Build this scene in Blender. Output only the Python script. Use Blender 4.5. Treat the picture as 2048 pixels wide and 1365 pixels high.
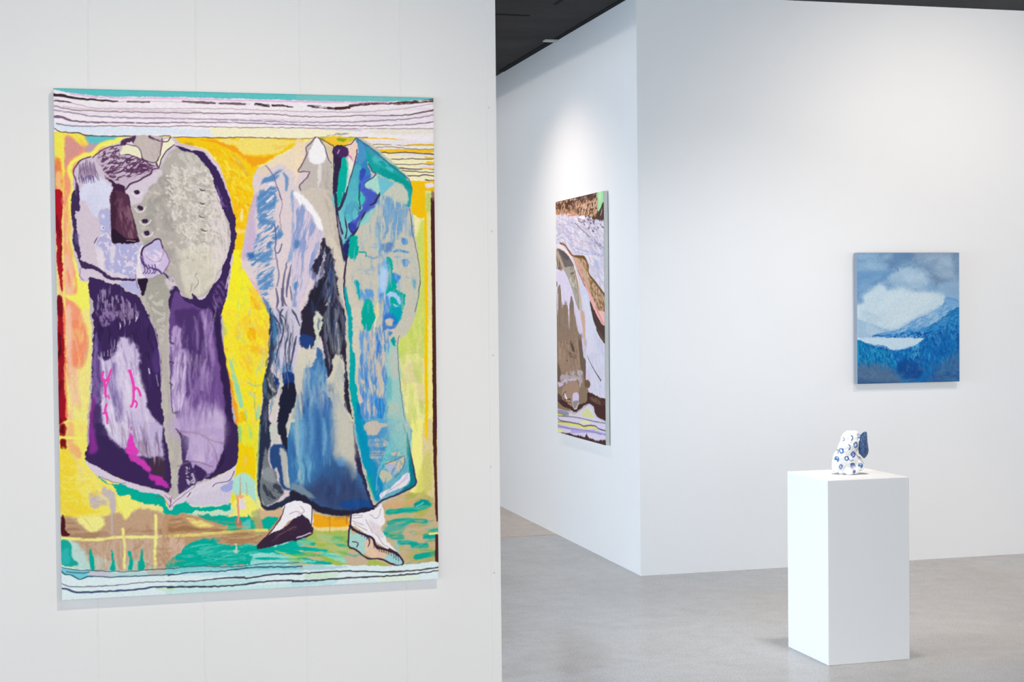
import bpy, bmesh, math, random
import numpy as np
from mathutils import Vector, Matrix
for o in list(bpy.data.objects): bpy.data.objects.remove(o, do_unlink=True)
scn = bpy.context.scene
COL = scn.collection

# ------------------------------------------------------------------ camera, light, exposure
# room frame in metres: z up, camera over the origin, painting walls run along x, marbled-painting wall runs along y
EYE = 1.6
YAW, PITCH, ROLL = -0.2597, 0.0238, -0.0099
fwd = Vector((-math.sin(YAW)*math.cos(PITCH), math.cos(YAW)*math.cos(PITCH), -math.sin(PITCH)))
r0 = Vector((math.cos(YAW), math.sin(YAW), 0)); u0 = r0.cross(fwd)
rgt = math.cos(ROLL)*r0+math.sin(ROLL)*u0; upv = -math.sin(ROLL)*r0+math.cos(ROLL)*u0
cam = bpy.data.cameras.new('camera'); camo = bpy.data.objects.new('camera', cam); COL.objects.link(camo)
camo.matrix_world = Matrix(((rgt.x, upv.x, -fwd.x, 0), (rgt.y, upv.y, -fwd.y, 0), (rgt.z, upv.z, -fwd.z, EYE), (0, 0, 0, 1)))
cam.sensor_width = 36; cam.lens = 54.11; cam.clip_start = .05
scn.camera = camo
vs = scn.view_settings
vs.view_transform = 'Standard'; vs.look = 'None'; vs.gamma = 1; vs.use_curve_mapping = False
vs.exposure = -0.12
world = bpy.data.worlds.new('overcast_daylight'); scn.world = world; world.use_nodes = True
bg = world.node_tree.nodes['Background']; bg.inputs[0].default_value = (.875, .93, 1.0, 1); bg.inputs[1].default_value = 2.55

def area(name, loc, target, sx, sy, power, col, spread=180):
    l = bpy.data.lights.new(name, 'AREA'); l.shape = 'RECTANGLE'; l.size = sx; l.size_y = sy
    l.energy = power; l.color = col; l.spread = math.radians(spread)
    o = bpy.data.objects.new(name, l); COL.objects.link(o); o.location = loc
    o.rotation_euler = (Vector(target)-Vector(loc)).to_track_quat('-Z', 'Y').to_euler()
    return o
def spot(name, loc, target, angle, blend, power, col, radius=.04):
    l = bpy.data.lights.new(name, 'SPOT'); l.spot_size = math.radians(angle); l.spot_blend = blend
    l.energy = power; l.color = col; l.shadow_soft_size = radius
    o = bpy.data.objects.new(name, l); COL.objects.link(o); o.location = loc
    o.rotation_euler = (Vector(target)-Vector(loc)).to_track_quat('-Z', 'Y').to_euler()
    return o
# daylight: shop window left of the room beyond the partition; front and side areas are added fill
area('left_window', (-2.6, 6.5, 1.1), (3.0, 7.2, .5), 2.2, 1.4, 172, (.58, .78, 1.0))
area('front_fill', (-2.6, -3.6, .8), (-.2, 5.0, .2), 5.0, 1.3, 125, (.82, .91, 1.0))  # added low fill behind the viewer, brightens the foot of the partition
area('side_fill', (-4.6, 9.6, 2.2), (3.0, 9.6, 2.0), 3.0, .22, 95, (1.0, .93, .88))  # added thin strip, kept low in height for a sharp band edge
# track spots on the ceiling, plus added corner and passage fills
spot('track_spot_near', (1.0, 2.35, 3.32), (-.1, 5.0, 0), 92, 1, 200, (1.0, .86, .72))
spot('track_spot_side', (1.98, 9.9, 3.32), (3.02, 9.7, .2), 112, 1, 84, (1.0, .82, .70))
spot('track_spot_right', (4.8, 6.5, 3.32), (5.0, 8.5, 1.6), 116, 1, 104, (1.0, .86, .74))
spot('corner_fill', (3.3, 5.9, 3.32), (3.6, 8.5, -.4), 84, 1, 150, (.95, .96, 1.0))  # added fill for the lower right wall near the corner
spot('track_spot_pedestal', (3.15, 6.0, 3.32), (3.25, 6.35, .8), 50, .9, 150, (1.0, .86, .72))
spot('track_spot_floor', (5.2, 6.3, 3.32), (5.0, 7.0, 0), 66, 1, 130, (1.0, .58, .24))
spot('passage_fill', (1.5, 5.7, 3.32), (1.5, 5.9, 0), 90, 1, 255, (.9, .92, 1.0))  # added cool fill for the floor past the partition end

# ------------------------------------------------------------------ measures
WY, WX = 5.0228, 1.2875            # front plane and free end of the near partition
CX, CY, CEIL = 3.0249, 8.4973, 3.4003   # outside corner of the far block, ceiling height

# ------------------------------------------------------------------ helpers
def link(name, bm, mat, parent=None, smooth=False):
    me = bpy.data.meshes.new(name); bm.to_mesh(me); bm.free()
    if mat: me.materials.append(mat)
    if smooth: me.polygons.foreach_set('use_smooth', [True]*len(me.polygons))
    o = bpy.data.objects.new(name, me); COL.objects.link(o)
    if parent: o.parent = parent
    return o
def box(bm, x0, x1, y0, y1, z0, z1, bev=0, seg=2):
    r = bmesh.ops.create_cube(bm, size=1)
    for v in r['verts']:
        v.co = Vector(((x0+x1)/2+v.co.x*(x1-x0), (y0+y1)/2+v.co.y*(y1-y0), (z0+z1)/2+v.co.z*(z1-z0)))
    if bev:
        es = list({e for v in r['verts'] for e in v.link_edges})
        bmesh.ops.bevel(bm, geom=es, offset=bev, segments=seg, affect='EDGES', profile=.5)
def structure(o):
    o['kind'] = 'structure'; return o
def thing(name, label, cat, loc=(0, 0, 0), rot=(0, 0, 0), group=None):
    o = bpy.data.objects.new(name, None); COL.objects.link(o); o.empty_display_size = .1
    o.location = loc; o.rotation_euler = rot; o['label'] = label; o['category'] = cat
    if group: o['group'] = group
    return o
def tag(o, label, cat):
    o['label'] = label; o['category'] = cat; return o

def nodes(name):
    m = bpy.data.materials.new(name); m.use_nodes = True
    nt = m.node_tree; return m, nt, nt.nodes['Principled BSDF']
def new(nt, t, **kw):
    n = nt.nodes.new(t)
    for k, v in kw.items():
        if k in n.inputs: n.inputs[k].default_value = v
        else: setattr(n, k, v)
    return n
def ramp(nt, fac, stops):
    r = nt.nodes.new('ShaderNodeValToRGB'); nt.links.new(fac, r.inputs[0])
    e = r.color_ramp.elements
    while len(e) < len(stops): e.new(.5)
    for k, (p, c) in enumerate(stops):
        e[k].position = p; e[k].color = (*c, 1) if len(c) == 3 else c
    return r
def coords(nt, scale=(1, 1, 1)):
    t = nt.nodes.new('ShaderNodeTexCoord'); mp = nt.nodes.new('ShaderNodeMapping')
    mp.inputs['Scale'].default_value = scale; nt.links.new(t.outputs['Object'], mp.inputs[0]); return mp.outputs[0]
def paint_mat(name, col, rough=.6, var=.02, bump=.08, scale=60, spec=.25):
    m, nt, b = nodes(name)
    c = coords(nt); n = new(nt, 'ShaderNodeTexNoise', Scale=2.2, Detail=4); nt.links.new(c, n.inputs['Vector'])
    lo = tuple(max(x-var, 0) for x in col); hi = tuple(min(x+var, 1) for x in col)
    r = ramp(nt, n.outputs[0], [(.3, lo), (.7, hi)]); nt.links.new(r.outputs[0], b.inputs['Base Color'])
    b.inputs['Roughness'].default_value = rough; b.inputs['Specular IOR Level'].default_value = spec
    if bump:
        n2 = new(nt, 'ShaderNodeTexNoise', Scale=scale, Detail=3); nt.links.new(c, n2.inputs['Vector'])
        bp = new(nt, 'ShaderNodeBump', Strength=bump, Distance=.004); nt.links.new(n2.outputs[0], bp.inputs['Height']); nt.links.new(bp.outputs[0], b.inputs['Normal'])
    return m
M_WALL = paint_mat('white_wall_paint', (.83, .83, .825), .7, .006, .06, 90)
M_PANEL = paint_mat('white_panel_paint', (.83, .825, .815), .6, .008, .06, 70)
M_PED = paint_mat('white_pedestal_paint', (.86, .86, .855), .5, .004, .03, 120)
M_CEIL = paint_mat('charcoal_ceiling_paint', (.036, .034, .036), .9, .008, .2, 30)
M_GAP = paint_mat('black_gap', (.008, .008, .009), .9, .002, 0)
M_METAL = paint_mat('pale_metal', (.55, .56, .52), .4, .02, 0)
M_LINEN = paint_mat('raw_linen', (.66, .64, .59), .85, .03, .25, 400, .1)
M_PRIMED = paint_mat('primed_canvas_edge', (.74, .78, .80), .8, .02, .2, 400, .1)
M_BLUEEDGE = paint_mat('blue_grey_canvas_edge', (.36, .41, .48), .8, .02, .2, 400, .1)
M_NAIL = paint_mat('painted_nail', (.70, .70, .70), .5, .01, 0)

def concrete(name, tint):
    m, nt, b = nodes(name)
    c = coords(nt)
    n1 = new(nt, 'ShaderNodeTexNoise', Scale=.9, Detail=7, Roughness=.62, Distortion=.6); nt.links.new(c, n1.inputs['Vector'])
    n2 = new(nt, 'ShaderNodeTexNoise', Scale=9, Detail=9, Roughness=.72); nt.links.new(c, n2.inputs['Vector'])
    n3 = new(nt, 'ShaderNodeTexNoise', Scale=115, Detail=5, Roughness=.85); nt.links.new(c, n3.inputs['Vector'])
    n4 = new(nt, 'ShaderNodeTexVoronoi', Scale=30); nt.links.new(c, n4.inputs['Vector'])
    def t(k): return tuple(k*x for x in tint)
    r1 = ramp(nt, n1.outputs[0], [(.36, tuple(x*y for x, y in zip(t(.88), (1.03, 1.0, .95)))), (.5, t(1)), (.64, tuple(x*y for x, y in zip(t(1.09), (.985, 1.0, 1.02))))])
    r2 = ramp(nt, n2.outputs[0], [(.36, (.93, .93, .93)), (.5, (1, 1, 1)), (.64, (1.05, 1.05, 1.05))])
    r3 = ramp(nt, n3.outputs[0], [(.34, (.60, .60, .61)), (.5, (1, 1, 1)), (.64, (1.26, 1.26, 1.25))])
    r4 = ramp(nt, n4.outputs['Distance'], [(.05, (.45, .45, .46)), (.12, (1, 1, 1))])
    k = r1.outputs[0]
    for r in (r2, r3, r4):
        x = new(nt, 'ShaderNodeMixRGB', blend_type='MULTIPLY'); x.inputs[0].default_value = 1 if r is not r4 else .35
        nt.links.new(k, x.inputs[1]); nt.links.new(r.outputs[0], x.inputs[2]); k = x.outputs[0]
    nt.links.new(k, b.inputs['Base Color'])
    rr = ramp(nt, n2.outputs[0], [(.35, (.13,)*3), (.65, (.24,)*3)]); nt.links.new(rr.outputs[0], b.inputs['Roughness'])
    b.inputs['Specular IOR Level'].default_value = .5
    bp = new(nt, 'ShaderNodeBump', Strength=.035, Distance=.002); nt.links.new(n3.outputs[0], bp.inputs['Height']); nt.links.new(bp.outputs[0], b.inputs['Normal'])
    return m
M_FLOOR = concrete('grey_concrete', (0.405, 0.397, 0.386))
M_FLOOR2 = concrete('tan_concrete', (.55, .43, .33))

# ------------------------------------------------------------------ room shell
bm = bmesh.new()
box(bm, -7, 10, -5, 10.20, -.12, 0)
f1 = structure(link('floor', bm, M_FLOOR))
n0 = len(f1.data.polygons)
bm = bmesh.new(); bm.from_mesh(f1.data)
box(bm, -7, 10, 10.212, 15, -.12, 0)
box(bm, -7, 10, 10.19, 10.22, -.12, -.006)
bm.to_mesh(f1.data); bm.free()
f1.data.materials.append(M_FLOOR2); f1.data.materials.append(M_GAP)
for k, pl in enumerate(f1.data.polygons):
    pl.material_index = 0 if k < 6 else (1 if k < 12 else 2)
bm = bmesh.new(); box(bm, -7, 10, -5, 15, CEIL, CEIL+.15); structure(link('ceiling', bm, M_CEIL))
# near partition of painted boards, with fine raised joints every third of a metre
bm = bmesh.new(); box(bm, -7, WX-.034, WY, WY+.13, 0, CEIL)
for k in range(-20, 4):
    x = -.031+k*.3305
    if x < -6.9: continue
    bmesh.ops.create_cone(bm, cap_ends=True, segments=10, radius1=.0034, radius2=.0034, depth=CEIL-.004, matrix=Matrix.Translation((x, WY+.0014, CEIL/2)))
structure(link('wall_left', bm, M_PANEL))
bm = bmesh.new(); box(bm, WX-.034, WX, WY-.0025, WY+.1325, 0, CEIL, .002)
tr = structure(link('trim_1', bm, M_PANEL))
for x, z in ((1.267, 1.846), (1.267, 1.429), (1.256, 1.054), (1.264, .694), (1.262, 2.26), (1.264, 2.68), (1.262, 3.1), (1.264, .28)):
    bm = bmesh.new()
    bmesh.ops.create_uvsphere(bm, u_segments=14, v_segments=8, radius=.0042, matrix=Matrix.Translation((x, WY-.0025, z)) @ Matrix.Diagonal((1, .35, 1, 1)))
    link('nail_head', bm, M_NAIL, tr, True)
# added unseen blocker under the ceiling, cuts light off the side wall's top band
bm = bmesh.new(); box(bm, 1.72, 1.90, 8.3, 13.5, 3.07, CEIL+.01); structure(link('light_blocker', bm, M_CEIL))
# far block: wall facing the camera on the right, wall facing left behind the partition
bm = bmesh.new(); box(bm, CX, 10, CY, CY+.14, 0, CEIL); structure(link('wall_right', bm, M_WALL))
bm = bmesh.new(); box(bm, CX, CX+.14, CY+.14, 15, 0, CEIL); structure(link('wall_center', bm, M_WALL))
bm = bmesh.new(); box(bm, -7, CX+.14, 15, 15.14, 0, CEIL); structure(link('wall_back', bm, M_WALL))
# dark shadow gap along the top of the side wall, ceiling seams, bracket
bm = bmesh.new(); box(bm, CX-.036, CX-.002, CY-.03, 10.06, CEIL-.004, CEIL+.01); box(bm, CX-.05, CX-.002, 10.15, 11.53, CEIL-.004, CEIL+.01)
structure(link('trim_2', bm, M_GAP))
bm = bmesh.new(); box(bm, 1.2, 2.60, 9.27, 9.30, CEIL-.003, CEIL+.01); box(bm, 2.645, 2.665, 7.6, 8.90, CEIL-.003, CEIL+.01)
structure(link('trim_3', bm, M_GAP))
bm = bmesh.new(); box(bm, 2.93, CX-.003, 10.07, 10.135, CEIL-.012, CEIL-.002, .002)
tag(link('ceiling_bracket', bm, M_METAL), 'small pale metal bracket where the dark ceiling meets the white side wall', 'bracket')

# ------------------------------------------------------------------ painter
# ---- painter: lays polygons and strokes of paint on a canvas grid (colours are pigment colours) ----
_lat = np.random.RandomState(7).rand(256, 256).astype(np.float32)
def vnoise(x, y):
    xi = np.floor(x).astype(np.int32); yi = np.floor(y).astype(np.int32)
    fx = x - xi; fy = y - yi
    fx = fx*fx*(3-2*fx); fy = fy*fy*(3-2*fy)
    a = _lat[yi & 255, xi & 255]; b = _lat[yi & 255, (xi+1) & 255]
    c = _lat[(yi+1) & 255, xi & 255]; d = _lat[(yi+1) & 255, (xi+1) & 255]
    return (a*(1-fx)+b*fx)*(1-fy)+(c*(1-fx)+d*fx)*fy
def fbm(x, y, s=0.0):
    n = .55*vnoise(x+s*17.3, y+s*9.1)+.28*vnoise(x*2.1+s*5.7+40, y*2.1+90)+.17*vnoise(x*4.3+11, y*4.3+s*3.3)
    return np.clip(.5+(n-.5)*1.9, 0, 1)
def sstep(a, b, x):
    t = np.clip((x-a)/(b-a), 0, 1); return t*t*(3-2*t)
def spline(p, closed, k):
    p = np.asarray(p, float); n = len(p)
    if n < 3: return p
    t = np.arange(k)/k; out = []
    for i in range(n if closed else n-1):
        if closed: a, b, c, d = p[i-1], p[i], p[(i+1) % n], p[(i+2) % n]
        else: a, b, c, d = p[max(i-1, 0)], p[i], p[i+1], p[min(i+2, n-1)]
        T = t[:, None]
        out.append(.5*(2*b+(c-a)*T+(2*a-5*b+4*c-d)*T*T+(3*b-a-3*c+d)*T**3))
    if not closed: out.append(p[-1:])
    return np.concatenate(out)
class Canvas:
    def __init__(s, w, h, step):
        s.w, s.h = w, h
        s.nx = int(round(w/step))+1; s.ny = int(round(h/step))+1
        s.sx = w/(s.nx-1); s.sy = h/(s.ny-1)
        s.C = np.zeros((s.ny, s.nx, 3), np.float32); s.C[:] = .9
        s.seed = 0
    def box(s, x0, y0, x1, y1):
        i0 = max(int(x0/s.sx), 0); i1 = min(int(x1/s.sx)+2, s.nx)
        j0 = max(int(y0/s.sy), 0); j1 = min(int(y1/s.sy)+2, s.ny)
        if i1 <= i0 or j1 <= j0: return None
        Y, X = np.mgrid[j0:j1, i0:i1].astype(np.float32)
        return (slice(j0, j1), slice(i0, i1)), X*s.sx, Y*s.sy
    def mix(s, sl, al, col):
        al = al[..., None]; s.C[sl] = s.C[sl]*(1-al)+np.array(col, np.float32)/255.*al
    def texmask(s, X, Y, tex):
        ln, wd, ang, th, ct = tex
        a = np.radians(ang); u = X*np.cos(a)+Y*np.sin(a); v = -X*np.sin(a)+Y*np.cos(a)
        u = u+3*vnoise(X/25+s.seed, Y/25)*wd*.4; v = v+vnoise(X/18, Y/18+s.seed)*wd*.8
        n = fbm(u/(ln*.8), v/(wd*.75), s.seed*.37)*.82+.18*vnoise(u/(ln*.22)+9, v/(wd*.22)+s.seed)
        return sstep(th-ct*1.25, th+ct*1.25, n)
    def poly(s, col, a, soft, wob, tex, pts):
        s.seed += 1
        p = np.array(pts, float)
        m = soft+wob+1
        b = s.box(p[:, 0].min()-m, p[:, 1].min()-m, p[:, 0].max()+m, p[:, 1].max()+m)
        if b is None: return
        sl, X, Y = b
        q = s.seed*1.7
        if wob:
            w3 = min(wob, 2.5)*.4
            Xw = X+wob*.8*(2*fbm(X/13+q, Y/13)-1)+w3*(2*vnoise(X/3.3, Y/3.3+q)-1)
            Yw = Y+wob*.8*(2*fbm(X/13, Y/13+q+50)-1)+w3*(2*vnoise(X/3.3+q, Y/3.3+31)-1)
        else: Xw, Yw = X, Y
        ins = np.zeros(X.shape, bool); d2 = np.full(X.shape, 1e9, np.float32)
        P = spline(p, True, 3)
        for i in range(len(P)):
            x0, y0 = P[i-1]; x1, y1 = P[i]
            dx, dy = x1-x0, y1-y0; L = dx*dx+dy*dy+1e-9
            t = np.clip(((Xw-x0)*dx+(Yw-y0)*dy)/L, 0, 1)
            d2 = np.minimum(d2, (Xw-x0-t*dx)**2+(Yw-y0-t*dy)**2)
            if y0 != y1:
                ins ^= ((y0 > Yw) != (y1 > Yw)) & (Xw < dx*(Yw-y0)/dy+x0)
        sd = np.sqrt(d2); sd = np.where(ins, sd, -sd)
        al = a*sstep(-soft*.5-.4, soft*.5+.4, sd)
        if tex: al = al*s.texmask(X, Y, tex)
        s.mix(sl, al, col)
    def stroke(s, col, w, a, soft, dry, pts):
        s.seed += 1
        P = spline(pts, False, 4); n = len(P)
        if isinstance(w, (int, float)): w = (w, w)
        ws = np.interp(np.linspace(0, 1, n), np.linspace(0, 1, len(w)), w)*.5
        m = ws.max()+soft+2
        b = s.box(P[:, 0].min()-m, P[:, 1].min()-m, P[:, 0].max()+m, P[:, 1].max()+m)
        if b is None: return
        sl, X, Y = b
        q = s.seed*2.3
        Xw = X+.9*(2*vnoise(X/7+q, Y/7)-1); Yw = Y+.9*(2*vnoise(X/7, Y/7+q)-1)
        best = np.full(X.shape, -1e9, np.float32)
        for i in range(1, n):
            x0, y0 = P[i-1]; x1, y1 = P[i]
            dx, dy = x1-x0, y1-y0; L = dx*dx+dy*dy+1e-9
            t = np.clip(((Xw-x0)*dx+(Yw-y0)*dy)/L, 0, 1)
            best = np.maximum(best, ws[i-1]+(ws[i]-ws[i-1])*t-np.sqrt((Xw-x0-t*dx)**2+(Yw-y0-t*dy)**2))
        al = a*sstep(-soft*.5-.3, soft*.5+.3, best)
        if dry:
            d = P[-1]-P[0]; ang = np.degrees(np.arctan2(d[1], d[0]))
            al = al*s.texmask(X, Y, (22, 2.2, ang, dry, .16))
        s.mix(sl, al, col)
    def brush(s, pal, n, ln, wd, ang, aj, a, soft, pts):
        # n loose brush marks scattered inside an outline
        rg = random.Random(len(pts)*31+n+int(ln*7)+int(pts[0][0])); p = np.array(pts, float); k = 0; t = 0
        while k < n and t < n*30:
            t += 1
            x = rg.uniform(p[:, 0].min(), p[:, 0].max()); y = rg.uniform(p[:, 1].min(), p[:, 1].max()); ins = False
            for i in range(len(p)):
                (x0, y0), (x1, y1) = p[i-1], p[i]
                if (y0 > y) != (y1 > y) and x < (x1-x0)*(y-y0)/(y1-y0)+x0: ins = not ins
            if not ins: continue
            k += 1; th = math.radians(ang+rg.uniform(-aj, aj)); L = ln*rg.uniform(.4, 1.2)*.5; b = rg.uniform(-.12, .12)*L
            c, q = math.cos(th), math.sin(th); w = wd*rg.uniform(.5, 1.3)
            s.stroke(rg.choice(pal), (w*.4, w, w*.9, w*.3), a*rg.uniform(.5, 1), soft, rg.choice((0, .3, .42)), [(x-c*L, y-q*L), (x-q*b, y+c*b), (x+c*L, y+q*L)])
    def grain(s, amt, ln, wd):
        Y, X = np.mgrid[0:s.ny, 0:s.nx].astype(np.float32); X = X*s.sx; Y = Y*s.sy
        n = fbm(X/ln, Y/wd, 3.1)-.5+.6*(vnoise(X/2.1, Y/2.1+9)-.5)
        s.C = np.clip(s.C*(1+amt*n[..., None]), 0, 1)
def run_ops(cv, ops):
    for o in ops:
        if o[0] == 'p': cv.poly(*o[1:6], list(zip(o[6][::2], o[6][1::2])))
        elif o[0] == 'b': cv.brush(*o[1:9], list(zip(o[9][::2], o[9][1::2])))
        else: cv.stroke(*o[1:6], list(zip(o[6][::2], o[6][1::2])))

def canvas_mat(name, rough=.75, spec=.06):
    m, nt, b = nodes(name)
    a = nt.nodes.new('ShaderNodeAttribute'); a.attribute_name = 'pigment'
    c = coords(nt)
    n = new(nt, 'ShaderNodeTexNoise', Scale=260, Detail=2); nt.links.new(c, n.inputs['Vector'])
    r = ramp(nt, n.outputs[0], [(.3, (.96,)*3), (.7, (1.03,)*3)])
    x = new(nt, 'ShaderNodeMixRGB', blend_type='MULTIPLY'); x.inputs[0].default_value = 1
    nt.links.new(a.outputs['Color'], x.inputs[1]); nt.links.new(r.outputs[0], x.inputs[2]); nt.links.new(x.outputs[0], b.inputs['Base Color'])
    b.inputs['Roughness'].default_value = rough; b.inputs['Specular IOR Level'].default_value = spec
    n2 = new(nt, 'ShaderNodeTexNoise', Scale=420, Detail=2); nt.links.new(c, n2.inputs['Vector'])
    bp = new(nt, 'ShaderNodeBump', Strength=.10, Distance=.001); nt.links.new(n2.outputs[0], bp.inputs['Height']); nt.links.new(bp.outputs[0], b.inputs['Normal'])
    return m
def to_linear(c): return np.where(c <= .04045, c/12.92, ((c+.055)/1.055)**2.4)
def canvas_painting(label, origin, rotz, width, height, depth, cw, ch, step, ops, edge_mat, gain, grain=None):
    """stretched canvas: origin = lower left corner on the wall plane, local x along the wall, local -y towards the room"""
    cv = Canvas(cw, ch, step); run_ops(cv, ops)
    if grain: cv.grain(*grain)
    t = thing('painting', label, 'painting', origin, (0, 0, rotz))
    nx, ny = cv.nx, cv.ny
    jj, ii = np.mgrid[0:ny, 0:nx]
    co = np.stack([ii/(nx-1)*width, np.full(ii.shape, -depth), (1-jj/(ny-1))*height], -1).reshape(-1, 3)
    # the cloth turns softly over the stretcher bars at its rim
    d = np.minimum(np.minimum(co[:, 0], width-co[:, 0]), np.minimum(co[:, 2], height-co[:, 2]))
    co[:, 1] += np.clip(.004-d, 0, .004)**2/.006
    idx = (jj*nx+ii)
    q = np.stack([idx[1:, :-1], idx[1:, 1:], idx[:-1, 1:], idx[:-1, :-1]], -1).reshape(-1, 4)
    me = bpy.data.meshes.new('canvas'); nf = len(q)
    me.vertices.add(len(co)); me.vertices.foreach_set('co', co.ravel().astype(np.float32))
    me.loops.add(nf*4); me.loops.foreach_set('vertex_index', q.ravel().astype(np.int32))
    me.polygons.add(nf); me.polygons.foreach_set('loop_start', np.arange(0, nf*4, 4, dtype=np.int32)); me.polygons.foreach_set('loop_total', np.full(nf, 4, np.int32))
    me.update(calc_edges=True)
    at = me.color_attributes.new('pigment', 'FLOAT_COLOR', 'POINT')
    rgba = np.ones((len(co), 4), np.float32); rgba[:, :3] = np.clip(to_linear(cv.C.reshape(-1, 3))*np.array(gain), 0, .92)
    at.data.foreach_set('color', rgba.ravel())
    me.polygons.foreach_set('use_smooth', np.ones(nf, bool)); me.materials.append(canvas_mat('painted_canvas'))
    o = bpy.data.objects.new('canvas', me); COL.objects.link(o); o.parent = t
    bm = bmesh.new(); box(bm, .0003, width-.0003, -depth+.0035, -.0045, .0003, height-.0003, .001, 1)
    link('canvas_edge', bm, edge_mat, t)
    return t
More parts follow.
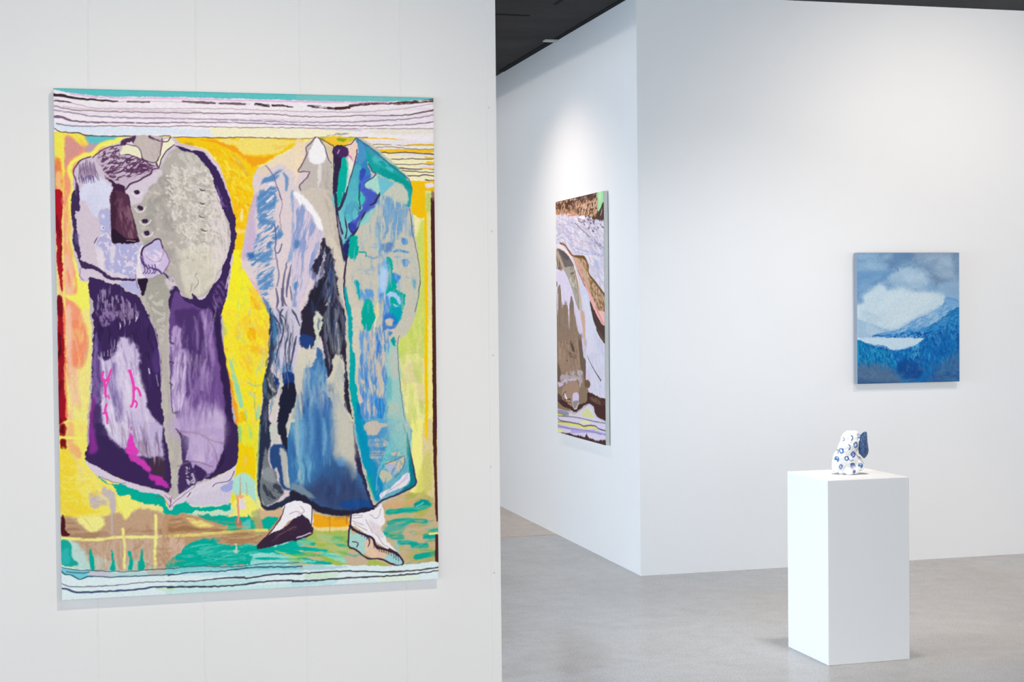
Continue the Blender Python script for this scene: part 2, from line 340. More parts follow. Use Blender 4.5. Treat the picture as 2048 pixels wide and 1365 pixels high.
ART1 = [
('p',(236,226,140),1,0,0,None,[-14.6,-14.1,779.6,-38.5,763.6,1063.8,-32.6,1014.4]),
('p',(238,152,118),1,14,2,None,[0.4,84.2,86.4,90.1,90.6,119.3,57.3,139.4,38.1,168.9,32.2,237,35.2,334.4,48.4,383.1,61.7,432.1,59.7,549.4,31.4,553.7,10.9,548.4,6.5,373.2,1.8,217.9]),
('p',(214,148,140),1,10,2,None,[19.4,95.7,52.2,100.1,51.9,120.7,31.9,134.7,20,155.4,17.3,121.3]),
('p',(190,158,172),1,10,2,None,[60.6,93.1,85.2,106.3,75,123.7,56.8,120.6]),
('p',(242,226,85),1,6,2,None,[-.7,79.1,24.5,85.3,54.1,86.4,61.9,111.1,47.2,105.4,32.6,93.7,18.6,99.1,16.8,153.7,-1,143.8]),
('p',(245,190,80),0.6,4,2,None,[47.3,96.8,61.9,111.1,48.8,110.5]),
('p',(98,192,194),1,5,2,None,[62.3,91.4,127.1,91.7,118.6,100.5,85.2,105.5,68.6,106.6]),
('p',(240,165,120),1,6,2,None,[15.8,208,30.6,207.9,28.1,259.2,33.5,327.6,38.9,392.7,12.5,397.7]),
('p',(232,120,90),0.7,6,2,None,[16.6,211.5,25.4,225,26.5,255.8,21.5,259.2,16.7,250.7]),
('p',(240,190,165),0.8,8,2,None,[12.9,327.6,28.4,337.9,32.3,392.7,12.5,397.7]),
('p',(240,234,100),1,7,2,None,[37.9,355,47.5,375.6,57.3,379.1,63.4,410,69.5,441.9,49.6,441.7,40.1,421.9,10.8,404.5,10.8,401.1,38.8,397.9,32.6,379]),
('p',(238,140,100),1,10,2,None,[26.4,448.9,47.7,457.7,55.7,476.7,46.9,507.4,46.3,538.3,28.2,534.6,30.5,500.3,19.6,465.9]),
('p',(240,188,165),1,9,2,None,[12.8,431.6,26.7,431.7,24.8,543.1,19.9,543,12.7,482.9]),
('p',(236,228,130),1,9,2,None,[46.5,431.9,71.3,432.1,70.7,466.5,65.7,518.1,64,569.7,61.4,621.2,59,666.8,12.8,665.4,23.8,603.1,29.6,551.8,47.9,541.8,57.2,483.5]),
('p',(240,195,160),0.8,10,2,None,[19.9,543,36.2,551.9,36.9,603.4,23.6,611.7]),
('p',(240,190,160),0.6,8,2,None,[18.3,633.8,28.3,628.9,22.7,665.7,14.5,665.4]),
('s',(200,170,120),3,0.5,3,0,[58.8,488.7,55,514.4,50.5,535]),
('s',(244,234,105),9,1,5,0,[128.7,95.1,111.9,101.5,88.5,108.8,71.6,125.4,51.7,130.9,31.7,146.7,28.1,165.5,34.4,180.8,32.1,217.6]),
('s',(240,234,105),10,1,6,0,[32.3,207.9,24,228.5,27.4,252.4,26.9,279.7,29,303.7,33.5,324.2,40.4,355,47.4,379]),
('s',(170,200,190),4,0.6,4,0,[30.2,279.7,32.2,303.6,36,324.2,43,349.9]),
('s',(190,215,190),4,0.6,4,0,[72.1,432.2,70.7,466.5,65.1,504.3,62.3,569.6,60.1,604]),
('s',(243,215,120),5,1,3,0,[14.6,120.7,12.5,295.5,13.5,402.4,14.4,509.5,14.5,665.5]),
('p',(246,226,90),1,5,2,None,[2,155.7,16.8,153.7,17.4,164,3.5,165.9]),
('s',(248,228,90),6,1,3,0,[13.8,87.3,14.6,138.4,14,217.8]),
('p',(225,95,70),0.7,8,2,None,[-.2,142.1,12,143.6,12.4,217.8,-.7,217.9]),
('p',(250,205,130),0.8,6,2,None,[1.8,165.9,11.7,165.7,11.9,198.1,2.1,198.3]),
('p',(172,22,40),1,1,2,None,[-.7,201.4,13.2,201.3,12.1,266.3,11.9,334.3,11.9,387.8,8,392.7,3.1,353.8,0.4,295.5,-.4,237.3]),
('p',(110,14,30),0.8,4,2,(20,4,90,0.5,0.2),[-1.5,247,10.1,276.1,10,334.3,5.3,334.3]),
('p',(232,110,80),0.9,3,2,None,[0.1,417.8,12.5,417.9,14.2,474.4,14.4,534.3,15.7,594.3,15.3,665.5,-.3,665]),
('p',(155,18,36),1,1.5,2,None,[0.4,417.8,10.2,417.9,11.1,431.6,11.5,474.4,11.5,534.3,12.4,594.2,11.5,665.3,0.5,665,-.6,585.4,-.1,482.7]),
('p',(82,10,24),1,5,2,(30,5,90,0.5,0.2),[-.7,482.7,6.2,479.4,8.8,517.1,5.2,585.5,6.3,665.2,0.5,665,-.6,585.4]),
('p',(120,14,30),1,2,2,None,[0.1,406.2,9.9,406.2,10.1,441.3,0,441.2]),
('p',(244,226,105),1,5,2,None,[1.4,655.3,57.3,657,53.9,710,48.4,728.3,73.5,755.9,104,775.7,108.8,797.3,134.8,793,149.9,820.4,123.6,843.3,92.7,833.9,-1.6,829.7]),
('p',(240,170,130),0.7,8,2,None,[15.4,655.7,28,656.1,27.1,709,20.6,719.4,14.8,687.4]),
('p',(175,40,40),1,2,2,None,[0.2,655.3,12.8,655.7,11.7,675.4,1.1,674.3]),
('p',(95,12,24),1,4,2,None,[1.9,658,9,655.5,10,671.4,2.5,668.6]),
('s',(244,232,110),5,1,2,0,[1,681.2,23.8,681.4,56.9,683.5]),
('p',(130,14,22),1,2.5,2,None,[1.7,684.9,12.3,685.3,12,701.9,2.7,700.8]),
('p',(244,214,60),1,8,2,None,[0.5,708.1,23.3,711.6,33,735.7,29.8,775.4,54.5,821.6,82.6,828.1,46.7,831.8,0.5,827.1]),
('s',(246,232,120),2,0.6,1,0,[7.3,756,17.4,758.5,27.6,756.7]),
('s',(246,232,120),2,0.6,1,0,[7.1,766.5,17.2,769.1,27.4,767.3]),
('s',(246,232,120),2,0.6,1,0,[6.9,779.8,17,782.3,27.2,780.6]),
('s',(246,232,120),2,0.6,1,0,[6.6,793,16.7,795.5,26.9,793.8]),
('s',(246,232,120),2,0.6,1,0,[6.5,803.6,16.6,806.1,26.7,804.4]),
('p',(238,178,115),1,6,2,None,[21,695.6,37.4,701.4,40.9,722.8,29.5,719.7]),
('s',(225,205,190),3,0.7,3,0,[23.2,714.2,35.6,733.2,42.6,770.6]),
('p',(196,182,188),1,6,4,None,[56.3,789.7,78.1,788,80.9,777.4,98.6,791.5,108.7,807.9,104.4,831.8,95.4,831.4,90.5,812.5,67.3,820.8,54.8,805.6]),
('p',(192,158,128),1,8,2,None,[0.3,835,46.5,842.5,92.7,835.3,149.8,824.4,196.6,835.9,222.7,847.9,220.9,953.1,32,941.4,20.3,881,-.4,874.7]),
('p',(150,112,82),0.6,9,2,(60,6,0,0.42,0.25),[8.3,840.7,33.6,847.2,46.1,866.4,123.1,870.1,216.9,866.5,216.6,882.7,112.6,880.3,20.4,878.4]),
('p',(205,180,160),0.7,10,2,(25,6,90,0.45,0.25),[45.7,887.6,216.5,885.4,215.5,950.1,65.3,939.2]),
('p',(242,234,140),1,6,2,None,[31.2,839.1,77.2,838.6,82.1,854.8,61.4,868.4,41.1,856.8]),
('p',(244,234,120),1,6,2,None,[108.8,797.3,134.8,793,149.9,817.7,134.1,833.1,123.5,846,116,832.3]),
('p',(78,24,30),1,2,2,None,[0.9,833.7,6.4,834,10,862,17.4,872.4,0.7,871.6]),
('s',(190,182,190),4,0.7,3,0,[96.7,828.8,96.5,871.5]),
('s',(243,236,140),6,1,3,0,[0.1,876.8,58.6,882.9,112.6,880.3,174.9,882.8,222.1,881.6]),
('s',(243,236,135),5,1,3,0,[117.5,864.5,120.2,891.3,119.3,942.2]),
('s',(243,236,135),6,1,3,0,[180.8,840.6,180.6,883.6,178.1,923.9,178.6,945.4]),
('p',(188,224,220),0.9,9,2,None,[12.7,883.3,35.4,895.1,56.3,938.7,29.5,939.9,14.8,909.9]),
('p',(188,215,205),0.6,9,2,(25,7,90,0.45,0.2),[45.3,911.5,65.6,917.9,111.8,925.7,168.9,928.7,173.8,950.5,52.4,942.5]),
('p',(22,168,154),1,3,2,None,[0,884,10.2,880.5,17.7,888.8,21,915.5,32.2,932.1,6.8,932,-.6,919.7]),
('p',(60,190,190),0.6,6,2,None,[1,901.2,12.4,899.2,17,925.9,1.8,927.8]),
('p',(0,172,150),1,1.5,1.5,None,[53.6,904,58.2,904.7,64,939.1,55,941.3]),
('p',(0,172,150),1,1.5,1.5,None,[93.6,907.4,97.2,907.6,102.6,938.6,101.2,945.2,92.1,944.7,96.8,927.6]),
('p',(0,172,150),1,1.5,1.5,None,[125.8,909,131.5,909.3,135.6,927,133.4,948.3,125.7,947.9,129.1,926.6]),
('p',(0,172,150),1,1.5,1.5,None,[150.5,907.6,154.1,909.2,156.5,922.7,157.6,946.9,145.2,946.3,146,930.2,149.6,927.7]),
('s',(225,205,200),2,0.7,1,0.4,[68.3,912.7,69.9,936.8]),
('s',(225,205,200),2,0.7,1,0.4,[82.4,913.5,84,937.6]),
('s',(225,205,200),2,0.7,1,0.4,[197.8,919.5,199.5,943.9]),
('s',(225,205,200),2,0.7,1,0.4,[211,920.2,212.7,944.6]),
('p',(247,198,22),1,1.5,3,None,[220.1,89.8,477,89.7,476.9,98.6,444.9,115.1,423.5,129.7,409.3,140.5,388.1,151.4,378.2,220.3,336.4,220.7,315.1,147.3,288.1,112.8,230,105.2]),
('p',(245,218,110),1,4,4,None,[309,94.9,392.5,89.7,477,91.5,462.9,95.3,445,111.6,418.4,120.9,388.4,127.6,362.3,121.9,350.3,113.4,347,104.7,329.6,103.2]),
('p',(240,185,80),0.6,5,2,(30,5,-10,0.45,0.2),[424,96.1,462.9,93.5,445.1,106.3,427.3,111.9]),
('p',(246,162,25),1,4,4,None,[276.3,97.3,305.6,96.7,346.9,105.5,351.1,115.1,362.3,123.7,388.4,128.5,425.3,126.1,400.5,140.7,384.6,149.7,374.2,142.9,350.1,123.9,315.8,105.3]),
('p',(190,150,40),0.6,5,2,None,[247.1,101.4,262.5,102.8,264.1,109.8,250.4,108.3]),
('s',(205,165,70),(4,9,6),0.7,5,0,[343.1,125.8,356.7,144.9,370.4,164]),
('p',(250,222,80),0.7,8,2,(18,10,60,0.5,0.2),[305,133.5,322.3,126.2,342.9,141.6,373.8,167.5,378.3,214.2,341.7,214.5,325.1,168.2]),
('p',(230,180,10),0.7,8,2,(12,8,40,0.6,0.15),[321.9,150.7,356.7,150.2,373.1,214.2,338.2,214.6]),
('p',(247,198,22),1,1.5,2,None,[331.5,199.4,382.9,198.8,372.6,246.5,363.2,287.1,353.7,334.7,346.6,345.2,334.5,338.2,344.2,274.8,337.8,239.7]),
('p',(243,178,15),0.7,6,2,(14,8,70,0.52,0.2),[341.7,215.1,373.1,214.8,365.2,271.2,347.8,271.3]),
('p',(250,222,150),1,4,2,None,[355.3,234.3,360.5,234.3,360.2,255.4,354.9,257.2]),
('p',(250,215,130),0.8,5,2,None,[344.2,273.1,363.4,273,363.3,280,345.9,280.1]),
('p',(242,230,42),1,4,2,None,[334.9,317.1,356.6,317,353.7,334.7,387.7,394.8,404.8,425,414.9,449.9,306.7,448.7,324.9,397.9,334.4,345.2]),
('p',(248,196,60),1,7,2,None,[368.5,389.4,387.7,394.8,404.8,425,413.2,449.8,379.8,449.5,374.9,424.7]),
('p',(245,180,20),1,4,2,None,[373.5,407,382.1,412.4,390.5,439,381.8,433.6]),
('p',(190,215,110),0.5,6,2,(14,6,70,0.5,0.15),[342.1,406.8,366.9,380.5,364.4,426.4,348.5,440.3]),
('p',(244,222,46),1,1.5,2,None,[310.4,434.4,411.6,435.3,412.3,449.5,408.5,520.4,399.7,576.9,394.7,612.3,390.2,676.9,344.7,675.5,325,601.7,322.4,548.9,316.4,492.4,311.9,448.5]),
('p',(244,196,55),0.85,8,2,(22,12,80,0.45,0.2),[348.3,455.9,404.5,442.3,405,520.3,378.1,558.8,357.4,540.7,344.1,496.4]),
('p',(240,178,15),1,4,2,None,[369,470.2,382.9,475.7,382.6,493.4,366.9,491.4]),
('p',(240,185,30),0.8,4,2,(20,6,0,0.45,0.2),[361.4,505.5,403.4,513.2,401.4,523.8,378.7,519.9]),
('p',(240,185,30),1,3,2,None,[315,473.1,323.7,471.4,323.5,483.8,316.6,481.9]),
('p',(240,190,30),1,3,2,None,[321.3,508.4,328.3,510.2,328.1,517.3,323,515.4]),
('p',(168,210,150),0.6,5,2,(10,5,70,0.45,0.2),[311.8,455.5,330.7,466.3,323.4,487.3,315,474.8]),
('p',(165,205,190),0.6,4,2,(14,5,100,0.45,0.2),[392.6,523.6,404.9,527.4,390.2,566.1,381.4,565.9]),
('s',(165,200,150),4,0.7,3,0,[367.2,581.5,377.6,587.1,388.1,585.5]),
('s',(175,205,140),4,0.6,3,0,[349.9,461.2,351.3,480.6,345.9,492.9]),
('s',(175,185,80),3,0.8,2,0,[377.4,601.2,378.7,629.6,381.7,658]),
('s',(150,212,165),(4,9,10,8),1,3,0,[330.5,533.2,339.4,572.1,346,598.7,352.5,627.1]),
('p',(150,210,190),0.8,4,2,None,[378.6,634.9,387.5,626.3,388.8,652.9,381.8,654.5]),
('p',(150,210,180),0.8,3,2,None,[355.8,636,361.1,636.2,364.3,652.2,359,653.8]),
('p',(249,158,32),1,3,2,None,[324,557.7,332.5,572,337.9,610.9,345.3,637.5,348.2,675.6,337.9,669.1,328.2,621.2,324.5,584.1]),
('p',(240,110,95),0.8,4,2,None,[324.1,554.2,330.8,568.4,327.2,575.4]),
('p',(242,110,100),0.9,4,2,None,[329.9,624.8,336.5,642.6,343,675.4,337,670.8]),
('p',(238,190,10),1,5,2,None,[347,644.6,357.5,639.6,362.2,676,348.2,675.6]),
('p',(228,222,52),1,3,2,None,[343.3,665.4,387.8,666.7,385.6,721.3,379.1,789.4,378.8,808.6,369.9,854.7,332.3,847.5,330.7,779.3,336.3,768.7,342.2,733.5]),
('p',(130,200,160),0.7,4,2,None,[346,668.2,351.3,668.4,350.8,698.3,346,700.9]),
('p',(150,215,150),0.7,5,2,None,[364.8,668.8,375.4,682.7,369.7,696.2,367.3,682.5]),
('p',(247,206,12),1,4,2,None,[344.1,698.1,358.7,709.5,377.5,717,377.8,783.9,368.5,772.6,341.6,772.9,333.5,771.3,344.9,733.6]),
('p',(250,190,110),0.7,4,2,None,[355.7,731.2,362.4,731.4,358,753.1,354.1,750.2]),
('p',(172,222,206),1,4,2,None,[333.5,774,357.9,761.3,379.1,786.7,381.2,822.4,346.3,814,327.8,792.8]),
('p',(245,232,110),1,4,2,None,[330,825.6,346.4,805.9,367.9,810.8,378.4,830.4,372.7,852.1,332.3,847.5]),
('p',(228,215,215),1,5,2,None,[346.3,814,357,815.9,356.7,834.9,344.6,834.4]),
('b',[(250,226,60),(242,190,40),(238,205,120),(170,208,165),(228,228,80),(250,214,60)],130,20,5,80,45,0.65,2,[314,434,410,435,407,520,395,595,388,677,348,676,328,602,323,522]),
('b',[(250,214,60),(240,180,10),(252,226,90),(225,165,20)],40,14,4,60,60,0.6,2,[338,205,378,204,365,271,348,271,345,240]),
('b',[(250,214,60),(240,180,10),(252,226,110),(246,168,30)],60,18,5,55,40,0.6,2,[288,113,350,115,385,150,377,214,338,215,315,147]),
('b',[(236,234,60),(250,210,70),(190,216,120),(244,226,40)],70,22,5,80,35,0.55,2,[336,328,354,338,388,395,408,445,314,444,332,380]),
('b',[(242,226,120),(240,195,160),(238,150,110),(244,214,140)],60,34,8,90,20,0.45,6,[15,440,70,441,64,552,59,667,14,665]),
('b',[(244,175,130),(236,130,100),(246,214,140),(240,190,170)],40,40,6,88,10,0.5,4,[16,208,30,216,29,293,37,393,13,396]),
('b',[(246,226,90),(244,206,60),(248,236,140),(240,214,110)],60,26,6,20,60,0.5,4,[2,708,48,728,99,781,80,828,2,827]),
('p',(190,150,115),1,4,2,None,[202.4,836.2,260.4,841.5,329.6,850.1,378.1,852.3,471.1,834.5,469.2,958.6,200.7,943.9]),
('p',(212,178,140),1,4,2,None,[383.7,836.1,435.5,832.9,427,854.5,386.1,855.4]),
('p',(150,108,70),0.8,7,2,(60,8,0,0.4,0.25),[207.5,849.9,233.8,848.4,254.6,868.3,318.5,871.4,321.1,879.7,233.3,878.1,207,879.5]),
('p',(215,178,160),1,8,2,None,[206.9,884.9,235.7,894.5,232.7,915.9,206.1,930.7]),
('p',(190,222,205),0.8,5,2,None,[250.1,819.4,327.3,825.5,327,847.2,241.9,840.7]),
('p',(0,172,150),1,1.5,3,None,[202.5,830.8,223.8,818.3,242.4,805.6,246.1,821.9,268.6,828.3,308.5,827.4,327.3,822.8,324.4,839,308.4,835.5,260.5,836.1,202.4,840.2]),
('p',(0,172,150),1,2,4,None,[263,843,313.6,846.6,356.5,851.3,364.7,843.5,377.7,874.2,356,880,318.4,878.2,321.3,866,297.3,859.5]),
('p',(120,205,205),0.7,5,2,None,[350.9,862,367.2,857.3,366.9,876.4,348,878.2]),
('p',(243,226,120),1,5,2,None,[241.7,848.8,257.6,850.9,294.5,866.1,275.9,868,250.8,861.4]),
('p',(150,175,110),0.6,6,2,None,[370.1,843.7,385,841.7,384.1,899.1,374.9,879.5]),
('p',(190,118,92),0.9,5,2,None,[337.6,855.9,345.7,853.6,350.8,870.2,338.6,872.3]),
('s',(205,140,110),3,0.8,1,0.35,[347.6,769.1,346.9,812.7]),
('s',(225,150,135),4,0.9,1,0,[341.5,813.8,343.2,839.8,342.8,861.6]),
('s',(240,170,130),6,1,3,0,[341,808.4,351.7,810.2]),
('s',(195,170,140),2.5,0.7,1,0,[359.7,783.2,360.4,807.8]),
('p',(0,172,150),1,2,2,None,[391.6,855.7,421.5,854.3,415.8,867.8,399.3,883.4,391.2,877.6]),
('p',(160,120,80),0.7,5,2,(30,6,0,0.4,0.2),[313,884.7,377.5,885.1,393.6,899.6,377.2,907,320.7,901.4]),
('p',(155,218,212),1,5,2,None,[366.3,911.9,426.1,906.7,464.1,911.4,463.4,956.9,354.9,951]),
('p',(0,172,152),1,1.5,4,None,[235.5,905.3,259.5,892.4,294.1,891.9,302,900.5,334,907.6,379.9,907.1,393.2,921.5,376.9,923.4,365.8,942,354.9,948.2,258.7,945.7,200.6,946.6,211.4,928.3,230.1,915.8]),
('p',(110,205,190),0.6,5,2,(40,5,-5,0.58,0.12),[259.3,906.5,339.4,910.5,355,941.4,285.3,940.4]),
('p',(0,172,150),1,1.5,4,None,[366.3,909.2,409.7,914.1,437.1,907.3,453.6,902.6,459,908.4,420.4,922.9,387.7,926.7,371.6,920.4]),
('s',(222,210,180),4,1,2,0,[337.3,905,337.8,921.4]),
('p',(215,215,200),1,3,2,None,[332.5,918.4,343.3,918.9,339.1,925.5]),
('s',(228,214,110),6,1,2,0,[201.7,882.5,246.5,882.8,286.3,881.5,345.2,879.5,399.3,880.1]),
('p',(205,178,135),1,16,6,None,[482.9,823.9,633.6,824.8,690.6,807.6,753.7,812.9,751.9,971.1,486.3,956.7,445.3,943.4,470.3,928.2,459.5,911.1,487.4,890.4]),
('p',(160,190,80),0.85,9,2,None,[490.2,887.8,565.1,888.6,567.4,922.1,592.4,940.1,620.3,952.8,642.8,963.8,522.3,958.6,517.2,930.6,481.6,906.7]),
('p',(200,195,140),0.5,8,2,None,[498.4,890.9,537.1,901.1,564.6,922,542.1,937.5,514.6,916.6]),
('p',(238,212,140),1,3,2,None,[490.8,849.1,571.3,852.7,568,886,493,882.4]),
('p',(250,168,24),1,3,1.5,None,[490.2,851.9,526.6,857.7,569.8,856.9,568.1,877.1,534.6,879.4,492.6,876.3]),
('s',(150,140,60),1.5,0.8,1,0,[527.1,859.1,526.6,892.3]),
('s',(120,80,50),1.5,0.7,1,0,[561.5,855.1,561.2,874.5]),
('s',(0,176,156),(13,13,7.8),1,2,0,[448.5,916,470.6,906.1,492.6,911.4]),
('s',(0,176,156),(8,8,4.8),1,2,0,[448.5,917.4,486.9,923.5,518.6,927.9]),
('s',(0,176,156),(9,9,5.4),1,2,0,[448.1,939.4,481,947.5,527.9,954.8]),
('p',(120,212,200),0.7,4,2,None,[465.1,903.1,495.5,901.8,484.3,912.3,462.2,914]),
('s',(150,220,196),(6,14,12),1,5,0,[508.8,931.6,536.4,941.3,557.2,949.4]),
('s',(150,190,70),6,0.8,4,0,[453.7,930.1,492.2,934.9,530.8,948]),
('p',(200,178,150),1,7,2,None,[564.5,930.3,597.9,943.2,603.3,961.6,561.3,957.9]),
('p',(200,176,140),0.8,8,2,None,[678,888.4,746.9,880.4,748.5,968.1,676.9,964.2]),
('p',(160,175,55),0.6,10,2,(18,8,0,0.45,0.25),[687.6,815.9,736.3,817.9,735.9,846.1,706.7,878.5,684,866.2]),
('p',(165,175,70),0.45,10,2,None,[691.5,942.5,740.4,930.9,745.7,965.1,694.1,956.7]),
('p',(220,165,120),0.7,6,2,None,[633.3,841.6,695.9,833.1,707.2,844.8,644.4,853.2]),
('p',(60,172,160),0.8,8,2,None,[641.1,886.7,666.9,871.1,695.4,872.4,677.9,896.8,677.6,913.7,646.5,906.5]),
('s',(8,166,150),10,1,3,0,[647.3,854.8,678.5,852.5,707.1,851,734.5,843.2]),
('s',(8,166,150),9,1,3,0,[649.8,876.4,678.2,873,726.8,877.2]),
('s',(8,166,150),9,1,3,0,[669,918.9,691.8,919.4,706,924.1]),
('s',(8,166,150),11,1,3,0,[700.3,927.5,726.1,927.4]),
('s',(8,166,150),11,1,3,0,[705.7,950.3,728.7,947.2,747.4,944.8]),
('s',(8,166,150),9,1,3,0,[724.9,909.8,747.9,909.3]),
('s',(8,166,150),7,1,3,0,[735.1,899,753,896.2]),
('s',(8,166,150),8,1,3,0,[638.1,897.7,660.7,907.2,677.7,908.1]),
('p',(8,150,145),1,4,2,None,[701.5,841.7,716,831.1,731.7,834.6,735.9,846.1,718.6,849.5]),
('s',(90,200,195),3,1,2,0,[707.2,846.2,721.6,838.4]),
('b',[(0,166,146),(60,190,172),(0,184,160),(130,212,200)],50,40,5,-4,10,0.6,2,[238,905,294,895,380,910,366,942,232,943]),
('b',[(190,150,112),(150,110,75),(214,180,140),(226,210,130)],45,46,5,0,8,0.5,4,[208,847,314,852,378,885,377,899,207,880]),
('b',[(190,155,128),(160,122,92),(214,186,160)],60,34,5,90,90,0.35,4,[21,847,215,848,213,942,50,933]),
('s',(0,174,154),(4.5,9,9,3.6),1,2,0,[393.2,922.9,436.8,922.4,477.8,934.2]),
('s',(0,174,154),(3.5,7,7,2.8),1,2,0,[376.7,937.1,425.6,938.3,463.9,944.5]),
('s',(0,174,154),(3.0,6,6,2.4),1,2,0,[409.4,930.6,447.6,931.2,491.4,946]),
('s',(156,220,212),(4.0,8,8,3.2),0.9,4,0,[366,928.3,409.4,932,458.5,940.1]),
('s',(156,220,212),(3.5,7,7,2.8),0.9,4,0,[398.3,943.7,447.4,945,496.9,949]),
('s',(196,208,110),(2,5,2),0.9,3,0,[415,922.6,447.6,935.3,475,938.2]),
('b',[(190,155,125),(205,178,150),(170,130,98)],40,36,6,90,90,0.6,4,[188,884,238,886,222,942,188,940]),
('p',(240,233,190),1,1,2,None,[596.1,84.6,756.1,81.3,754.8,173.2,701,173.9,682.8,156,646.6,124.1,623,108.3]),
('p',(222,216,150),1,1,0,None,[698.8,193.5,756.4,192.8,752.6,455.3,706.1,454.8,718,400.4,721.1,378.6,715.4,327.6,706.8,282.3]),
('p',(232,224,232),1,3,2,None,[610.6,90.2,756,88,755.9,95.3,619.6,98.5]),
('p',(235,228,234),1,3,2,None,[621.3,103.3,755.9,101.3,755.8,106.4,624.9,108.3]),
('p',(226,220,232),1,3,2,None,[665,117.4,755.6,116.7,755.6,120.7,683.3,121.3]),
('p',(225,215,230),1,3,2,None,[719.9,141.9,755.3,138.6,755.2,144.9,723.6,146.3]),
('s',(243,190,40),(1.5,4.5,5),1,1,0,[599.7,86.3,647.1,85.3,702.3,86,756.1,85.1]),
('s',(150,110,90),2,0.8,1,0.35,[625,98.4,661.6,98.9,691,99.4,720.6,97.8]),
('s',(225,178,45),(1,4,4),1,1,0,[691,99.4,720.6,97.8,755.9,97.8]),
('p',(243,192,40),1,1,1,None,[623,109.2,755.8,107.1,755.7,113.5,637.5,115.6]),
('s',(66,46,66),2.2,0.85,1,0,[635.7,113.8,665,115.6,690.8,113.5,720.3,115.2,755.6,116.7]),
('s',(66,46,66),1.8,0.85,1,0,[663,127.8,686.9,127.9,707.2,126.3,729.4,127.4,755.5,125.8]),
('s',(66,46,66),1.5,0.85,1,0,[664.7,137.9,701.5,138.5,723.7,137.3,755.3,138]),
('s',(66,46,66),2.2,0.85,1,0,[673.8,145.3,694,146.8,719.8,148.6,738.4,146.8,755.2,148.4]),
('s',(66,46,66),1.8,0.85,1,0,[681,151.5,701.3,152.1,723.5,153.2,755.1,154.2]),
('s',(66,46,66),2.4,0.85,1,0,[691.9,160.9,716,161.7,734.5,159.8,755,161.9]),
('s',(66,46,66),2.8,0.85,1,0,[734.4,170.5,754.8,170.6]),
('s',(66,46,66),1.2,0.85,1,0,[628.6,104.6,665.2,103.5,711.2,106.7,755.8,105.8]),
('s',(243,190,40),5,1,1,0,[738.6,134.3,755.4,134.6]),
('s',(240,190,50),3.5,1,1,0,[735.1,123.8,755.5,124]),
('s',(240,190,50),2.5,1,1,0,[727.3,147,755.2,146.6]),
('p',(243,190,14),1,1.5,2,None,[702.8,172.4,728.8,172,754.8,171.3,754.5,191.7,733.1,192,731.9,210.7,700.3,217.4,704.4,190.1]),
('p',(232,222,235),1,3,2,None,[733.3,177.1,749.2,174.1,750,184.1,737.9,184.7]),
('p',(238,228,170),1,6,2,None,[704.6,242.4,722.1,247.7,731.4,245.8,731.9,276.7,708.5,287.7]),
('p',(196,212,96),0.85,10,2,None,[710.3,295,732.2,254.9,729.9,448.7,709.9,448.5,722,382.2,717.2,331.3]),
('p',(180,200,90),0.7,8,2,None,[733.9,200.3,746,200.2,745.5,233,735.3,236.7]),
('p',(243,190,15),1,1.5,1.5,None,[700.7,189.8,731.9,189.5,731.5,242.2,722.1,248,705.6,238.7,700.1,233.3]),
('s',(244,196,14),(5.5,6.5,7,7),1,1,0,[733.1,233.1,733,291.3,733.4,364,732.9,458.7]),
('p',(203,215,105),1,2,2,None,[704.5,436.3,729,436.5,728,540.3,674.3,539.4,671.1,510.3,677.9,485,694.8,468.9]),
('p',(170,195,80),0.5,12,2,(30,14,90,0.5,0.25),[694.4,492.5,724.6,456.5,723.6,525.7,695.7,532.5]),
('p',(230,228,150),1,5,2,None,[673.4,537.5,728,540.3,726.7,693.5,689.6,692.4,681.2,637.6,675.5,582.9]),
('p',(218,206,160),0.8,9,2,None,[693.6,545.2,725.2,545.7,720.9,580.3,687.4,592.3,680.2,579.4]),
('p',(222,200,160),0.7,9,2,None,[711.6,583.7,726.3,593.2,725.7,638.7,712.9,620.2]),
('p',(190,205,100),0.6,10,2,None,[702.8,554.4,719.5,551.1,719,583.9,709.7,583.7]),
('p',(240,234,140),1,5,2,None,[690.3,672.9,724,673.8,721.3,761,725.5,811.8,693.3,816.1,705.1,796.9,702.5,774.3,694.6,731.9]),
('p',(221,204,150),1,6,2,None,[724,673.8,745.6,674.5,748.4,818.4,725.5,811.8,720.7,746.9]),
('p',(200,200,90),0.6,10,2,None,[723,746.9,737.5,733.4,739.3,809.5,707.6,816.7]),
('s',(245,198,12),7,1,1,0,[733.3,432.9,730.8,565.9,731.3,635.2,729.6,697.3]),
('s',(246,205,30),(7,6,5),1,2,0,[728.4,674,730.1,693.7,731.6,705]),
('p',(76,36,36),1,1,0.8,None,[744.9,210.8,753.1,211,753.5,291.2,753.5,455.3,745.5,455.2,744.7,327.6]),
('p',(76,36,36),1,1,0.8,None,[745.4,434.8,753.8,434.9,753.2,566.4,752.8,694.3,745,694.1,744.4,566.2]),
('b',[(196,212,100),(222,224,140),(214,206,150),(180,200,90)],70,44,9,88,14,0.4,6,[678,485,727,449,723,687,692,686,675,565]),
('b',[(8,166,150),(90,190,170),(150,175,60),(205,178,135),(190,150,110),(170,190,90)],70,30,6,-4,12,0.6,3,[644,848,748,835,748,968,683,964,649,907]),
('b',[(0,176,156),(150,190,70),(200,196,140),(130,210,190)],45,40,5,6,14,0.55,3,[454,900,565,894,592,954,453,952]),
('p',(76,36,36),1,1,0.8,None,[743.6,674.4,751.6,674.6,751.7,790.3,753.3,875.1,748.5,872,746.4,818.3]),
('p',(76,36,36),1,1,0.8,None,[746.5,907.2,753.4,907.6,753.2,966.1,746.2,965.7]),
('p',(130,90,80),0.8,3,2,None,[745.2,191.5,751.7,196.9,752.4,210.5,745.9,210.6]),
('s',(240,236,150),4,1,1,0,[735.1,903.3,754.1,903.9]),
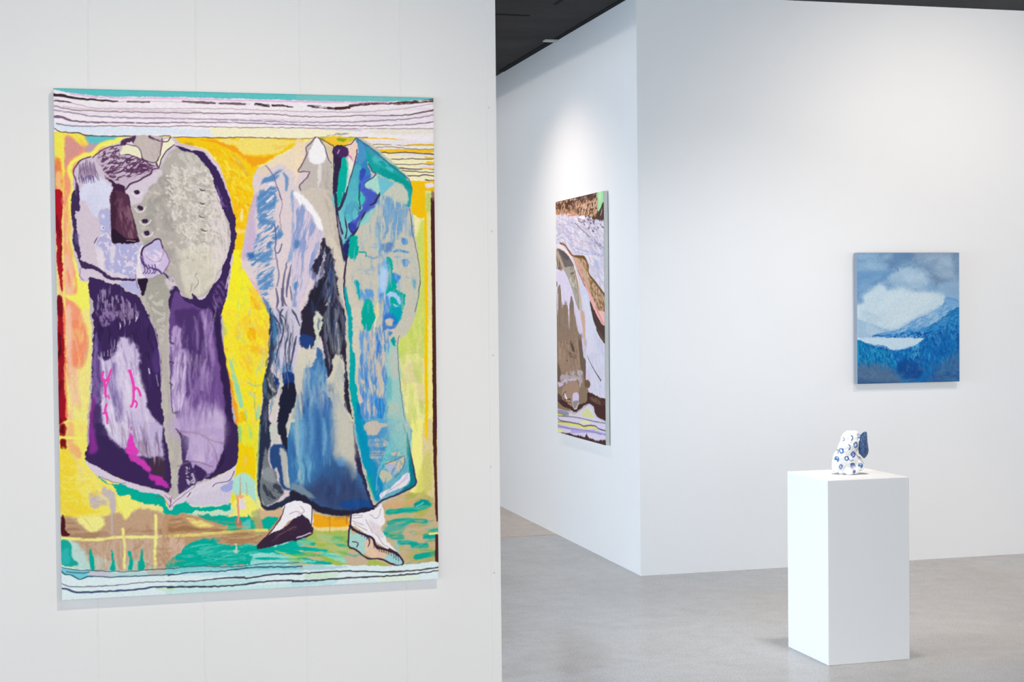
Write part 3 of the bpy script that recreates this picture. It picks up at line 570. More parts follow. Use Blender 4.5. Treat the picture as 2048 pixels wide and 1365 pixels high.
('p',(240,232,236),1,1,1,None,[-5.5,-4.7,768.5,-7.2,767.1,85,661.9,85.1,579,84.8,517.6,86,477,89.9,376.8,88.5,307.7,90.4,224.9,91.1,220.1,88.8,148.1,90.8,86.4,91.1,62.9,90.6,53.6,85.9,30.2,85.5,11.6,83.9,-6.9,78.5]),
('p',(220,228,242),1,4,2,None,[7.2,66.6,86.7,71.6,220.4,73.4,307.9,77.5,302.8,88.5,220.1,87.3,86.4,89.1,30.2,83.5,4.2,78.3]),
('p',(243,234,200),1,5,2,None,[308,69.5,477.3,69.7,579.2,71.5,568.8,81.9,477,88.9,317.5,89.2]),
('p',(226,222,200),0.6,5,2,None,[620.6,68.6,746.2,63.7,754.6,73.9,641.2,78.3]),
('p',(225,212,226),0.55,8,2,(90,4,1,0.5,0.2),[3.2,28.9,182.5,34,477.9,33.3,746.9,19.3,746.4,55.4,477.5,59.6,182.1,58.6,2.9,48.3]),
('p',(95,193,193),1,1,1.2,None,[-7.3,-9.5,768.5,-9.2,755.6,3.5,683.9,8.6,580.1,11.9,437.9,12.2,328.6,12.2,231,11.9,135.1,13.6,78.3,13.3,40.8,9.5,5.5,3.7]),
('p',(130,196,196),0.7,5,2,None,[478.5,-3,753.6,-2.6,753.5,3.6,498.4,13.6]),
('s',(226,168,214),3,0.85,2.5,0.2,[31.5,10.7,87.7,15.9,144.6,16.3,231,14.9,328.6,15.2,437.9,15.2,580.1,14.4,663,11.2]),
('s',(60,42,54),(6,6,4.5,4,3.5,2.5),1,1,0,[0.7,13.5,17.4,14.5,40.7,18.7,78.2,21.1,120.7,23.3]),
('s',(60,42,54),3,1,1,0,[139.7,22.8,180.8,22.7]),
('s',(60,42,54),(3,4.5,3.5),1,1,0,[245.4,20.4,279.5,21,308.8,21.7]),
('s',(60,42,54),(3,4.5,4),1,1,0,[316.7,22,368,22.6]),
('s',(60,42,54),5,1,1,0.35,[387.8,22.1,414.7,24.9]),
('s',(60,42,54),4.5,1,1,0.4,[422.7,23.7,462.9,25.2]),
('s',(60,42,54),5,1,1,0.4,[493.2,23.9,528.7,26,551.2,28.4]),
('s',(74,44,46),(6,5),1,1,0,[549.1,27.5,576.9,24.7]),
('s',(86,54,58),(6,5,4,6,7),1,1,0.22,[580,20.6,621.4,15.9,683.9,13.2,753.4,5.7]),
('s',(200,170,195),2,0.6,1,0,[120.7,23.3,245.4,20.9,377.9,22.9]),
('s',(190,165,175),1.6,0.95,1,0,[1.5,21.2,31.2,27.2,59.1,34.2,87.3,37.4,182.5,35.9,318.5,32.9,477.9,34.3,579.8,33.8,683.7,25,753.4,11.9]),
('s',(60,42,54),(2,3,1.5),0.95,1,0.3,[1.4,25.1,17.2,25.7,33.1,27.2]),
('s',(106,76,84),(1.5,1.5,1.7,1.7,1.5,2,3.5),0.95,1,0,[0.3,33.9,30.9,40.8,87.2,43.3,144.1,43.3,220.9,42.8,338,41.9,437.5,41.9,467.6,44.7,538.7,44,600.3,39.9,673,38.6,715,34,753.2,25.3]),
('s',(150,128,160),2.4,0.95,1,0.18,[0.2,42.6,40.2,48.3,77.6,53.3,182.2,54.6,278.9,54.3,377.4,54.9,477.5,56.6,579.5,53.2,641.6,49.7,704.4,44.1,753,35.7]),
('s',(118,86,118),(5,3,2,2,2),0.95,1,0.12,[0,55.2,16.7,56.7,30.6,62.2,58.6,64.9,96.3,64.5,182,64.5,220.5,62.6,298.4,60.3,357.5,59.9,467.3,61.9,579.4,61.3,662.3,59.4,714.7,55.1,752.8,49.1]),
('s',(128,104,122),(2.2,1.6,1.4,1.3),0.95,1,0.12,[5.3,68.6,21.1,72.1,49.1,72.9,134.1,70.5,210.8,70.7,249.5,68.3,337.6,69.8,437.1,68.1,579.3,67.4,752.6,63.6]),
('s',(190,170,190),1.5,0.95,1,0.3,[211,53.9,357.6,53.4,477.6,53.5]),
('s',(200,180,190),1.6,0.95,1,0.3,[12.4,35.5,87.3,40.3,182.4,39.4,279.2,38.4]),
('s',(140,140,170),4,0.8,1,0.35,[533,81.7,548.3,79.3,574,78.2]),
('s',(170,165,200),3,0.5,3,0,[517.9,68.8,599.8,71.1]),
('s',(72,56,76),(1.8,2,2,2,2,1.6),1,1,0,[0.5,78.4,11.5,84.4,30.2,86,47,86.1,56.3,89.8,77,91.3,148.1,90.8,220.1,88.8]),
('s',(96,72,50),(1.6,1.8,1.6),0.9,1,0,[220.1,91.2,278.3,90.5,307.7,90.9,376.8,89,477,89.9,517.6,86.5,615.1,85]),
('s',(232,180,80),1.6,0.7,1,0,[436.7,89.7,517.6,88.1]),
('p',(206,191,208),1,1,2,None,[145.2,92.8,119.3,104.1,90.7,116.4,76.3,131.3,52.7,135.6,38.3,154.3,34.1,183.5,30.2,246.8,32.7,314.9,44.1,361.7,48.6,373.4,109.9,375.6,152.4,403.4,166.6,413.3,219.5,413.7,311.9,436.4,334.8,359.6,342,284.5,337.2,214.6,316.6,150,287.7,117.6,239.2,101.7,224.9,91.1]),
('p',(188,180,176),1,2,2,None,[62.7,373.4,128.7,388.5,219.7,403.8,311.9,436.4,318.5,514.5,341,715.6,266.9,787.9,213,810.6,112.9,762,53,720.5,66,510.3]),
('p',(180,173,166),1,2,2,None,[197.8,153.8,209.7,134.9,224.5,116.8,237.1,113.6,273,121.9,295,148.3,304.3,180,309.7,209.9,323,239.7,333.4,264.6,335,289.6,329.6,319.6,313.2,359.5,297.9,389.4,278,407.2,258.5,411,242,407.9,229.6,389,222.9,384,212.1,453.3,208.2,512.7,210.1,572.2,220.3,661.8,229.5,691.9,220.4,771.1,213.2,795.7,204.9,770.5,208.2,691.2,197.9,611.6,195.3,532.3,186.8,467.8,168.3,423.2,167.2,373.9,177.1,354.2,168.2,314.7,157.2,285.2,148.1,255.8,141,226.3,139.4,211.6,170.1,201.5]),
('p',(150,147,142),0.6,10,2,(26,22,70,0.5,0.2),[180,186.6,218.8,166.3,237.4,215.6,226.5,285,220.2,374.1,176.8,373.9,168.7,285.2]),
('p',(160,157,146),0.7,6,2,None,[167.3,368.9,215.4,374.1,204.1,473,180.3,452.9]),
('p',(205,200,192),0.8,8,2,(17,14,80,0.52,0.13),[200,137,277.8,125.8,329.5,264.6,313.2,354.5,273.2,404.2,239.6,374.2,226.4,294.9,223.2,195.9]),
('p',(224,216,208),0.8,6,2,(7,5,40,0.62,0.1),[209.2,161.5,296.8,155.3,329.5,264.6,303.4,354.5,236.2,284.9]),
('p',(214,208,190),0.7,9,2,None,[240.6,314.7,313.9,314.6,303.1,374.4,273.2,404.2,244,399]),
('p',(222,210,212),0.8,7,2,(20,4,80,0.4,0.2),[307.6,214.9,331.4,264.6,332.6,314.5,313.2,354.5,298.8,334.5,299,264.8]),
('p',(205,200,192),0.7,5,2,(9,7,40,0.58,0.1),[168.5,413.3,205.2,403.7,198.6,512.5,189.8,462.9]),
('p',(195,190,175),0.7,4,2,(20,6,80,0.5,0.2),[195,552,215.4,661.6,220.6,761.2,208.8,770.7,200.9,661.2]),
('p',(210,199,211),1,4,4,None,[140.6,179.4,177.8,166.8,196.6,154.4,203.3,161.2,194.5,178.7,177.4,191,163.5,216.3,146.6,224.2,135,216.6,133.7,195]),
('b',[(214,208,200),(166,163,152),(192,186,178),(222,216,206)],190,9,5,80,80,0.55,2,[190,147,278,131,325,255,313,354,264,399,225,354,177,354,160,256]),
('b',[(226,220,208),(200,194,180)],50,34,4,92,8,0.45,2,[246,255,320,255,303,374,264,399,235,354]),
('p',(196,183,178),1,1.5,2,None,[148.8,91.3,205.3,90.9,201.4,123.1,192.1,142.3,164.9,134.1,158.6,111.8,145.2,106.9]),
('p',(175,160,160),0.5,6,2,(15,5,80,0.45,0.2),[187.3,104.3,199,111,191.9,135.4,181.9,126.9]),
('p',(226,216,222),1,2,2,None,[131.9,101.9,145.4,94.8,148.6,105.1,136.8,107]),
('p',(232,229,196),1,1.5,2,None,[130.1,107.2,141.8,107.8,158.5,112.6,164.9,134.1,141.5,127.6,122.8,128]),
('p',(234,233,200),1,1.5,2,None,[206,100.5,220.5,94.1,229.5,106.1,212.5,117.7,204.6,131.7,197.5,152.6,191.5,140.6,200.9,123.1]),
('p',(80,50,84),1,2,2,None,[126.9,100.3,147.2,90.4,153.9,91.2,150.3,105,146.2,99.9,128.4,108.9]),
('s',(84,52,86),2.5,1,1,0,[126.9,100.3,125,112.4,122.3,128,141.5,127.6,163.2,135.9,181.6,146,196.7,152.6]),
('s',(100,76,100),1.6,1,1,0,[136.8,107,158.5,112.6,165.8,134.1]),
('s',(90,60,90),2,1,1,0,[204.4,93.6,203.2,114.4,192.1,140.6,164.9,135.9]),
('s',(90,60,90),2,1,1,0,[192.1,140.6,196.7,152.6,203.8,131.7,213.3,117.7,229.5,105.2]),
('s',(86,58,90),2,1,1,0,[206,100.5,216.2,98.5,221.4,90.6]),
('s',(86,58,90),(5,3),1,1,0.3,[180.8,90.6,192.5,97.3,204.3,98.8]),
('s',(150,70,140),2,0.6,1,0,[204.4,93.6,202.4,110.9]),
('s',(90,58,90),1.8,1,1,0,[191.8,140.6,196.7,152.6]),
('p',(196,178,196),1,1.5,2,None,[128.4,108.9,108.4,111.9,95,116.4,81.5,128.7,76.4,135.6,79.5,147.6,89.2,161.2,97.4,171.4,110.5,185,130.4,191.6,140.6,179.4,177.8,166.8,196.7,152.6,181.6,146,163.2,135.9,141.5,129.4,122.3,128,126.6,119.3]),
('p',(88,52,86),0.9,3,2,(9,3.5,-25,0.5,0.1),[81.5,128.7,108.4,112.7,123.3,115.9,118.1,129.8,98,137,84.7,137.2]),
('p',(88,52,86),0.9,3,2,(11,4,-20,0.55,0.09),[88,137.2,131.4,129.5,173.1,146.1,188.2,154.5,147.5,170.7,113.9,178,94.2,161.1]),
('p',(88,52,86),0.8,3,2,(14,3,-18,0.45,0.1),[147.8,150,178.2,146,189.9,152.8,169.5,163.4,144.3,163.8]),
('s',(88,52,86),1.9,0.9,1,0,[105.3,154.3,110.1,149.9,110.7,154.2]),
('s',(88,52,86),1.8,0.9,1,0,[158.8,137.6,165.5,133.8,168.1,134.9]),
('s',(88,52,86),2.2,0.9,1,0,[141.2,134.3,147.3,130.3,150,130.7]),
('s',(88,52,86),2.2,0.9,1,0,[89.8,164.1,93,162.2,99.2,161.5]),
('s',(88,52,86),2.3,0.9,1,0,[147.9,158.1,154.2,154.6,157,155.6]),
('s',(88,52,86),1.6,0.9,1,0,[167.2,157.8,169.6,155.1,177.2,155.4]),
('s',(88,52,86),2.1,0.9,1,0,[140,139.2,143.7,136,148,136.1]),
('s',(88,52,86),2.5,0.9,1,0,[164.5,151.3,170.6,145.4,172.9,150.4]),
('s',(88,52,86),2.5,0.9,1,0,[160.4,160.7,165.1,155.9,166.6,156.3]),
('s',(88,52,86),1.6,0.9,1,0,[135.2,142.2,141.3,136.3,140.8,138]),
('s',(88,52,86),1.8,0.9,1,0,[120.9,136.5,126.5,131,126.2,133.2]),
('s',(88,52,86),1.9,0.9,1,0,[88.2,162.4,94.3,156.5,95.8,157.1]),
('s',(88,52,86),2.2,0.9,1,0,[112,133.3,113.9,130.7,119.1,130]),
('s',(88,52,86),2.6,0.9,1,0,[161.4,139.3,167.7,135.9,168.9,136.5]),
('s',(88,52,86),2.1,0.9,1,0,[141.4,148.9,146.3,143.2,149,146.5]),
('s',(88,52,86),1.8,0.9,1,0,[148.4,137,155,133,156.2,136.8]),
('s',(88,52,86),1.5,0.9,1,0,[121,155.7,125.8,151.3,126.3,152.4]),
('s',(88,52,86),1.9,0.9,1,0,[125.4,160.1,130.7,155.2,130.6,159.7]),
('s',(88,52,86),1.8,0.9,1,0,[144,160.9,148.1,156.6,150.7,158.9]),
('s',(88,52,86),2.2,0.9,1,0,[112.1,146.4,115.3,143.1,120.9,146.1]),
('s',(88,52,86),1.8,0.9,1,0,[134.5,162.4,137.4,157.3,140.8,161.4]),
('s',(88,52,86),1.6,0.9,1,0,[122.7,160.9,126,157.8,131.9,158.5]),
('s',(88,52,86),2.5,0.9,1,0,[114,158.9,118,156.2,119.6,156.1]),
('s',(88,52,86),2.4,0.9,1,0,[101,166.1,103.6,163.2,110.1,162.7]),
('s',(88,52,86),1.6,0.9,1,0,[155.9,140.4,159.2,135.4,162.4,138.5]),
('s',(88,52,86),2.0,0.9,1,0,[121.2,148.5,127.6,146,126.4,143.5]),
('s',(88,52,86),2.0,0.9,1,0,[162.2,161.4,168.7,155.7,168.4,157.4]),
('s',(88,52,86),2.1,0.9,1,0,[158.5,150.8,161.7,147.6,164.7,150.4]),
('s',(88,52,86),2.4,0.9,1,0,[136.6,142.3,138.6,136.8,145.2,137.4]),
('s',(88,52,86),2.1,0.9,1,0,[163.7,158.5,165.5,153.7,169.6,156.9]),
('s',(88,52,86),2.0,0.9,1,0,[143.1,146.5,149.6,142.2,149.9,145.1]),
('s',(88,52,86),2.4,0.9,1,0,[160.8,144.7,164.3,142.1,168.6,140.3]),
('s',(88,52,86),2.5,0.9,1,0,[99.3,165.5,105,160.3,104.4,162.2]),
('s',(88,52,86),2.1,0.9,1,0,[108.5,141.9,112.3,138.2,117.4,141.8]),
('s',(88,52,86),1.6,0.9,1,0,[89.5,135.9,91.6,130.2,98.8,135.3]),
('s',(88,52,86),1.8,0.9,1,0,[128.9,143.7,132.4,139.3,136.9,141.7]),
('s',(88,52,86),1.6,0.9,1,0,[101.4,144.7,105.9,140,108.3,144.2]),
('s',(88,52,86),2.2,0.9,1,0,[100.2,146.8,105.9,143.4,109.3,143.4]),
('s',(88,52,86),2.0,0.9,1,0,[122.6,146.4,127.8,142.8,131.1,143.8]),
('s',(88,52,86),2.3,0.9,1,0,[106,153.9,108.1,150.4,113.2,149.3]),
('s',(88,52,86),2.5,0.9,1,0,[167.5,141.2,173.3,138.3,175,140.4]),
('s',(88,52,86),2.5,0.9,1,0,[156.4,150.8,162.1,146.2,165.2,147.8]),
('s',(88,52,86),1.5,0.9,1,0,[93.4,156.4,95.9,151.5,98.6,155.9]),
('s',(88,52,86),2.2,0.9,1,0,[72.3,134,81.6,125.3,95,115.6,111.7,111,126.8,108.1]),
('s',(88,52,86),(2,4,3),0.9,1,0,[196.7,152.6,184.8,156.3,179.6,165,157.5,177.4,142.2,184.6,133.7,195]),
('p',(207,193,206),1,1.5,2,None,[35.7,201,103.7,193.3,102.8,241.5,102.2,281.1,105.2,298.3,157.1,300.8,159.4,313.8,153.8,344.9,149.1,372.6,107.4,367.3,94.2,358.6,77.7,348.2,58,341.3,46.7,327.6,43.8,303.6,36.3,259.1]),
('p',(205,190,205),1,1.5,2,None,[41.4,155,51.6,137.8,68.2,134.1,87.7,154.3,100.6,179.9,104.9,216.9,38.7,217.5,40.9,185.8]),
('p',(214,214,234),1,7,2,None,[52.4,185.7,80.8,171.6,97.2,180,105.3,193.6,103.2,216.9,46.9,217.4]),
('p',(212,213,234),1,7,2,None,[60.3,204.1,103.8,203.7,102.1,234.6,86.3,233.1,79.4,250.3,69.6,241.8]),
('p',(176,176,214),1,1.5,3,None,[84.9,238.2,99.6,234.7,103,250.1,102.5,279.4,86.4,278.6,83,252]),
('p',(205,205,228),0.7,8,2,None,[60.3,209.3,80.1,209.1,77.8,245.1,66.3,241.8]),
('p',(173,172,212),1,1.5,3,None,[79.5,291.5,92.2,280.3,102.1,282.8,106,299.2,157,301.7,159.4,310.3,152.1,344.9,148.3,371.7,127.5,363,98.4,356.9,92,341.4,90.2,319,77.1,310.4]),
('p',(225,212,225),0.9,4,2,(9,7,60,0.66,0.08),[85.5,282.9,155.3,303.4,144.1,370.8,94.2,355.2]),
('p',(226,216,222),0.8,4,2,None,[101.7,310.4,111.7,308.6,107.9,338,101.2,334.5]),
('p',(228,220,228),0.7,5,2,None,[75.2,303.6,88.2,317.3,87.6,353.4,81,350,76.4,327.6]),
('s',(214,205,225),2.5,0.9,1,0,[97.6,355.2,114.1,362.1,132.5,365.6,137.4,372.5]),
('s',(90,60,90),2,1,1,0,[72.8,300.1,76.2,293.2,81.2,288.9]),
('s',(225,215,232),2,0.9,1,0,[78.7,291.5,93.8,281.2,105.2,296.6]),
('p',(225,222,235),0.8,3,2,None,[86.1,245.1,91.1,244.2,92.7,251.9,86,252]),
('p',(225,222,235),0.8,3,2,None,[85.8,267.4,90.8,266.5,92.3,274.3,85.6,274.3]),
('s',(60,50,100),1.5,1,1,0,[89,270,91,271.2]),
('p',(64,36,66),1,2,3,None,[92.4,168,107.2,179.8,130.4,188.1,134.4,201.9,134,222.6,104,222.9,108.6,193.6]),
('p',(86,50,72),1,1.5,2,None,[105.5,203.6,135.2,203.3,141.5,229.1,147,251.6,155.7,284.4,154.6,299.9,121.9,300,105.6,296.6,104,250.1]),
('p',(62,34,54),0.9,5,2,None,[105.5,203.6,113.5,203.6,116.2,241.4,108.8,282.8,104.7,275.9]),
('p',(140,100,118),0.8,5,2,(26,6,78,0.48,0.18),[122.9,237.9,139.8,227.4,147.7,258.5,150.5,289.6,132.1,287.9,124.1,267.2]),
('p',(118,80,100),0.7,6,2,(20,6,85,0.5,0.2),[113.2,217.3,130,213.7,129.7,234.4,116.2,241.4]),
('p',(40,26,46),1,2,2,None,[104.2,275.9,112.3,273.3,123.8,282.8,133.7,291.3,153.9,291.3,154.6,299.9,121.8,300.9,105.5,298]),
('s',(170,140,150),1.8,0.8,1,0,[133.6,295.7,150.4,296.5]),
('s',(60,42,60),1.4,0.9,1,0,[135.1,206.8,140.8,217.1,140.6,229.1,146.2,249.8,155.7,284.4]),
('p',(62,44,86),1,1.2,2,None,[33.7,201,46.4,200.9,44.6,236.8,37.5,238.6,39.2,264.3,39.5,284.8,44.1,303.6,47,325.9,46.9,334.5,77.7,347.4,94.2,358.6,104,367.2,146.1,370.5,146.1,375.2,110.6,373.8,94,368.9,77.6,355.5,57.8,350.3,47.9,352.5,36.9,319,30.8,293.4,32.8,272.8,28.9,242.1]),
('p',(62,44,86),1,2,2,None,[33.9,208.2,39.2,189.3,43.8,185.8,44.3,223.4,32.5,223.6]),
('p',(110,90,140),0.6,5,2,None,[35.9,281.4,42.4,284.8,42.1,303.6,36.5,296.8]),
('s',(100,66,104),2.5,1,1,0,[68.2,132.4,51.6,137.8,39.8,149.9,34.7,163.7,39.3,179,39.2,206.4]),
('s',(150,90,130),1.5,0.8,1,0,[37.3,155.1,35.4,170.5,40.9,182.4]),
('s',(120,94,130),(1,2.2,1.2),0.8,1,0,[46.8,146.9,45.6,158.4,44.4,173.9]),
('s',(120,94,130),(1,2.2,1.2),0.8,1,0,[48.4,146.5,47.8,158.4,47.2,173.3]),
('s',(120,94,130),(1,2.2,1.2),0.8,1,0,[52.9,144.7,50.1,158.3,49.9,180.6]),
('s',(120,94,130),(1,2.2,1.2),0.8,1,0,[55.1,143.7,52.3,158.3,52.7,180.2]),
('s',(120,94,130),(1,2.2,1.2),0.8,1,0,[53.9,145.6,54.5,158.3,55.5,177.2]),
('s',(120,94,130),(1,2.2,1.2),0.8,1,0,[58,138.8,56.8,158.2,58.3,179.6]),
('s',(120,94,130),(1,2.2,1.2),0.8,1,0,[60.6,138.3,59,158.2,61.2,175.2]),
('s',(120,94,130),(1,2.2,1.2),0.8,1,0,[61.1,146.1,61.2,158.2,64,174.3]),
('s',(120,94,130),(1,2.2,1.2),0.8,1,0,[61.7,140.2,63.4,158.1,66.7,178.1]),
('s',(120,94,130),(1,2.2,1.2),0.8,1,0,[65.4,141.6,65.7,158.1,69.6,175.5]),
('s',(120,94,130),(1,2.2,1.2),0.8,1,0,[66,141.1,67.9,158.1,72.4,176]),
('s',(120,94,130),(1,2.2,1.2),0.8,1,0,[66.8,142.7,70.1,158,75.1,181.7]),
('s',(120,94,130),(1,2.2,1.2),0.8,1,0,[69.7,145.2,72.4,158,78.1,173.3]),
('s',(120,94,130),(1,2.2,1.2),0.8,1,0,[72.4,145.2,74.6,158,80.8,178.5]),
('s',(120,94,130),(1,2.2,1.2),0.8,1,0,[73.7,142.4,76.9,157.9,83.6,178.2]),
('s',(86,68,130),(2.4,1),0.85,1,0,[45.2,173.3,47.2,182.8]),
('s',(86,68,130),(2.4,1),0.85,1,0,[49.6,169.1,51.3,184.8]),
('s',(86,68,130),(2.4,1),0.85,1,0,[53.8,173.3,55.4,184]),
('s',(86,68,130),(2.4,1),0.85,1,0,[58.1,170.8,59.5,184.6]),
('s',(86,68,130),(2.4,1),0.85,1,0,[62.4,169.4,63.7,183]),
('s',(86,68,130),(2.4,1),0.85,1,0,[66.7,169.4,67.8,184.1]),
('s',(86,68,130),(2.4,1),0.85,1,0,[71,169.9,72,182.8]),
('p',(208,196,210),1,1,2,None,[46.3,350.7,57.8,353.3,77.6,358.5,97.3,372.4,113.9,376.8,149.1,375.2,152.3,386.5,160.4,403,143.6,400.2,123.7,388,103.8,381,83.9,373.2,60.8,370.5,50.8,373.1,44,367]),
('p',(178,176,214),1,3,2,None,[113.8,380.2,150.7,376.9,153.9,386.5,161.2,403,137,395.9,123.7,386.3]),
('s',(150,110,150),1.4,1,1,0,[45.4,349.9,43.5,365.3,50.8,373.1]),
('s',(120,90,140),1.4,1,1,0,[149.3,362.2,150.7,379.5,153.9,389.9]),
('s',(230,222,230),2,0.8,1,0,[60.8,369.7,93.8,379.3,136.9,400.2]),
('p',(40,26,50),1,1,2,None,[151.7,371.2,171,371.3,169.1,386.5,165.4,403,160.4,400.4,155.6,384.7]),
('p',(228,220,226),1,3,2,None,[156.8,313.8,163.6,310.3,162.8,358.8,171.1,367.5,157.6,370.9,151,362.2]),
('p',(200,187,218),1,1,2,None,[163.6,314.6,179,299.9,189.2,292.9,198,295,202.5,310.2,212.4,327.6,214.2,339.8,205.1,355.4,194.8,364.1,177.8,368.4,167.7,367.5,162.5,358.8,159,338]),
('p',(184,180,218),0.8,4,2,None,[178.9,303.3,194.2,298.1,200.8,313.7,185.3,324.1,171.9,317.2]),
('p',(226,216,232),0.8,4,2,(9,6,30,0.5,0.12),[170.3,317.2,188.9,313.7,202.2,327.6,200.2,348.5,186.7,345,175,334.5]),
('s',(66,40,84),(4,3,3,2.5),1,1,0,[161.7,324.1,163.6,312,179,300.7,189.2,292.9,198,295.5,202.5,310.2]),
('s',(150,80,140),1.6,1,1,0,[202.5,310.2,212.4,327.6,214.2,339.8,203.4,358.9]),
('s',(84,60,120),(6,5,3),1,1,0.3,[161.7,327.6,164.8,341.5,178.1,350.2,191.6,353.7,200,360.6]),
('s',(90,66,120),2.2,0.8,1,0,[164.8,343.2,167.6,355.3,163.6,360.5]),
('s',(90,66,120),2.2,0.8,1,0,[169.8,343.2,172.7,355.3,168.7,360.5]),
('s',(90,66,120),2.2,0.8,1,0,[174.9,343.2,177.7,355.4,173.7,360.6]),
('s',(90,66,120),2.2,0.8,1,0,[181.6,343.2,184.5,355.4,180.5,360.6]),
('s',(90,66,120),2.2,0.8,1,0,[186.7,343.2,189.6,355.4,185.6,360.6]),
('s',(170,120,170),1.5,0.8,1,0,[171.8,327.6,186.8,338,198.7,334.6,204.1,317.2]),
('s',(70,50,96),(2.5,5,6),1,1,0.2,[203.4,358.9,211.7,367.6,220.1,376.4]),
('s',(190,170,200),3,0.7,1,0,[206.8,357.2,216.7,372.9,221.6,388.6]),
('p',(58,38,86),1,1.2,2,None,[229.4,108.8,237.2,106.7,261.3,117.1,282.8,116.7,301,140.3,316.4,161.9,327.6,194.7,336.2,214.6,338.8,236.6,345.5,249.5,344.7,297.5,336.4,324.5,333.9,354.5,328.6,380.5,324.1,414.5,311.8,446.4,287.1,454.1,263,433.9,241.8,419.8,214.3,435.5,214.9,403.8,220,387,228.7,386,240,405.9,258.4,412,257.7,399.1,271.1,414.1,284.9,404.2,297,387.4,309,374.5,317.2,354.5,328.5,327.5,334.8,300.5,335.2,278.6,330.6,254.6,321.1,234.7,315.5,212.8,306.1,187,296.8,160.2,277.6,133.7,262.2,122.1,243.8,118.4]),
('p',(130,96,160),0.7,3,2,(14,3,70,0.55,0.1),[306.2,185,325.4,214.7,329.8,244.6,315.3,224.8]),
('p',(120,90,150),0.7,3,2,(16,3,60,0.6,0.1),[297.7,404.3,317.8,374.5,322.1,414.5,302.1,434.3]),
('s',(226,202,212),3,0.95,1,0,[230,106.1,253.8,111.7,270.9,114.9,293.1,121.4,303.1,138.7,311.6,147.4,315.8,159.6]),
('s',(220,205,220),2,0.8,1,0,[334.3,354,328.7,373.3,325,390.9]),
('p',(225,212,222),0.6,3,2,None,[205.7,374,220.3,369.1,224.9,386,215,393.9]),
('p',(58,38,86),1,1.5,3,None,[59,369.5,81.6,370.6,105.1,379.5,124,388.4,147.6,403.3,161.6,421.2,172.7,444.9,184.8,472.7,192,502.5,195.2,542.2,196.3,591.7,199.8,671.1,205.9,711,210.7,770.8,209.4,794.6,193.9,793.9,150.8,780.3,114.7,765,75.2,743.8,49.1,726.2,55.4,686.3,59.9,647.2,62.8,588.6,64.7,529.9,67.6,471.2,65.8,412.5]),
('p',(200,186,216),1,7,4,None,[74.7,525.1,94.6,528.9,106.5,515.3,113.6,489.5,122.1,484.5,135.4,488.1,150.3,502.2,155.5,545.6,159.9,580.4,171.7,632.8,182.9,673.2,75.5,673.3,81.7,604.5,83.9,570.1,77.7,544.1]),
('p',(190,176,210),1,7,4,None,[83,652.4,186.5,655.4,195.8,696,198.4,728.4,177.5,724.9,156.7,722.9,125.9,707.1,100.3,692.9,89.1,673.9]),
('p',(120,94,156),1,6,2,None,[70.5,480.3,75.4,483.8,74.6,528.6,81,544.2,80,604.5,72.2,669.8,60.6,669.4,63.4,604.1,66.5,518.1]),
('p',(84,58,116),0.7,7,2,(24,7,85,0.45,0.2),[74.6,528.6,82.7,542.5,80.3,587.2,73.3,604.3,67,586.9]),
('p',(130,50,135),1,4,2,None,[62.6,604,68.2,612.8,65.6,669.6,57.3,669.3]),
('p',(140,48,150),0.9,8,2,None,[58.6,657,64.8,667.8,71.8,705.2,56.4,712.7,55.5,688.8]),
('s',(104,90,150),(6,13,12,8),0.8,8,0,[106.1,539.5,101.2,579.1,106.6,605.1,110.9,648.5]),
('s',(150,130,180),(6,10,8),0.7,7,0,[120.3,588.2,116.4,622.7,117.3,668.6]),
('p',(226,216,232),0.7,10,2,(40,10,80,0.4,0.25),[111.5,515.4,141.8,510.7,154.4,557.7,165.3,615.3,139.7,632,120.3,588.2,111,544.8]),
('p',(228,220,236),0.8,8,2,None,[86.3,621.9,103,622.3,105.6,668.2,88.9,667.7]),
('p',(220,212,228),0.7,7,2,None,[95.7,658.1,137,659.3,126.1,693.7,105.5,690.4]),
('p',(60,42,90),0.8,8,2,None,[66.4,621.4,79.7,621.7,82.2,667.5,65.5,673]),
('p',(56,38,84),0.9,6,2,None,[67.5,657.3,85.5,657.8,92.8,682,115.6,704.1,84.7,705.7]),
('p',(140,110,130),0.5,7,2,(30,4,88,0.5,0.15),[146.8,694.4,167.6,692.4,177.5,727.6,156.7,721.5]),
('p',(70,50,60),0.7,7,2,None,[172.3,724.7,198.4,728.4,200.3,768.8,177,757.1]),
('s',(222,208,230),(0.8,2.4,1),0.8,1,0,[75.3,518.2,75.4,521.7]),
('s',(222,208,230),(0.8,2.4,1),0.8,1,0,[82.4,515.9,81.6,521.8]),
('s',(222,208,230),(0.8,2.4,1),0.8,1,0,[87,513.6,87.7,521.9]),
('s',(222,208,230),(0.8,2.4,1),0.8,1,0,[94.4,511.3,93.9,522]),
('s',(222,208,230),(0.8,2.4,1),0.8,1,0,[100,509,100,522.1]),
('s',(222,208,230),(0.8,2.4,1),0.8,1,0,[107.9,491.2,106.4,510.1]),
('s',(222,208,230),(0.8,2.4,1),0.8,1,0,[113.4,493.7,112.6,510.2]),
('s',(222,208,230),(0.8,2.4,1),0.8,1,0,[118.9,496.2,118.8,510.3]),
('s',(222,208,230),(0.8,2.4,1),0.8,1,0,[125.1,498.7,125,510.4]),
('s',(215,205,225),(1,3,1),0.9,1,0,[117.5,456.8,119.1,463.7,117.3,470.6]),
('s',(215,205,225),(1,3,1),0.9,1,0,[126,449.9,127.6,456.9,125.8,463.8]),
('s',(215,205,225),(1,3,1),0.9,1,0,[136.1,448.3,137.7,455.3,135.9,462.2]),
('s',(215,205,225),(1,3,1),0.9,1,0,[148,441.5,149.5,448.5,147.7,455.4]),
('s',(215,205,225),(1,3,1),0.9,1,0,[151.4,436.4,153,443.3,151.2,450.2]),
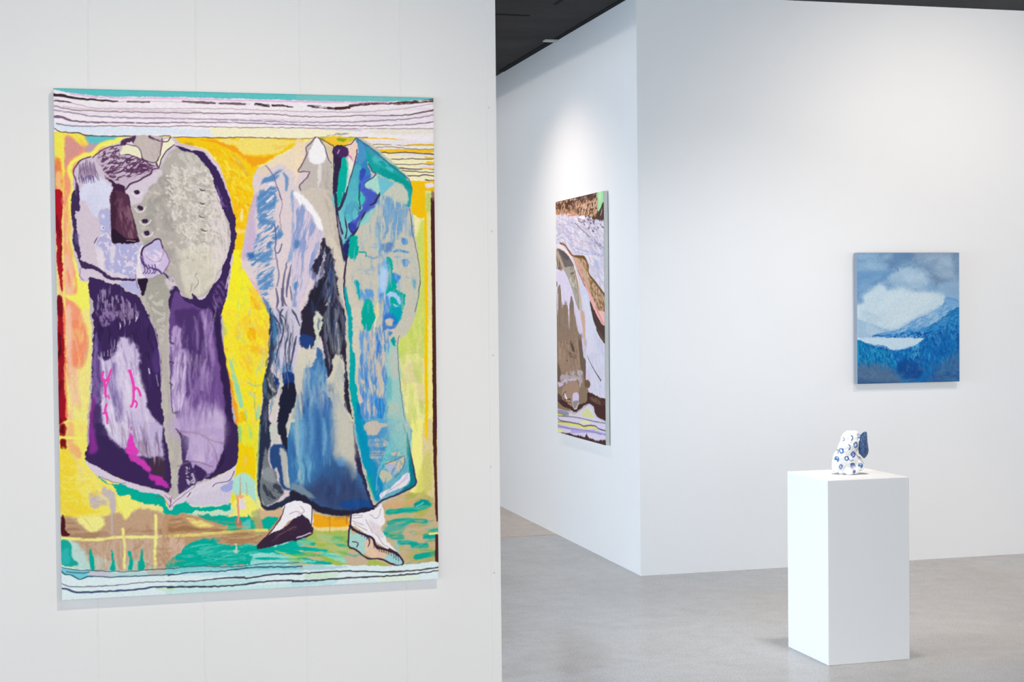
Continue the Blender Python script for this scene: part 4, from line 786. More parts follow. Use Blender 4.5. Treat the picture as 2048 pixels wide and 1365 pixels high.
('b',[(226,216,232),(170,150,195),(120,95,150),(206,190,220),(238,230,240)],90,62,5,84,7,0.5,4,[83,529,113,505,148,507,159,580,176,670,81,667,80,587]),
('b',[(58,38,86),(74,52,110),(40,28,64)],60,36,5,84,10,0.6,3,[69,453,168,444,189,506,193,590,174,589,152,506,109,484,75,515]),
('b',[(190,176,210),(220,212,228),(120,90,130),(60,40,84),(160,130,150)],50,44,4,84,8,0.5,3,[96,663,186,666,196,726,152,721,116,696]),
('b',[(150,130,168),(90,66,110),(170,150,185),(44,30,58)],50,22,4,84,12,0.55,2,[77,386,107,386,147,423,156,443,74,442]),
('p',(150,130,168),0.9,4,2,(18,6,85,0.56,0.1),[80.3,393,107,387.9,118.5,400.1,143.2,422.7,151.3,442.7,74.5,441.9]),
('p',(140,116,164),0.9,5,2,(16,9,75,0.42,0.14),[79.6,435.7,109.6,434.2,109.3,451.5,89,465,79.3,452.9]),
('p',(140,118,150),0.8,4,2,(18,5,80,0.5,0.14),[114.5,436,149.8,432.9,151.2,446.7,125.9,453.4]),
('p',(90,60,130),0.6,7,2,None,[178.7,520,192.4,509.8,193.3,555.1,181.5,554.8]),
('s',(200,196,225),2.5,1,1,0,[172.3,549.4,173.8,558.1]),
('s',(150,140,190),2.5,0.7,1,0,[186.4,561.9,189.5,582.8]),
('s',(190,170,195),1.6,0.8,1,0,[173.1,447,182.9,467.9,192.5,506.3,195,555.1,197.6,607.4]),
('s',(232,66,176),4,1,1.2,0,[85.5,553.7,82.3,568.3,90.6,570.2,96.6,560,100.1,548.9]),
('s',(232,66,176),4.5,1,1.2,0,[85.6,568.4,88.6,587.4,88.7,602.1]),
('s',(232,66,176),3,1,1.2,0,[96.4,566.9,91.2,580.6,88.5,590.9]),
('s',(232,66,176),2.5,1,1.2,0,[93.7,599.6,95.8,606.6]),
('s',(232,66,176),4,1,1.2,0,[90.6,616.5,87,630.5,90.3,635.8,91.1,654]),
('s',(232,66,176),4,1,1.2,0,[83.6,635.6,89.5,634.1]),
('s',(232,66,176),6,1,1.2,0,[135.7,552.2,140.7,571.3,143,588.7]),
('s',(232,66,176),4,1,1.2,0,[142.2,586.1,149.7,587.1,155.4,602]),
('s',(232,66,176),4.5,1,1.2,0,[141.7,592.1,141.8,607.7,137.8,623.2]),
('s',(232,66,176),3.5,1,1.2,0,[141.8,609.5,148.4,616.6,146.6,624.9]),
('s',(232,66,176),2.5,1,1.2,0,[136.7,663.1,136.6,669.1]),
('p',(220,62,182),1,3,3,None,[134.1,678.5,139.7,682.9,144.1,699.7,150.4,713.3,138.6,721.4,125.8,713.8,126,696.4]),
('p',(200,62,175),1,4,2,None,[130.9,716.6,151.5,724,172,743.5,170.5,754.2,151.2,740.1,135.8,729.3]),
('p',(188,52,168),1,4,4,None,[168.6,758.2,192.5,767.1,209.2,788,184.5,778.9]),
('p',(0,172,150),1,1.5,4,None,[69.7,757,83.6,768.2,101.5,775.6,135,776.9,150.4,791,186.8,797.8,199.6,811.8,204.6,828.2,223,831.7,222.8,842,196.7,833.2,189,822.1,165.5,818.4,137.1,809.2,134.7,795.7,114,798,108.9,791.9,104,778.4,81,769.5]),
('p',(215,201,216),1,1.2,2,None,[47.9,727,58.6,733.5,81.4,746.8,114.6,764.1,145.4,777.4,176.5,788.8,194.7,792.2,212.9,805.7,218.4,823.4,207.2,832.4,202.2,814.6,189.4,799.3,150.4,792.3,114.4,773.4,81.1,764.7,58.4,744.6]),
('s',(110,80,90),1.2,0.8,1,0,[73.5,758.5,104.1,771.7,124.7,773.9]),
('s',(130,70,60),1.2,0.8,1,0,[181.4,805.7,194.5,803.5,207.3,822.9,212.9,804.3]),
('s',(120,70,60),1.2,0.8,1,0,[199.8,801.1,208.8,812.2,213.9,823.2,223.2,819.6]),
('p',(98,68,130),1,1.5,2,None,[214.3,435.5,226.7,393.9,243.8,413.9,272.8,429.1,311.9,439.4,313.3,474.4,319.5,514.5,325.8,554.6,331.7,614.9,337.8,665.2,343.9,715.7,340.6,740.7,316.5,759.9,286.9,765.7,252.3,782.4,225.8,798.2,228.3,761.5,235.6,731.9,231.4,691.9,226.2,657,216.3,612,213,572.2,213.1,512.7]),
('p',(74,50,104),1,8,2,None,[224.6,433.6,275.9,434.1,282.2,469.2,288.1,532.4,263.8,546,253.2,566.8,247.1,517.7,235.4,500,230.8,468.5]),
('p',(176,152,198),1,5,3,None,[217.1,473.6,234.2,470.3,236.1,510.5,245.4,517.6,244.5,573.6,238.6,617.1,235,631,214.5,632.2,212.8,607.8,217.5,555.5,214.6,520.6]),
('p',(215,200,225),0.7,6,2,(36,5,95,0.45,0.2),[219.5,538.1,243.6,524.6,244.5,573.6,236.8,625.8,216.2,630.5,215,599.1]),
('p',(110,84,140),0.6,5,2,(30,4,97,0.55,0.12),[223.7,485.9,233.4,520.9,228.8,590.7,218.3,607.9,222.6,555.6]),
('s',(156,124,180),(8,12,12,8),0.9,7,0,[277.6,439.3,289,478,294.5,507.9,298.3,543.1]),
('s',(165,140,184),(4,9,7),0.8,6,0,[282.9,532.3,277.3,560.3,275.1,591.8]),
('p',(140,112,168),0.7,8,2,(40,9,100,0.45,0.22),[254.5,591.3,287.9,546.4,286.7,618.4,262.3,635.3,241.8,634.7]),
('p',(120,86,150),0.6,8,2,None,[294.9,539.5,313.8,543.4,318,610.4,300.5,618.7,287.1,592]),
('p',(186,164,206),1,34,4,None,[221.1,642.9,283.2,623.6,314,642,318.5,684.4,225.5,685]),
('p',(176,154,198),1,12,2,(50,8,95,0.5,0.2),[237.1,608.4,262.5,623,307.3,627.7,313.6,663.1,244.8,661.1]),
('p',(214,198,222),0.8,8,2,(30,12,100,0.4,0.22),[286.4,635.9,313.9,645.5,316.9,674.6,261.7,673,282.7,655.1]),
('p',(176,152,198),1,5,2,None,[237.9,678.5,317.7,675.5,318.6,732.6,303,756.5,272.4,758.1,243.5,743.5]),
('p',(210,192,220),0.7,8,2,(30,10,100,0.45,0.2),[249.7,684.3,305.4,688.7,296.7,731.8,256.9,733.1]),
('p',(48,32,74),1,4,2,None,[297.2,434.3,312.8,439.4,314.2,479.4,320.4,519.5,326.6,564.7,333.4,635,339.6,680.4,343.9,715.7,340.6,740.7,321.5,755,296.8,759.1,315.3,714.7,320,664.7,318.9,614.6,311.9,559.4,306.7,514.3,299.7,464.2]),
('p',(56,38,82),1,3,2,None,[317.9,664.7,343.3,665.4,342.4,719.8,339.3,747,312.3,760.9,288.1,770.9,277.5,769.1,307.1,751.2,318.2,727.2]),
('p',(66,46,92),1,3,3,None,[227.5,751,238.4,732.5,248.9,735.6,256.6,752.1,261.4,776.6,240.1,789.3,225.4,799.4]),
('p',(214,204,224),0.8,3,2,(7,5,40,0.58,0.1),[240.8,746.1,253.9,752,258.8,779.2,242.8,781.3]),
('p',(60,40,86),1,3,3,None,[256.7,743.9,262,741.4,283,759.8,264.1,776.7]),
('p',(70,52,98),1,2,2,None,[221,667.2,234,678.4,247,689.6,241,732.6,235.4,751.3,234.7,716.2,231.2,686.4]),
('s',(140,104,120),3.5,0.75,2,0,[226.1,675.4,263,679.3,289.4,693.6,315.9,701.3]),
('s',(140,104,120),2,0.75,2,0,[225,744.1,256.8,735.8,293.8,748]),
('s',(140,104,120),2,0.75,2,0,[284.1,688,286.3,717.9]),
('s',(140,104,120),2,0.75,2,0,[278.9,682.5,297,712.9,304.6,743]),
('s',(60,40,80),(2,4),0.7,1,0,[213.3,496.2,220.1,499.8]),
('s',(60,40,80),(2,4),0.7,1,0,[212.7,534.5,219.5,538.1]),
('s',(60,40,80),(2,4),0.7,1,0,[212,578.1,218.7,581.7]),
('s',(70,56,100),2,0.7,1,0,[214.9,506.7,217.8,538.1,213.8,569.4,214.9,607.8,217.8,637.6,231.5,634.4]),
('b',[(180,155,200),(90,62,128),(130,100,160),(205,190,218),(74,50,104)],110,64,6,93,8,0.45,5,[221,460,303,452,315,558,320,670,231,668,217,573]),
('b',[(222,208,230),(190,168,208)],26,46,4,97,6,0.6,2,[218,531,244,525,242,591,233,629,216,625]),
('p',(216,206,221),1,1.5,2,None,[207.9,823,224,804.2,258.7,781.9,296.1,771.2,325.7,756,339.8,748.4,336.9,765.9,330.7,782,333.1,798.5,322.3,800.8,295.7,795.6,274.2,805.5,247.7,809.8,229,819.8]),
('p',(209,200,216),1,4,2,None,[242.4,808.3,274.4,798.8,314.4,792.3,333.3,784.9,327.4,817.3,319.3,825.1,251.4,822.2]),
('p',(160,166,216),1,3,2,None,[309.1,790.7,319.9,784.3,333.5,775.4,331,794.3,317,799.2]),
('s',(84,60,86),1.4,1,1,0,[293.2,787.3,301.3,780.9,325.4,776.4,336.4,757.8]),
('s',(84,60,86),1.3,1,1,0,[242.4,805.6,250.5,797.8]),
('s',(120,80,110),1.2,0.8,1,0,[207.9,825.7,221.2,812.8,258.7,784.6]),
('s',(110,70,70),1.3,1,1,0,[208.2,806.8,211.2,815,207.9,825.7]),
('s',(226,218,224),2,1,1,0,[145.2,202.7,150.9,208.6,160.4,207.5,166.3,199.5]),
('p',(56,36,66),1,1.2,1.2,None,[150.1,198.7,157.7,196.7,160.5,201.6,156.6,205.5,150.9,204.6]),
('s',(226,218,224),2,1,1,0,[150.4,233.1,156.1,239,165.7,237.9,171.5,230]),
('p',(56,36,66),1,1.2,1.2,None,[155.3,229.2,163,227.1,165.8,232,161.9,236,156.1,235.1]),
('s',(226,218,224),2,1,1,0,[159.6,258.6,165.2,264.5,174.8,263.5,180.7,255.6]),
('p',(56,36,66),1,1.2,1.2,None,[164.4,254.7,172.1,252.7,174.9,257.6,171,261.5,165.3,260.6]),
('s',(226,218,224),2,1,1,0,[163,282.2,168.7,288.1,178.3,287.1,184.2,279.2]),
('p',(56,36,66),1,1.2,1.2,None,[167.9,278.3,175.6,276.3,178.4,281.2,174.5,285.2,168.7,284.2]),
('s',(60,54,64),(1.2,2.2,1),1,1,0,[275.7,192.3,280.5,195.3,286.4,195.2]),
('s',(225,218,212),2,0.8,1,0,[276.6,199.3,285.3,200.2]),
('s',(60,54,64),(1.2,2.2,1),1,1,0,[276.2,219.2,281.1,222.1,286.9,222]),
('s',(225,218,212),2,0.8,1,0,[277.1,226.1,285.9,227]),
('s',(60,54,64),(1.2,2.2,1),1,1,0,[273.8,246,278.7,249,284.5,248.9]),
('s',(225,218,212),2,0.8,1,0,[274.7,253,283.5,253.9]),
('s',(60,54,64),(1.2,2.2,1),1,1,0,[278.3,272.8,283.1,275.8,289,275.8]),
('s',(225,218,212),2,0.8,1,0,[279.2,279.8,287.9,280.7]),
('s',(90,80,90),1,0.7,1,0,[268.5,360.8,265,366.1,271.7,378.3,262.9,390.5]),
('s',(90,80,90),1,0.7,1,0,[257.9,381.8,255.9,397.5]),
('p',(217,203,206),1,1.2,2,None,[517.6,86,499.2,94.5,476.8,105.1,436.1,128,405.8,143.6,388.7,153.9,381.4,179.1,382.8,214.1,374,264.3,356,334.6,372.3,374.7,396.5,415.1,411,445.4,412.1,505.9,403.3,556.2,394.5,606.4,389.4,676.9,383.2,747.3,383.4,802.7,395,828.5,412.9,837.4,445.3,825.6,506.4,812.9,567.9,815.5,565.2,314.3,546.3,212.5,537.6,111]),
('p',(234,216,186),0.9,7,2,None,[409.3,140.5,427,129.6,453.8,113.2,478.8,98.5,477.9,159,453.2,150.5,435.7,141.9,414.4,149.3]),
('p',(236,216,184),0.8,6,2,None,[466.8,95.2,484.6,93.1,487.7,121.5,473,155.5,465.4,184]),
('p',(226,206,180),0.8,6,2,None,[389.7,158.5,405.7,145.9,416.1,156.3,400.1,167.2]),
('p',(196,176,206),0.9,6,2,None,[383.7,204.1,394.2,204,382.9,257,386.5,302.9,371.3,327.6,357.2,334.7,361.3,292.4,372.7,239.5]),
('p',(84,134,186),0.95,6,2,(30,9,-40,0.42,0.16),[392.4,206.1,401.7,172.4,421.3,159.8,437.3,152.5,444.2,157.7,422.8,175.7,412.1,184.7,433.1,191.5,425.9,204,432.7,219.8,394,220.2]),
('s',(84,134,186),(4,7,5),0.8,4,0,[442.4,159.5,449.3,173.6,447.2,193.1]),
('s',(230,215,228),8,1,5,0,[413.9,182.9,419.2,181]),
('p',(84,134,186),0.95,5,2,(28,8,-38,0.4,0.16),[392.5,200.5,425.9,200.1,421.8,239.1,417.9,260.3,391.6,260.5,390.3,230.5]),
('p',(84,134,186),0.95,6,2,(26,8,-42,0.52,0.13),[393.4,257,423.3,256.8,440.5,283.3,420.8,302.8,415,334.7,399.1,338.2,371.1,334.7,385.7,299.4]),
('p',(84,134,186),0.95,6,2,(30,8,-32,0.5,0.13),[369.6,320.6,395.9,317,416.7,334.7,417.6,394.9,397.9,414.3,382.9,362.9,369.4,331.1]),
('p',(60,110,170),1,5,2,None,[369.6,322.3,381.9,318.8,381.7,327.6,371.2,331.1]),
('p',(60,112,175),1,5,2,None,[408.5,299.3,419.1,297.5,415.4,308.1,406.6,309.9]),
('p',(70,120,175),0.9,5,2,None,[397.9,412.5,403.2,414.3,422,445.5,411.5,445.4]),
('s',(110,150,196),2,0.7,1.5,0,[387.2,218.2,404.7,209.2,422.2,201.9]),
('s',(110,150,196),2,0.7,1.5,0,[389.4,234.4,404.4,225.4,419.8,218.2]),
('s',(110,150,196),2,0.7,1.5,0,[389,250.6,404.2,241.7,420.6,234.5]),
('s',(110,150,196),2,0.7,1.5,0,[391.6,266.9,403.9,257.9,419.1,250.8]),
('s',(110,150,196),2,0.7,1.5,0,[392.9,283.1,403.6,274.2,421.2,267]),
('s',(110,150,196),2,0.7,1.5,0,[389.9,299.4,403.4,290.5,420.9,283.3]),
('s',(110,150,196),2,0.7,1.5,0,[391.3,315.6,403.1,306.7,423.1,299.6]),
('s',(110,150,196),2,0.7,1.5,0,[389.1,331.9,402.9,323,420.4,315.9]),
('s',(110,150,196),2,0.7,1.5,0,[390,348.1,402.6,339.3,422.8,332.2]),
('s',(110,150,196),2,0.7,1.5,0,[387.5,364.4,402.3,355.6,421.7,348.5]),
('s',(110,150,196),2,0.7,1.5,0,[391.1,380.6,402.1,371.8,419.6,364.8]),
('s',(110,150,196),2,0.7,1.5,0,[385.8,396.9,401.8,388.1,417.7,381.1]),
('s',(236,228,236),4,0.8,2,0,[408,218,422.3,205.4]),
('s',(236,228,236),4,0.8,2,0,[409.4,242.7,421.9,233.8]),
('s',(120,100,150),1.8,1,1,0,[406.6,145,412.6,151.1,422.9,166.8,429.6,188,438.1,213.6]),
('s',(120,100,140),1.4,0.8,1,0,[432.9,201.8,439.7,221.2,434,246.1,437,278]),
('p',(120,158,205),0.85,6,2,None,[455.9,203.3,464.8,203.2,466.9,292.1,452,338.3,448.6,327.6,461.7,283.2]),
('p',(90,135,190),1,5,2,None,[466.8,299.2,473.8,299.1,473.6,309.8,466.7,308.1]),
('p',(80,130,190),1,5,2,None,[458.4,380.9,469.2,377.4,465.3,398.8,458.2,396.9]),
('s',(90,100,150),2.5,1,1.5,0,[423.2,262.1,425.3,292.2,424.1,317,431.1,318.7,436.7,302.8]),
('s',(110,110,160),3,0.8,2,0,[424,320.5,430.4,363.1,426.5,387.9]),
('s',(84,84,124),(2,5,2.5),0.85,2,0,[446.7,340,439,380.9,438.5,412.8,447,432.4]),
('s',(84,84,124),(2,5,2.5),0.85,2,0,[455.5,345.4,447.8,380.9,445.6,409.3]),
('s',(84,84,124),(2,5,2.5),0.85,2,0,[453,388,456.1,416.5]),
('s',(84,84,124),(2,5,2.5),0.85,2,0,[424.7,391.4,427.8,416.3,422,445.5]),
('s',(84,84,124),(2,5,2.5),0.85,2,0,[435.3,391.5,436.6,416.3,439.7,445.7]),
('s',(84,84,124),(2,5,2.5),0.85,2,0,[461.7,400.5,466.6,425.5,462.8,445.9]),
('s',(225,178,170),(2,7,5),0.8,4,0,[370.5,371.7,382.6,384.1,392.8,401.9]),
('b',[(120,150,200),(208,196,212),(150,166,205),(222,208,218)],60,60,4,100,5,0.55,2,[465,230,490,239,519,283,504,331,484,381,465,434,462,434]),
('b',[(84,134,186),(120,160,205),(212,198,212)],60,24,3.5,-36,10,0.6,2,[391,213,422,209,419,328,414,395,398,407,381,363,386,292]),
('p',(192,184,177),1,1.2,2,None,[508.3,85.5,502.4,92.8,488.9,107.3,489.5,121.5,480.3,141.2,472.1,155.5,495.2,157,483.3,174.9,473.4,187.5,488.1,213.1,500.4,222.8,542,222.4,541.6,165.2,537.6,138.5,528.1,108.3]),
('p',(214,195,164),1,2,2,None,[515.4,88.9,529.2,99.3,545.2,106.2,545.2,133,542.7,156.3,538.5,136.7,531.7,111.8]),
('p',(243,238,243),1,4,2,None,[509.7,87.3,525.5,104.8,527.8,129.7,517.8,139.7,498.2,136.4,494,123.2,502.3,101.7]),
('p',(224,216,214),0.9,4,2,None,[514.2,142.4,521.3,147.7,517.3,174.5,510.8,187,512.1,162.1]),
('p',(170,160,152),0.6,8,2,(40,8,85,0.45,0.2),[524.9,147.6,537.4,147.4,540,212.6,525.6,212.7]),
('p',(226,220,216),0.5,8,2,None,[492,192.6,518.8,192.3,523.8,219,496.9,219.3]),
('s',(96,66,90),2.6,0.75,1,0,[508.3,85.5,501.5,94.6,488.3,108.2,489.5,121.5,480.3,141.2,472.1,155.5,495.2,157,483.3,174.9,473.9,187.5,484.6,206.9]),
('s',(80,60,84),2.5,0.75,1,0,[513.3,86.3,525.5,103,531.5,124.3,539.3,140.2,542.6,158,541.4,183.1,543.6,212.6]),
('p',(202,192,180),1,2,2,None,[475.9,196,544.8,195.2,548.6,238.1,553.5,273.9,560,320.5,563.6,342,561.9,381.5,557,399.4,562.1,417.4,571,453.4,563.6,438.9,547.9,399.3,545.9,354.5,534.8,318.7,523.5,290.1,515.2,249.1,496.9,220.7]),
('p',(170,158,148),0.5,9,2,(30,9,75,0.45,0.2),[524,202.6,543.8,202.4,548.3,256,556.5,313.3,540.6,291.8,532.3,247.2]),
('p',(214,204,186),0.7,5,2,None,[531.7,288.3,545.9,295.4,559.7,338.4,561,372.5,552.1,363.5,540.1,324.1]),
('p',(210,196,212),1,4,2,None,[461.6,205,496.6,238.5,519.3,277.6,523.6,288.3,508.6,327.6,489,381.1,472.3,425.6,457.6,455.7]),
('p',(242,237,241),1,4,2,None,[461.6,199.7,475.8,199.5,500.4,226,516.1,252.6,520.7,275.8,506.9,265.2,499.2,243.8,479,226.2]),
('p',(128,150,198),0.85,7,2,(55,8,100,0.5,0.15),[461.2,224.6,486.1,229.7,505.2,261.6,520.9,286.5,506,327.6,487.3,381.1,468.8,423.8,457.8,443.2]),
('p',(90,130,180),1,5,2,None,[463.7,295.6,472.6,295.6,472.3,309.8,463.5,309.9]),
('p',(90,135,190),1,5,2,None,[462.3,381,469.5,379.2,465.6,398.8,462.1,398.8]),
('p',(44,42,62),1,4,4,None,[523,290.1,529.6,302.6,535.7,318.7,542.6,336.6,547.6,363.5,547.9,399.3,561.6,453.3,479.9,452.4,488.5,413.2,506.9,383,498.4,356.2,505.9,331.2,515.2,309.8]),
('p',(195,188,212),1,4,4,None,[513.6,354.4,520.3,327.6,523.2,309.8,524.4,354.5,522.2,377.7,506.6,402.6,492.1,416.8,504.5,363.3]),
('p',(110,120,165),1,5,2,None,[498.2,363.3,505.4,361.6,503.4,374,497.2,374]),
('p',(52,84,136),1,5,2,None,[532.5,350.9,538.6,361.7,537.8,415.4,530.8,402.8]),
('p',(120,120,130),0.6,6,2,None,[539.6,356.3,544.9,363.5,548,395.7,554.9,417.3,547.7,417.2,540.9,390.3]),
('p',(36,34,48),1,5,5,None,[506.9,381.2,528.6,368.8,531,392.1,520.5,427.8,504.3,434.8,484.7,432.8,492.1,411.5]),
('p',(80,90,120),0.7,8,2,(30,6,75,0.5,0.15),[533.3,417.1,561.7,442.5,561.6,453.3,532.7,452.9]),
('p',(215,210,182),1,3,5,None,[500.7,438.3,520.4,433.1,530.7,408.2,530.3,433.2,521.9,452.8,502.2,452.6]),
('p',(42,38,56),1,3,3,None,[482,432.4,561.9,433.1,569.4,472.7,573,508.8,570.1,580.7,574.4,616.8,585.6,656.7,589.7,689.3,574.8,656.4,559.7,634.4,560.8,562.5,557.5,539.1,550.5,528.2,536.8,538.7,535.6,560.2,525.8,574.3,520.5,543.8,519.2,515.1,511.5,491.7,497.7,514.7,473.7,510.8,470.6,480.4]),
('p',(34,62,124),1,6,2,None,[472.3,485.8,498.9,491.5,495.9,514.7,473.6,512.6]),
('p',(120,128,140),0.75,6,2,(70,6,88,0.52,0.14),[518.4,447.1,551,436.6,557.1,508.5,553.3,522.8,537,526.1,524.6,515.2]),
('p',(200,198,190),0.8,5,2,None,[545.2,461.7,551.4,465.3,550.2,490.5,553.3,517.4,546,522.7,542.9,490.4]),
('p',(36,62,120),1,4,2,None,[560.7,447.5,569.4,471,573.7,508.8,569.7,537.5,567.9,508.7]),
('p',(202,206,192),1,3,4,None,[500.6,439.7,516.7,445.3,518.5,463.2,509.7,489.9,516.4,522.2,513.7,522.2,505.9,504.1,498.5,521.9,502.1,480.8]),
('p',(70,80,100),0.6,4,2,(16,5,90,0.5,0.12),[504,454.1,512.9,454.2,509,479.1,504.5,477.3]),
('b',[(30,28,42),(70,80,110),(110,118,130),(45,70,120),(150,155,170),(36,34,50)],70,54,4,87,6,0.55,2,[519,436,562,437,572,509,566,617,560,559,535,537,522,544,520,490]),
('b',[(36,34,50),(70,76,104),(120,124,150),(50,70,120)],60,36,5,98,14,0.55,2,[522,303,542,338,548,399,562,447,488,446,498,408,509,346]),
('p',(64,118,176),1,4,2,None,[481.3,535.9,518.7,543.7,524.5,579.7,536.4,624.8,536.3,687.6,454,685.1,461.7,649.6,476.2,630.4,482.4,578.8]),
('p',(36,92,150),0.9,5,2,None,[504.9,513.1,517.2,525.8,518.6,554.5,506.3,536.3]),
('p',(100,150,195),0.7,8,2,(60,9,92,0.5,0.2),[486.2,561,518.3,572.4,529.9,633.6,502.3,680.3,479.8,632.3]),
('p',(70,84,150),0.5,10,2,None,[501.8,597.1,526.9,597.6,535.3,633.7,517.1,651.2]),
('p',(126,192,216),0.9,6,2,None,[456.2,658.4,472.5,639.2,486.2,679.8,484.2,689.6,455.7,688.7]),
('p',(126,180,210),0.6,6,2,None,[459.6,646,468.5,637.3,467.8,679.2,455.5,678.8]),
('p',(208,203,186),1,4,4,None,[470.9,516.1,483.4,516.3,490.6,507.5,494.9,521.8,501.3,536.2,491.7,552.2,481.8,560.9,477.2,628.6,458.1,649.5,454.6,649.4,456,560.4]),
('p',(150,170,185),0.8,6,2,(40,5,90,0.45,0.2),[479.5,535.9,491.9,543.2,489.3,596.8,478.3,614.4]),
('p',(206,200,182),1,4,4,None,[546,526.3,558.8,540.9,560.2,562.5,557.9,630.7,567.7,645.4,583.3,689.1,533.6,687.5,538,633.8,520.5,601.1,525.4,576.1,536.5,560.2,536.8,538.7]),
('p',(150,160,165),0.8,6,2,(16,8,100,0.42,0.2),[519.8,590.3,537.9,583.5,541.3,598,534,603.2,521.4,601.1]),
('p',(180,186,184),0.7,8,2,None,[539.3,606.9,558.8,630.8,574.4,682.5,534.6,681.3]),
('p',(45,52,78),1,3,2,None,[412.2,431.8,428.8,462.1,431.2,481.7,422.2,488.7,420,520.6,414.3,545.3,412.3,559.5,424.1,595.2,421.6,605.8,407.9,612.6,403.3,683.5,388,683,394.4,612.3,394.3,585.7,404.6,545.1,408.7,506.2]),
('p',(200,194,212),1,3,2,None,[417,431.8,471.7,432.3,470.8,489.3,461.1,549.8,452,563.8,434.3,567,422.9,559.7,416.9,548.9,423.5,520.6,429.4,485.2,420.2,453.1]),
('p',(66,126,178),0.9,6,2,None,[413.3,438.9,421.9,456.7,426.8,481.6,421,509.9,416.1,488.6]),
('p',(80,140,190),0.8,6,2,(30,8,100,0.4,0.2),[417.3,520.5,429.8,513.6,425.6,556.2,416.8,552.5]),
('p',(70,120,180),0.8,6,2,None,[436.3,549.3,450.6,542.4,455.6,563.9,436,570.6]),
('p',(110,140,185),0.7,6,2,None,[430.7,453.3,439.4,462.2,432,488.8,428.5,485.2]),
('s',(60,64,98),(2,5,3,2),0.9,1.5,0,[424.9,433.7,439.6,451.6,445.6,464.1,447,489,440.8,512,441.8,535.2,446.6,567.3]),
('s',(60,64,98),(2,5,3,2),0.9,1.5,0,[438.1,433.8,430.9,446.2,437.6,467.5,437.3,483.5,428.1,510,420.5,541.9]),
('s',(60,64,98),(2,5,3,2),0.9,1.5,0,[455.8,434,464.5,450.1,471.1,468]),
('s',(60,64,98),(2,5,3,2),0.9,1.5,0,[453.3,482,449.3,510.4,449.7,542.4]),
('s',(60,64,98),(2,5,3,2),0.9,1.5,0,[463.8,489.2,456.2,524.7,450.4,556.7]),
('s',(60,64,98),(2,5,3,2),0.9,1.5,0,[418.5,446,428.8,463.9,433.8,481.7]),
('p',(24,54,116),1,4,4,None,[414.9,564.8,428.8,577.6,436.1,563.5,459.1,564,457.9,583.5,462.1,603.2,430.3,591.8,422.3,595.2]),
('p',(206,200,188),1,3,3,None,[427.3,559.8,433.4,563.4,434.7,595.5,426.3,623.7,419.8,644.9,418.7,659.1,415.2,655.4,422.8,623.6,428.5,595.3]),
('p',(28,32,52),1,3,3,None,[435.6,591.9,457,583.5,462.9,605,459,628.1,448,652.8,439.5,684.6,420.9,684,425,648.6,427.2,623.7]),
('p',(78,86,96),1,4,3,None,[399.7,575.2,413.2,559.5,419.9,582.7,423.6,595.2,420.3,612.9,403.5,612.5,396,591]),
('s',(200,200,196),(2,6,4),0.7,3,0,[405.9,573.5,409.2,587.8,418.7,598.7]),
('s',(28,32,48),(3,8,4),0.8,4,0,[404.1,577,405.6,594.8,415.9,609.2]),
('p',(205,201,186),1,3,4,None,[406.8,626.8,421.2,609.4,419.2,627.1,414.4,648.3,408.4,641]),
('p',(204,198,184),1,3,2,None,[457.4,562.2,473.5,553.6,471.5,685.6,439.5,684.6,447.9,654.6,459.9,629.9,463.8,603.3]),
('p',(130,160,180),0.6,8,2,None,[458.1,631.7,468.7,623,467.8,679.2,450.2,678.7]),
('p',(206,200,186),1,4,2,None,[440.9,665.5,473.7,666.5,471.6,801.4,449.7,797.8]),
('p',(40,48,72),1,3,2,None,[387,664,413.6,664.7,407.5,708.4,397.4,743.6,390.8,765.3,387.3,814.4,400.6,831.4,438.5,816.6,457.9,803.1,471.6,803.6,471.2,826.2,435.5,834.3,410.8,840.6,393.2,837.1,381.5,808.7,380.9,762.2]),
('p',(112,120,126),1,4,2,None,[399.8,712.2,406.8,749.4,417.6,758.1,423.9,785.8,435.9,805.5,411,827.8,394.7,828.4,386.4,803.4,390.9,762.5]),
('p',(44,50,66),0.8,4,2,(18,8,60,0.5,0.14),[392.6,787.2,422.5,788.4,433.2,805.4,405.7,820.7]),
('p',(160,166,168),0.6,6,2,None,[393.1,757.2,412.2,755.1,417.1,785.5,395.5,776.4]),
('p',(40,72,124),1,4,2,None,[407.4,712.5,442.9,709.6,445.2,739.9,439.1,778.1,451,800.6,430.7,792.9,421.7,755.5,412.2,755.1]),
('p',(198,200,190),1,3,3,None,[408.7,664.6,424.5,665.1,423.9,703.4,410.3,700.3]),
('p',(198,196,184),0.9,4,2,None,[427.8,717.3,439.9,723.2,445,750.8,456.6,795.3,436.2,789,431.3,750.3]),
('p',(30,34,52),1,3,2,None,[423.1,665,439.5,665.5,444.2,715.1,434.7,709.3]),
('p',(110,160,194),0.85,8,2,(50,14,88,0.35,0.25),[446,684.9,473.7,666.5,471.6,801.4,453.9,792.5,447.9,737.2]),
('s',(240,236,120),3,0.8,2,0,[386.4,666.7,382.9,721.2,379.2,781.2,380,814.1,391.8,839.2]),
('s',(150,200,160),2.5,0.6,2,0,[388.6,666.7,385.7,715.9,382.5,775.9]),
('p',(56,112,166),1,3,2,None,[452.4,665.9,582.5,669.7,590.5,728.3,611.4,798.8,622.1,832.7,610.6,853.1,560.1,855,510.1,847.2,477.4,825.1,450.1,811.5]),
('p',(118,178,206),0.8,9,2,(60,12,88,0.42,0.22),[452.4,665.9,490.8,667,501,725.3,489,785.6,456,784.2,451.5,723.6]),
('p',(160,190,190),0.7,8,2,(60,8,86,0.4,0.2),[457.9,666,474.3,666.5,467.9,724.1,475.2,785,464.3,784.6]),
('p',(190,188,176),1,8,2,None,[536.5,668.3,581.1,669.7,584.9,728.1,583.6,775.4,575.1,783.4,564.3,758,539.5,743.2,531.6,712.5]),
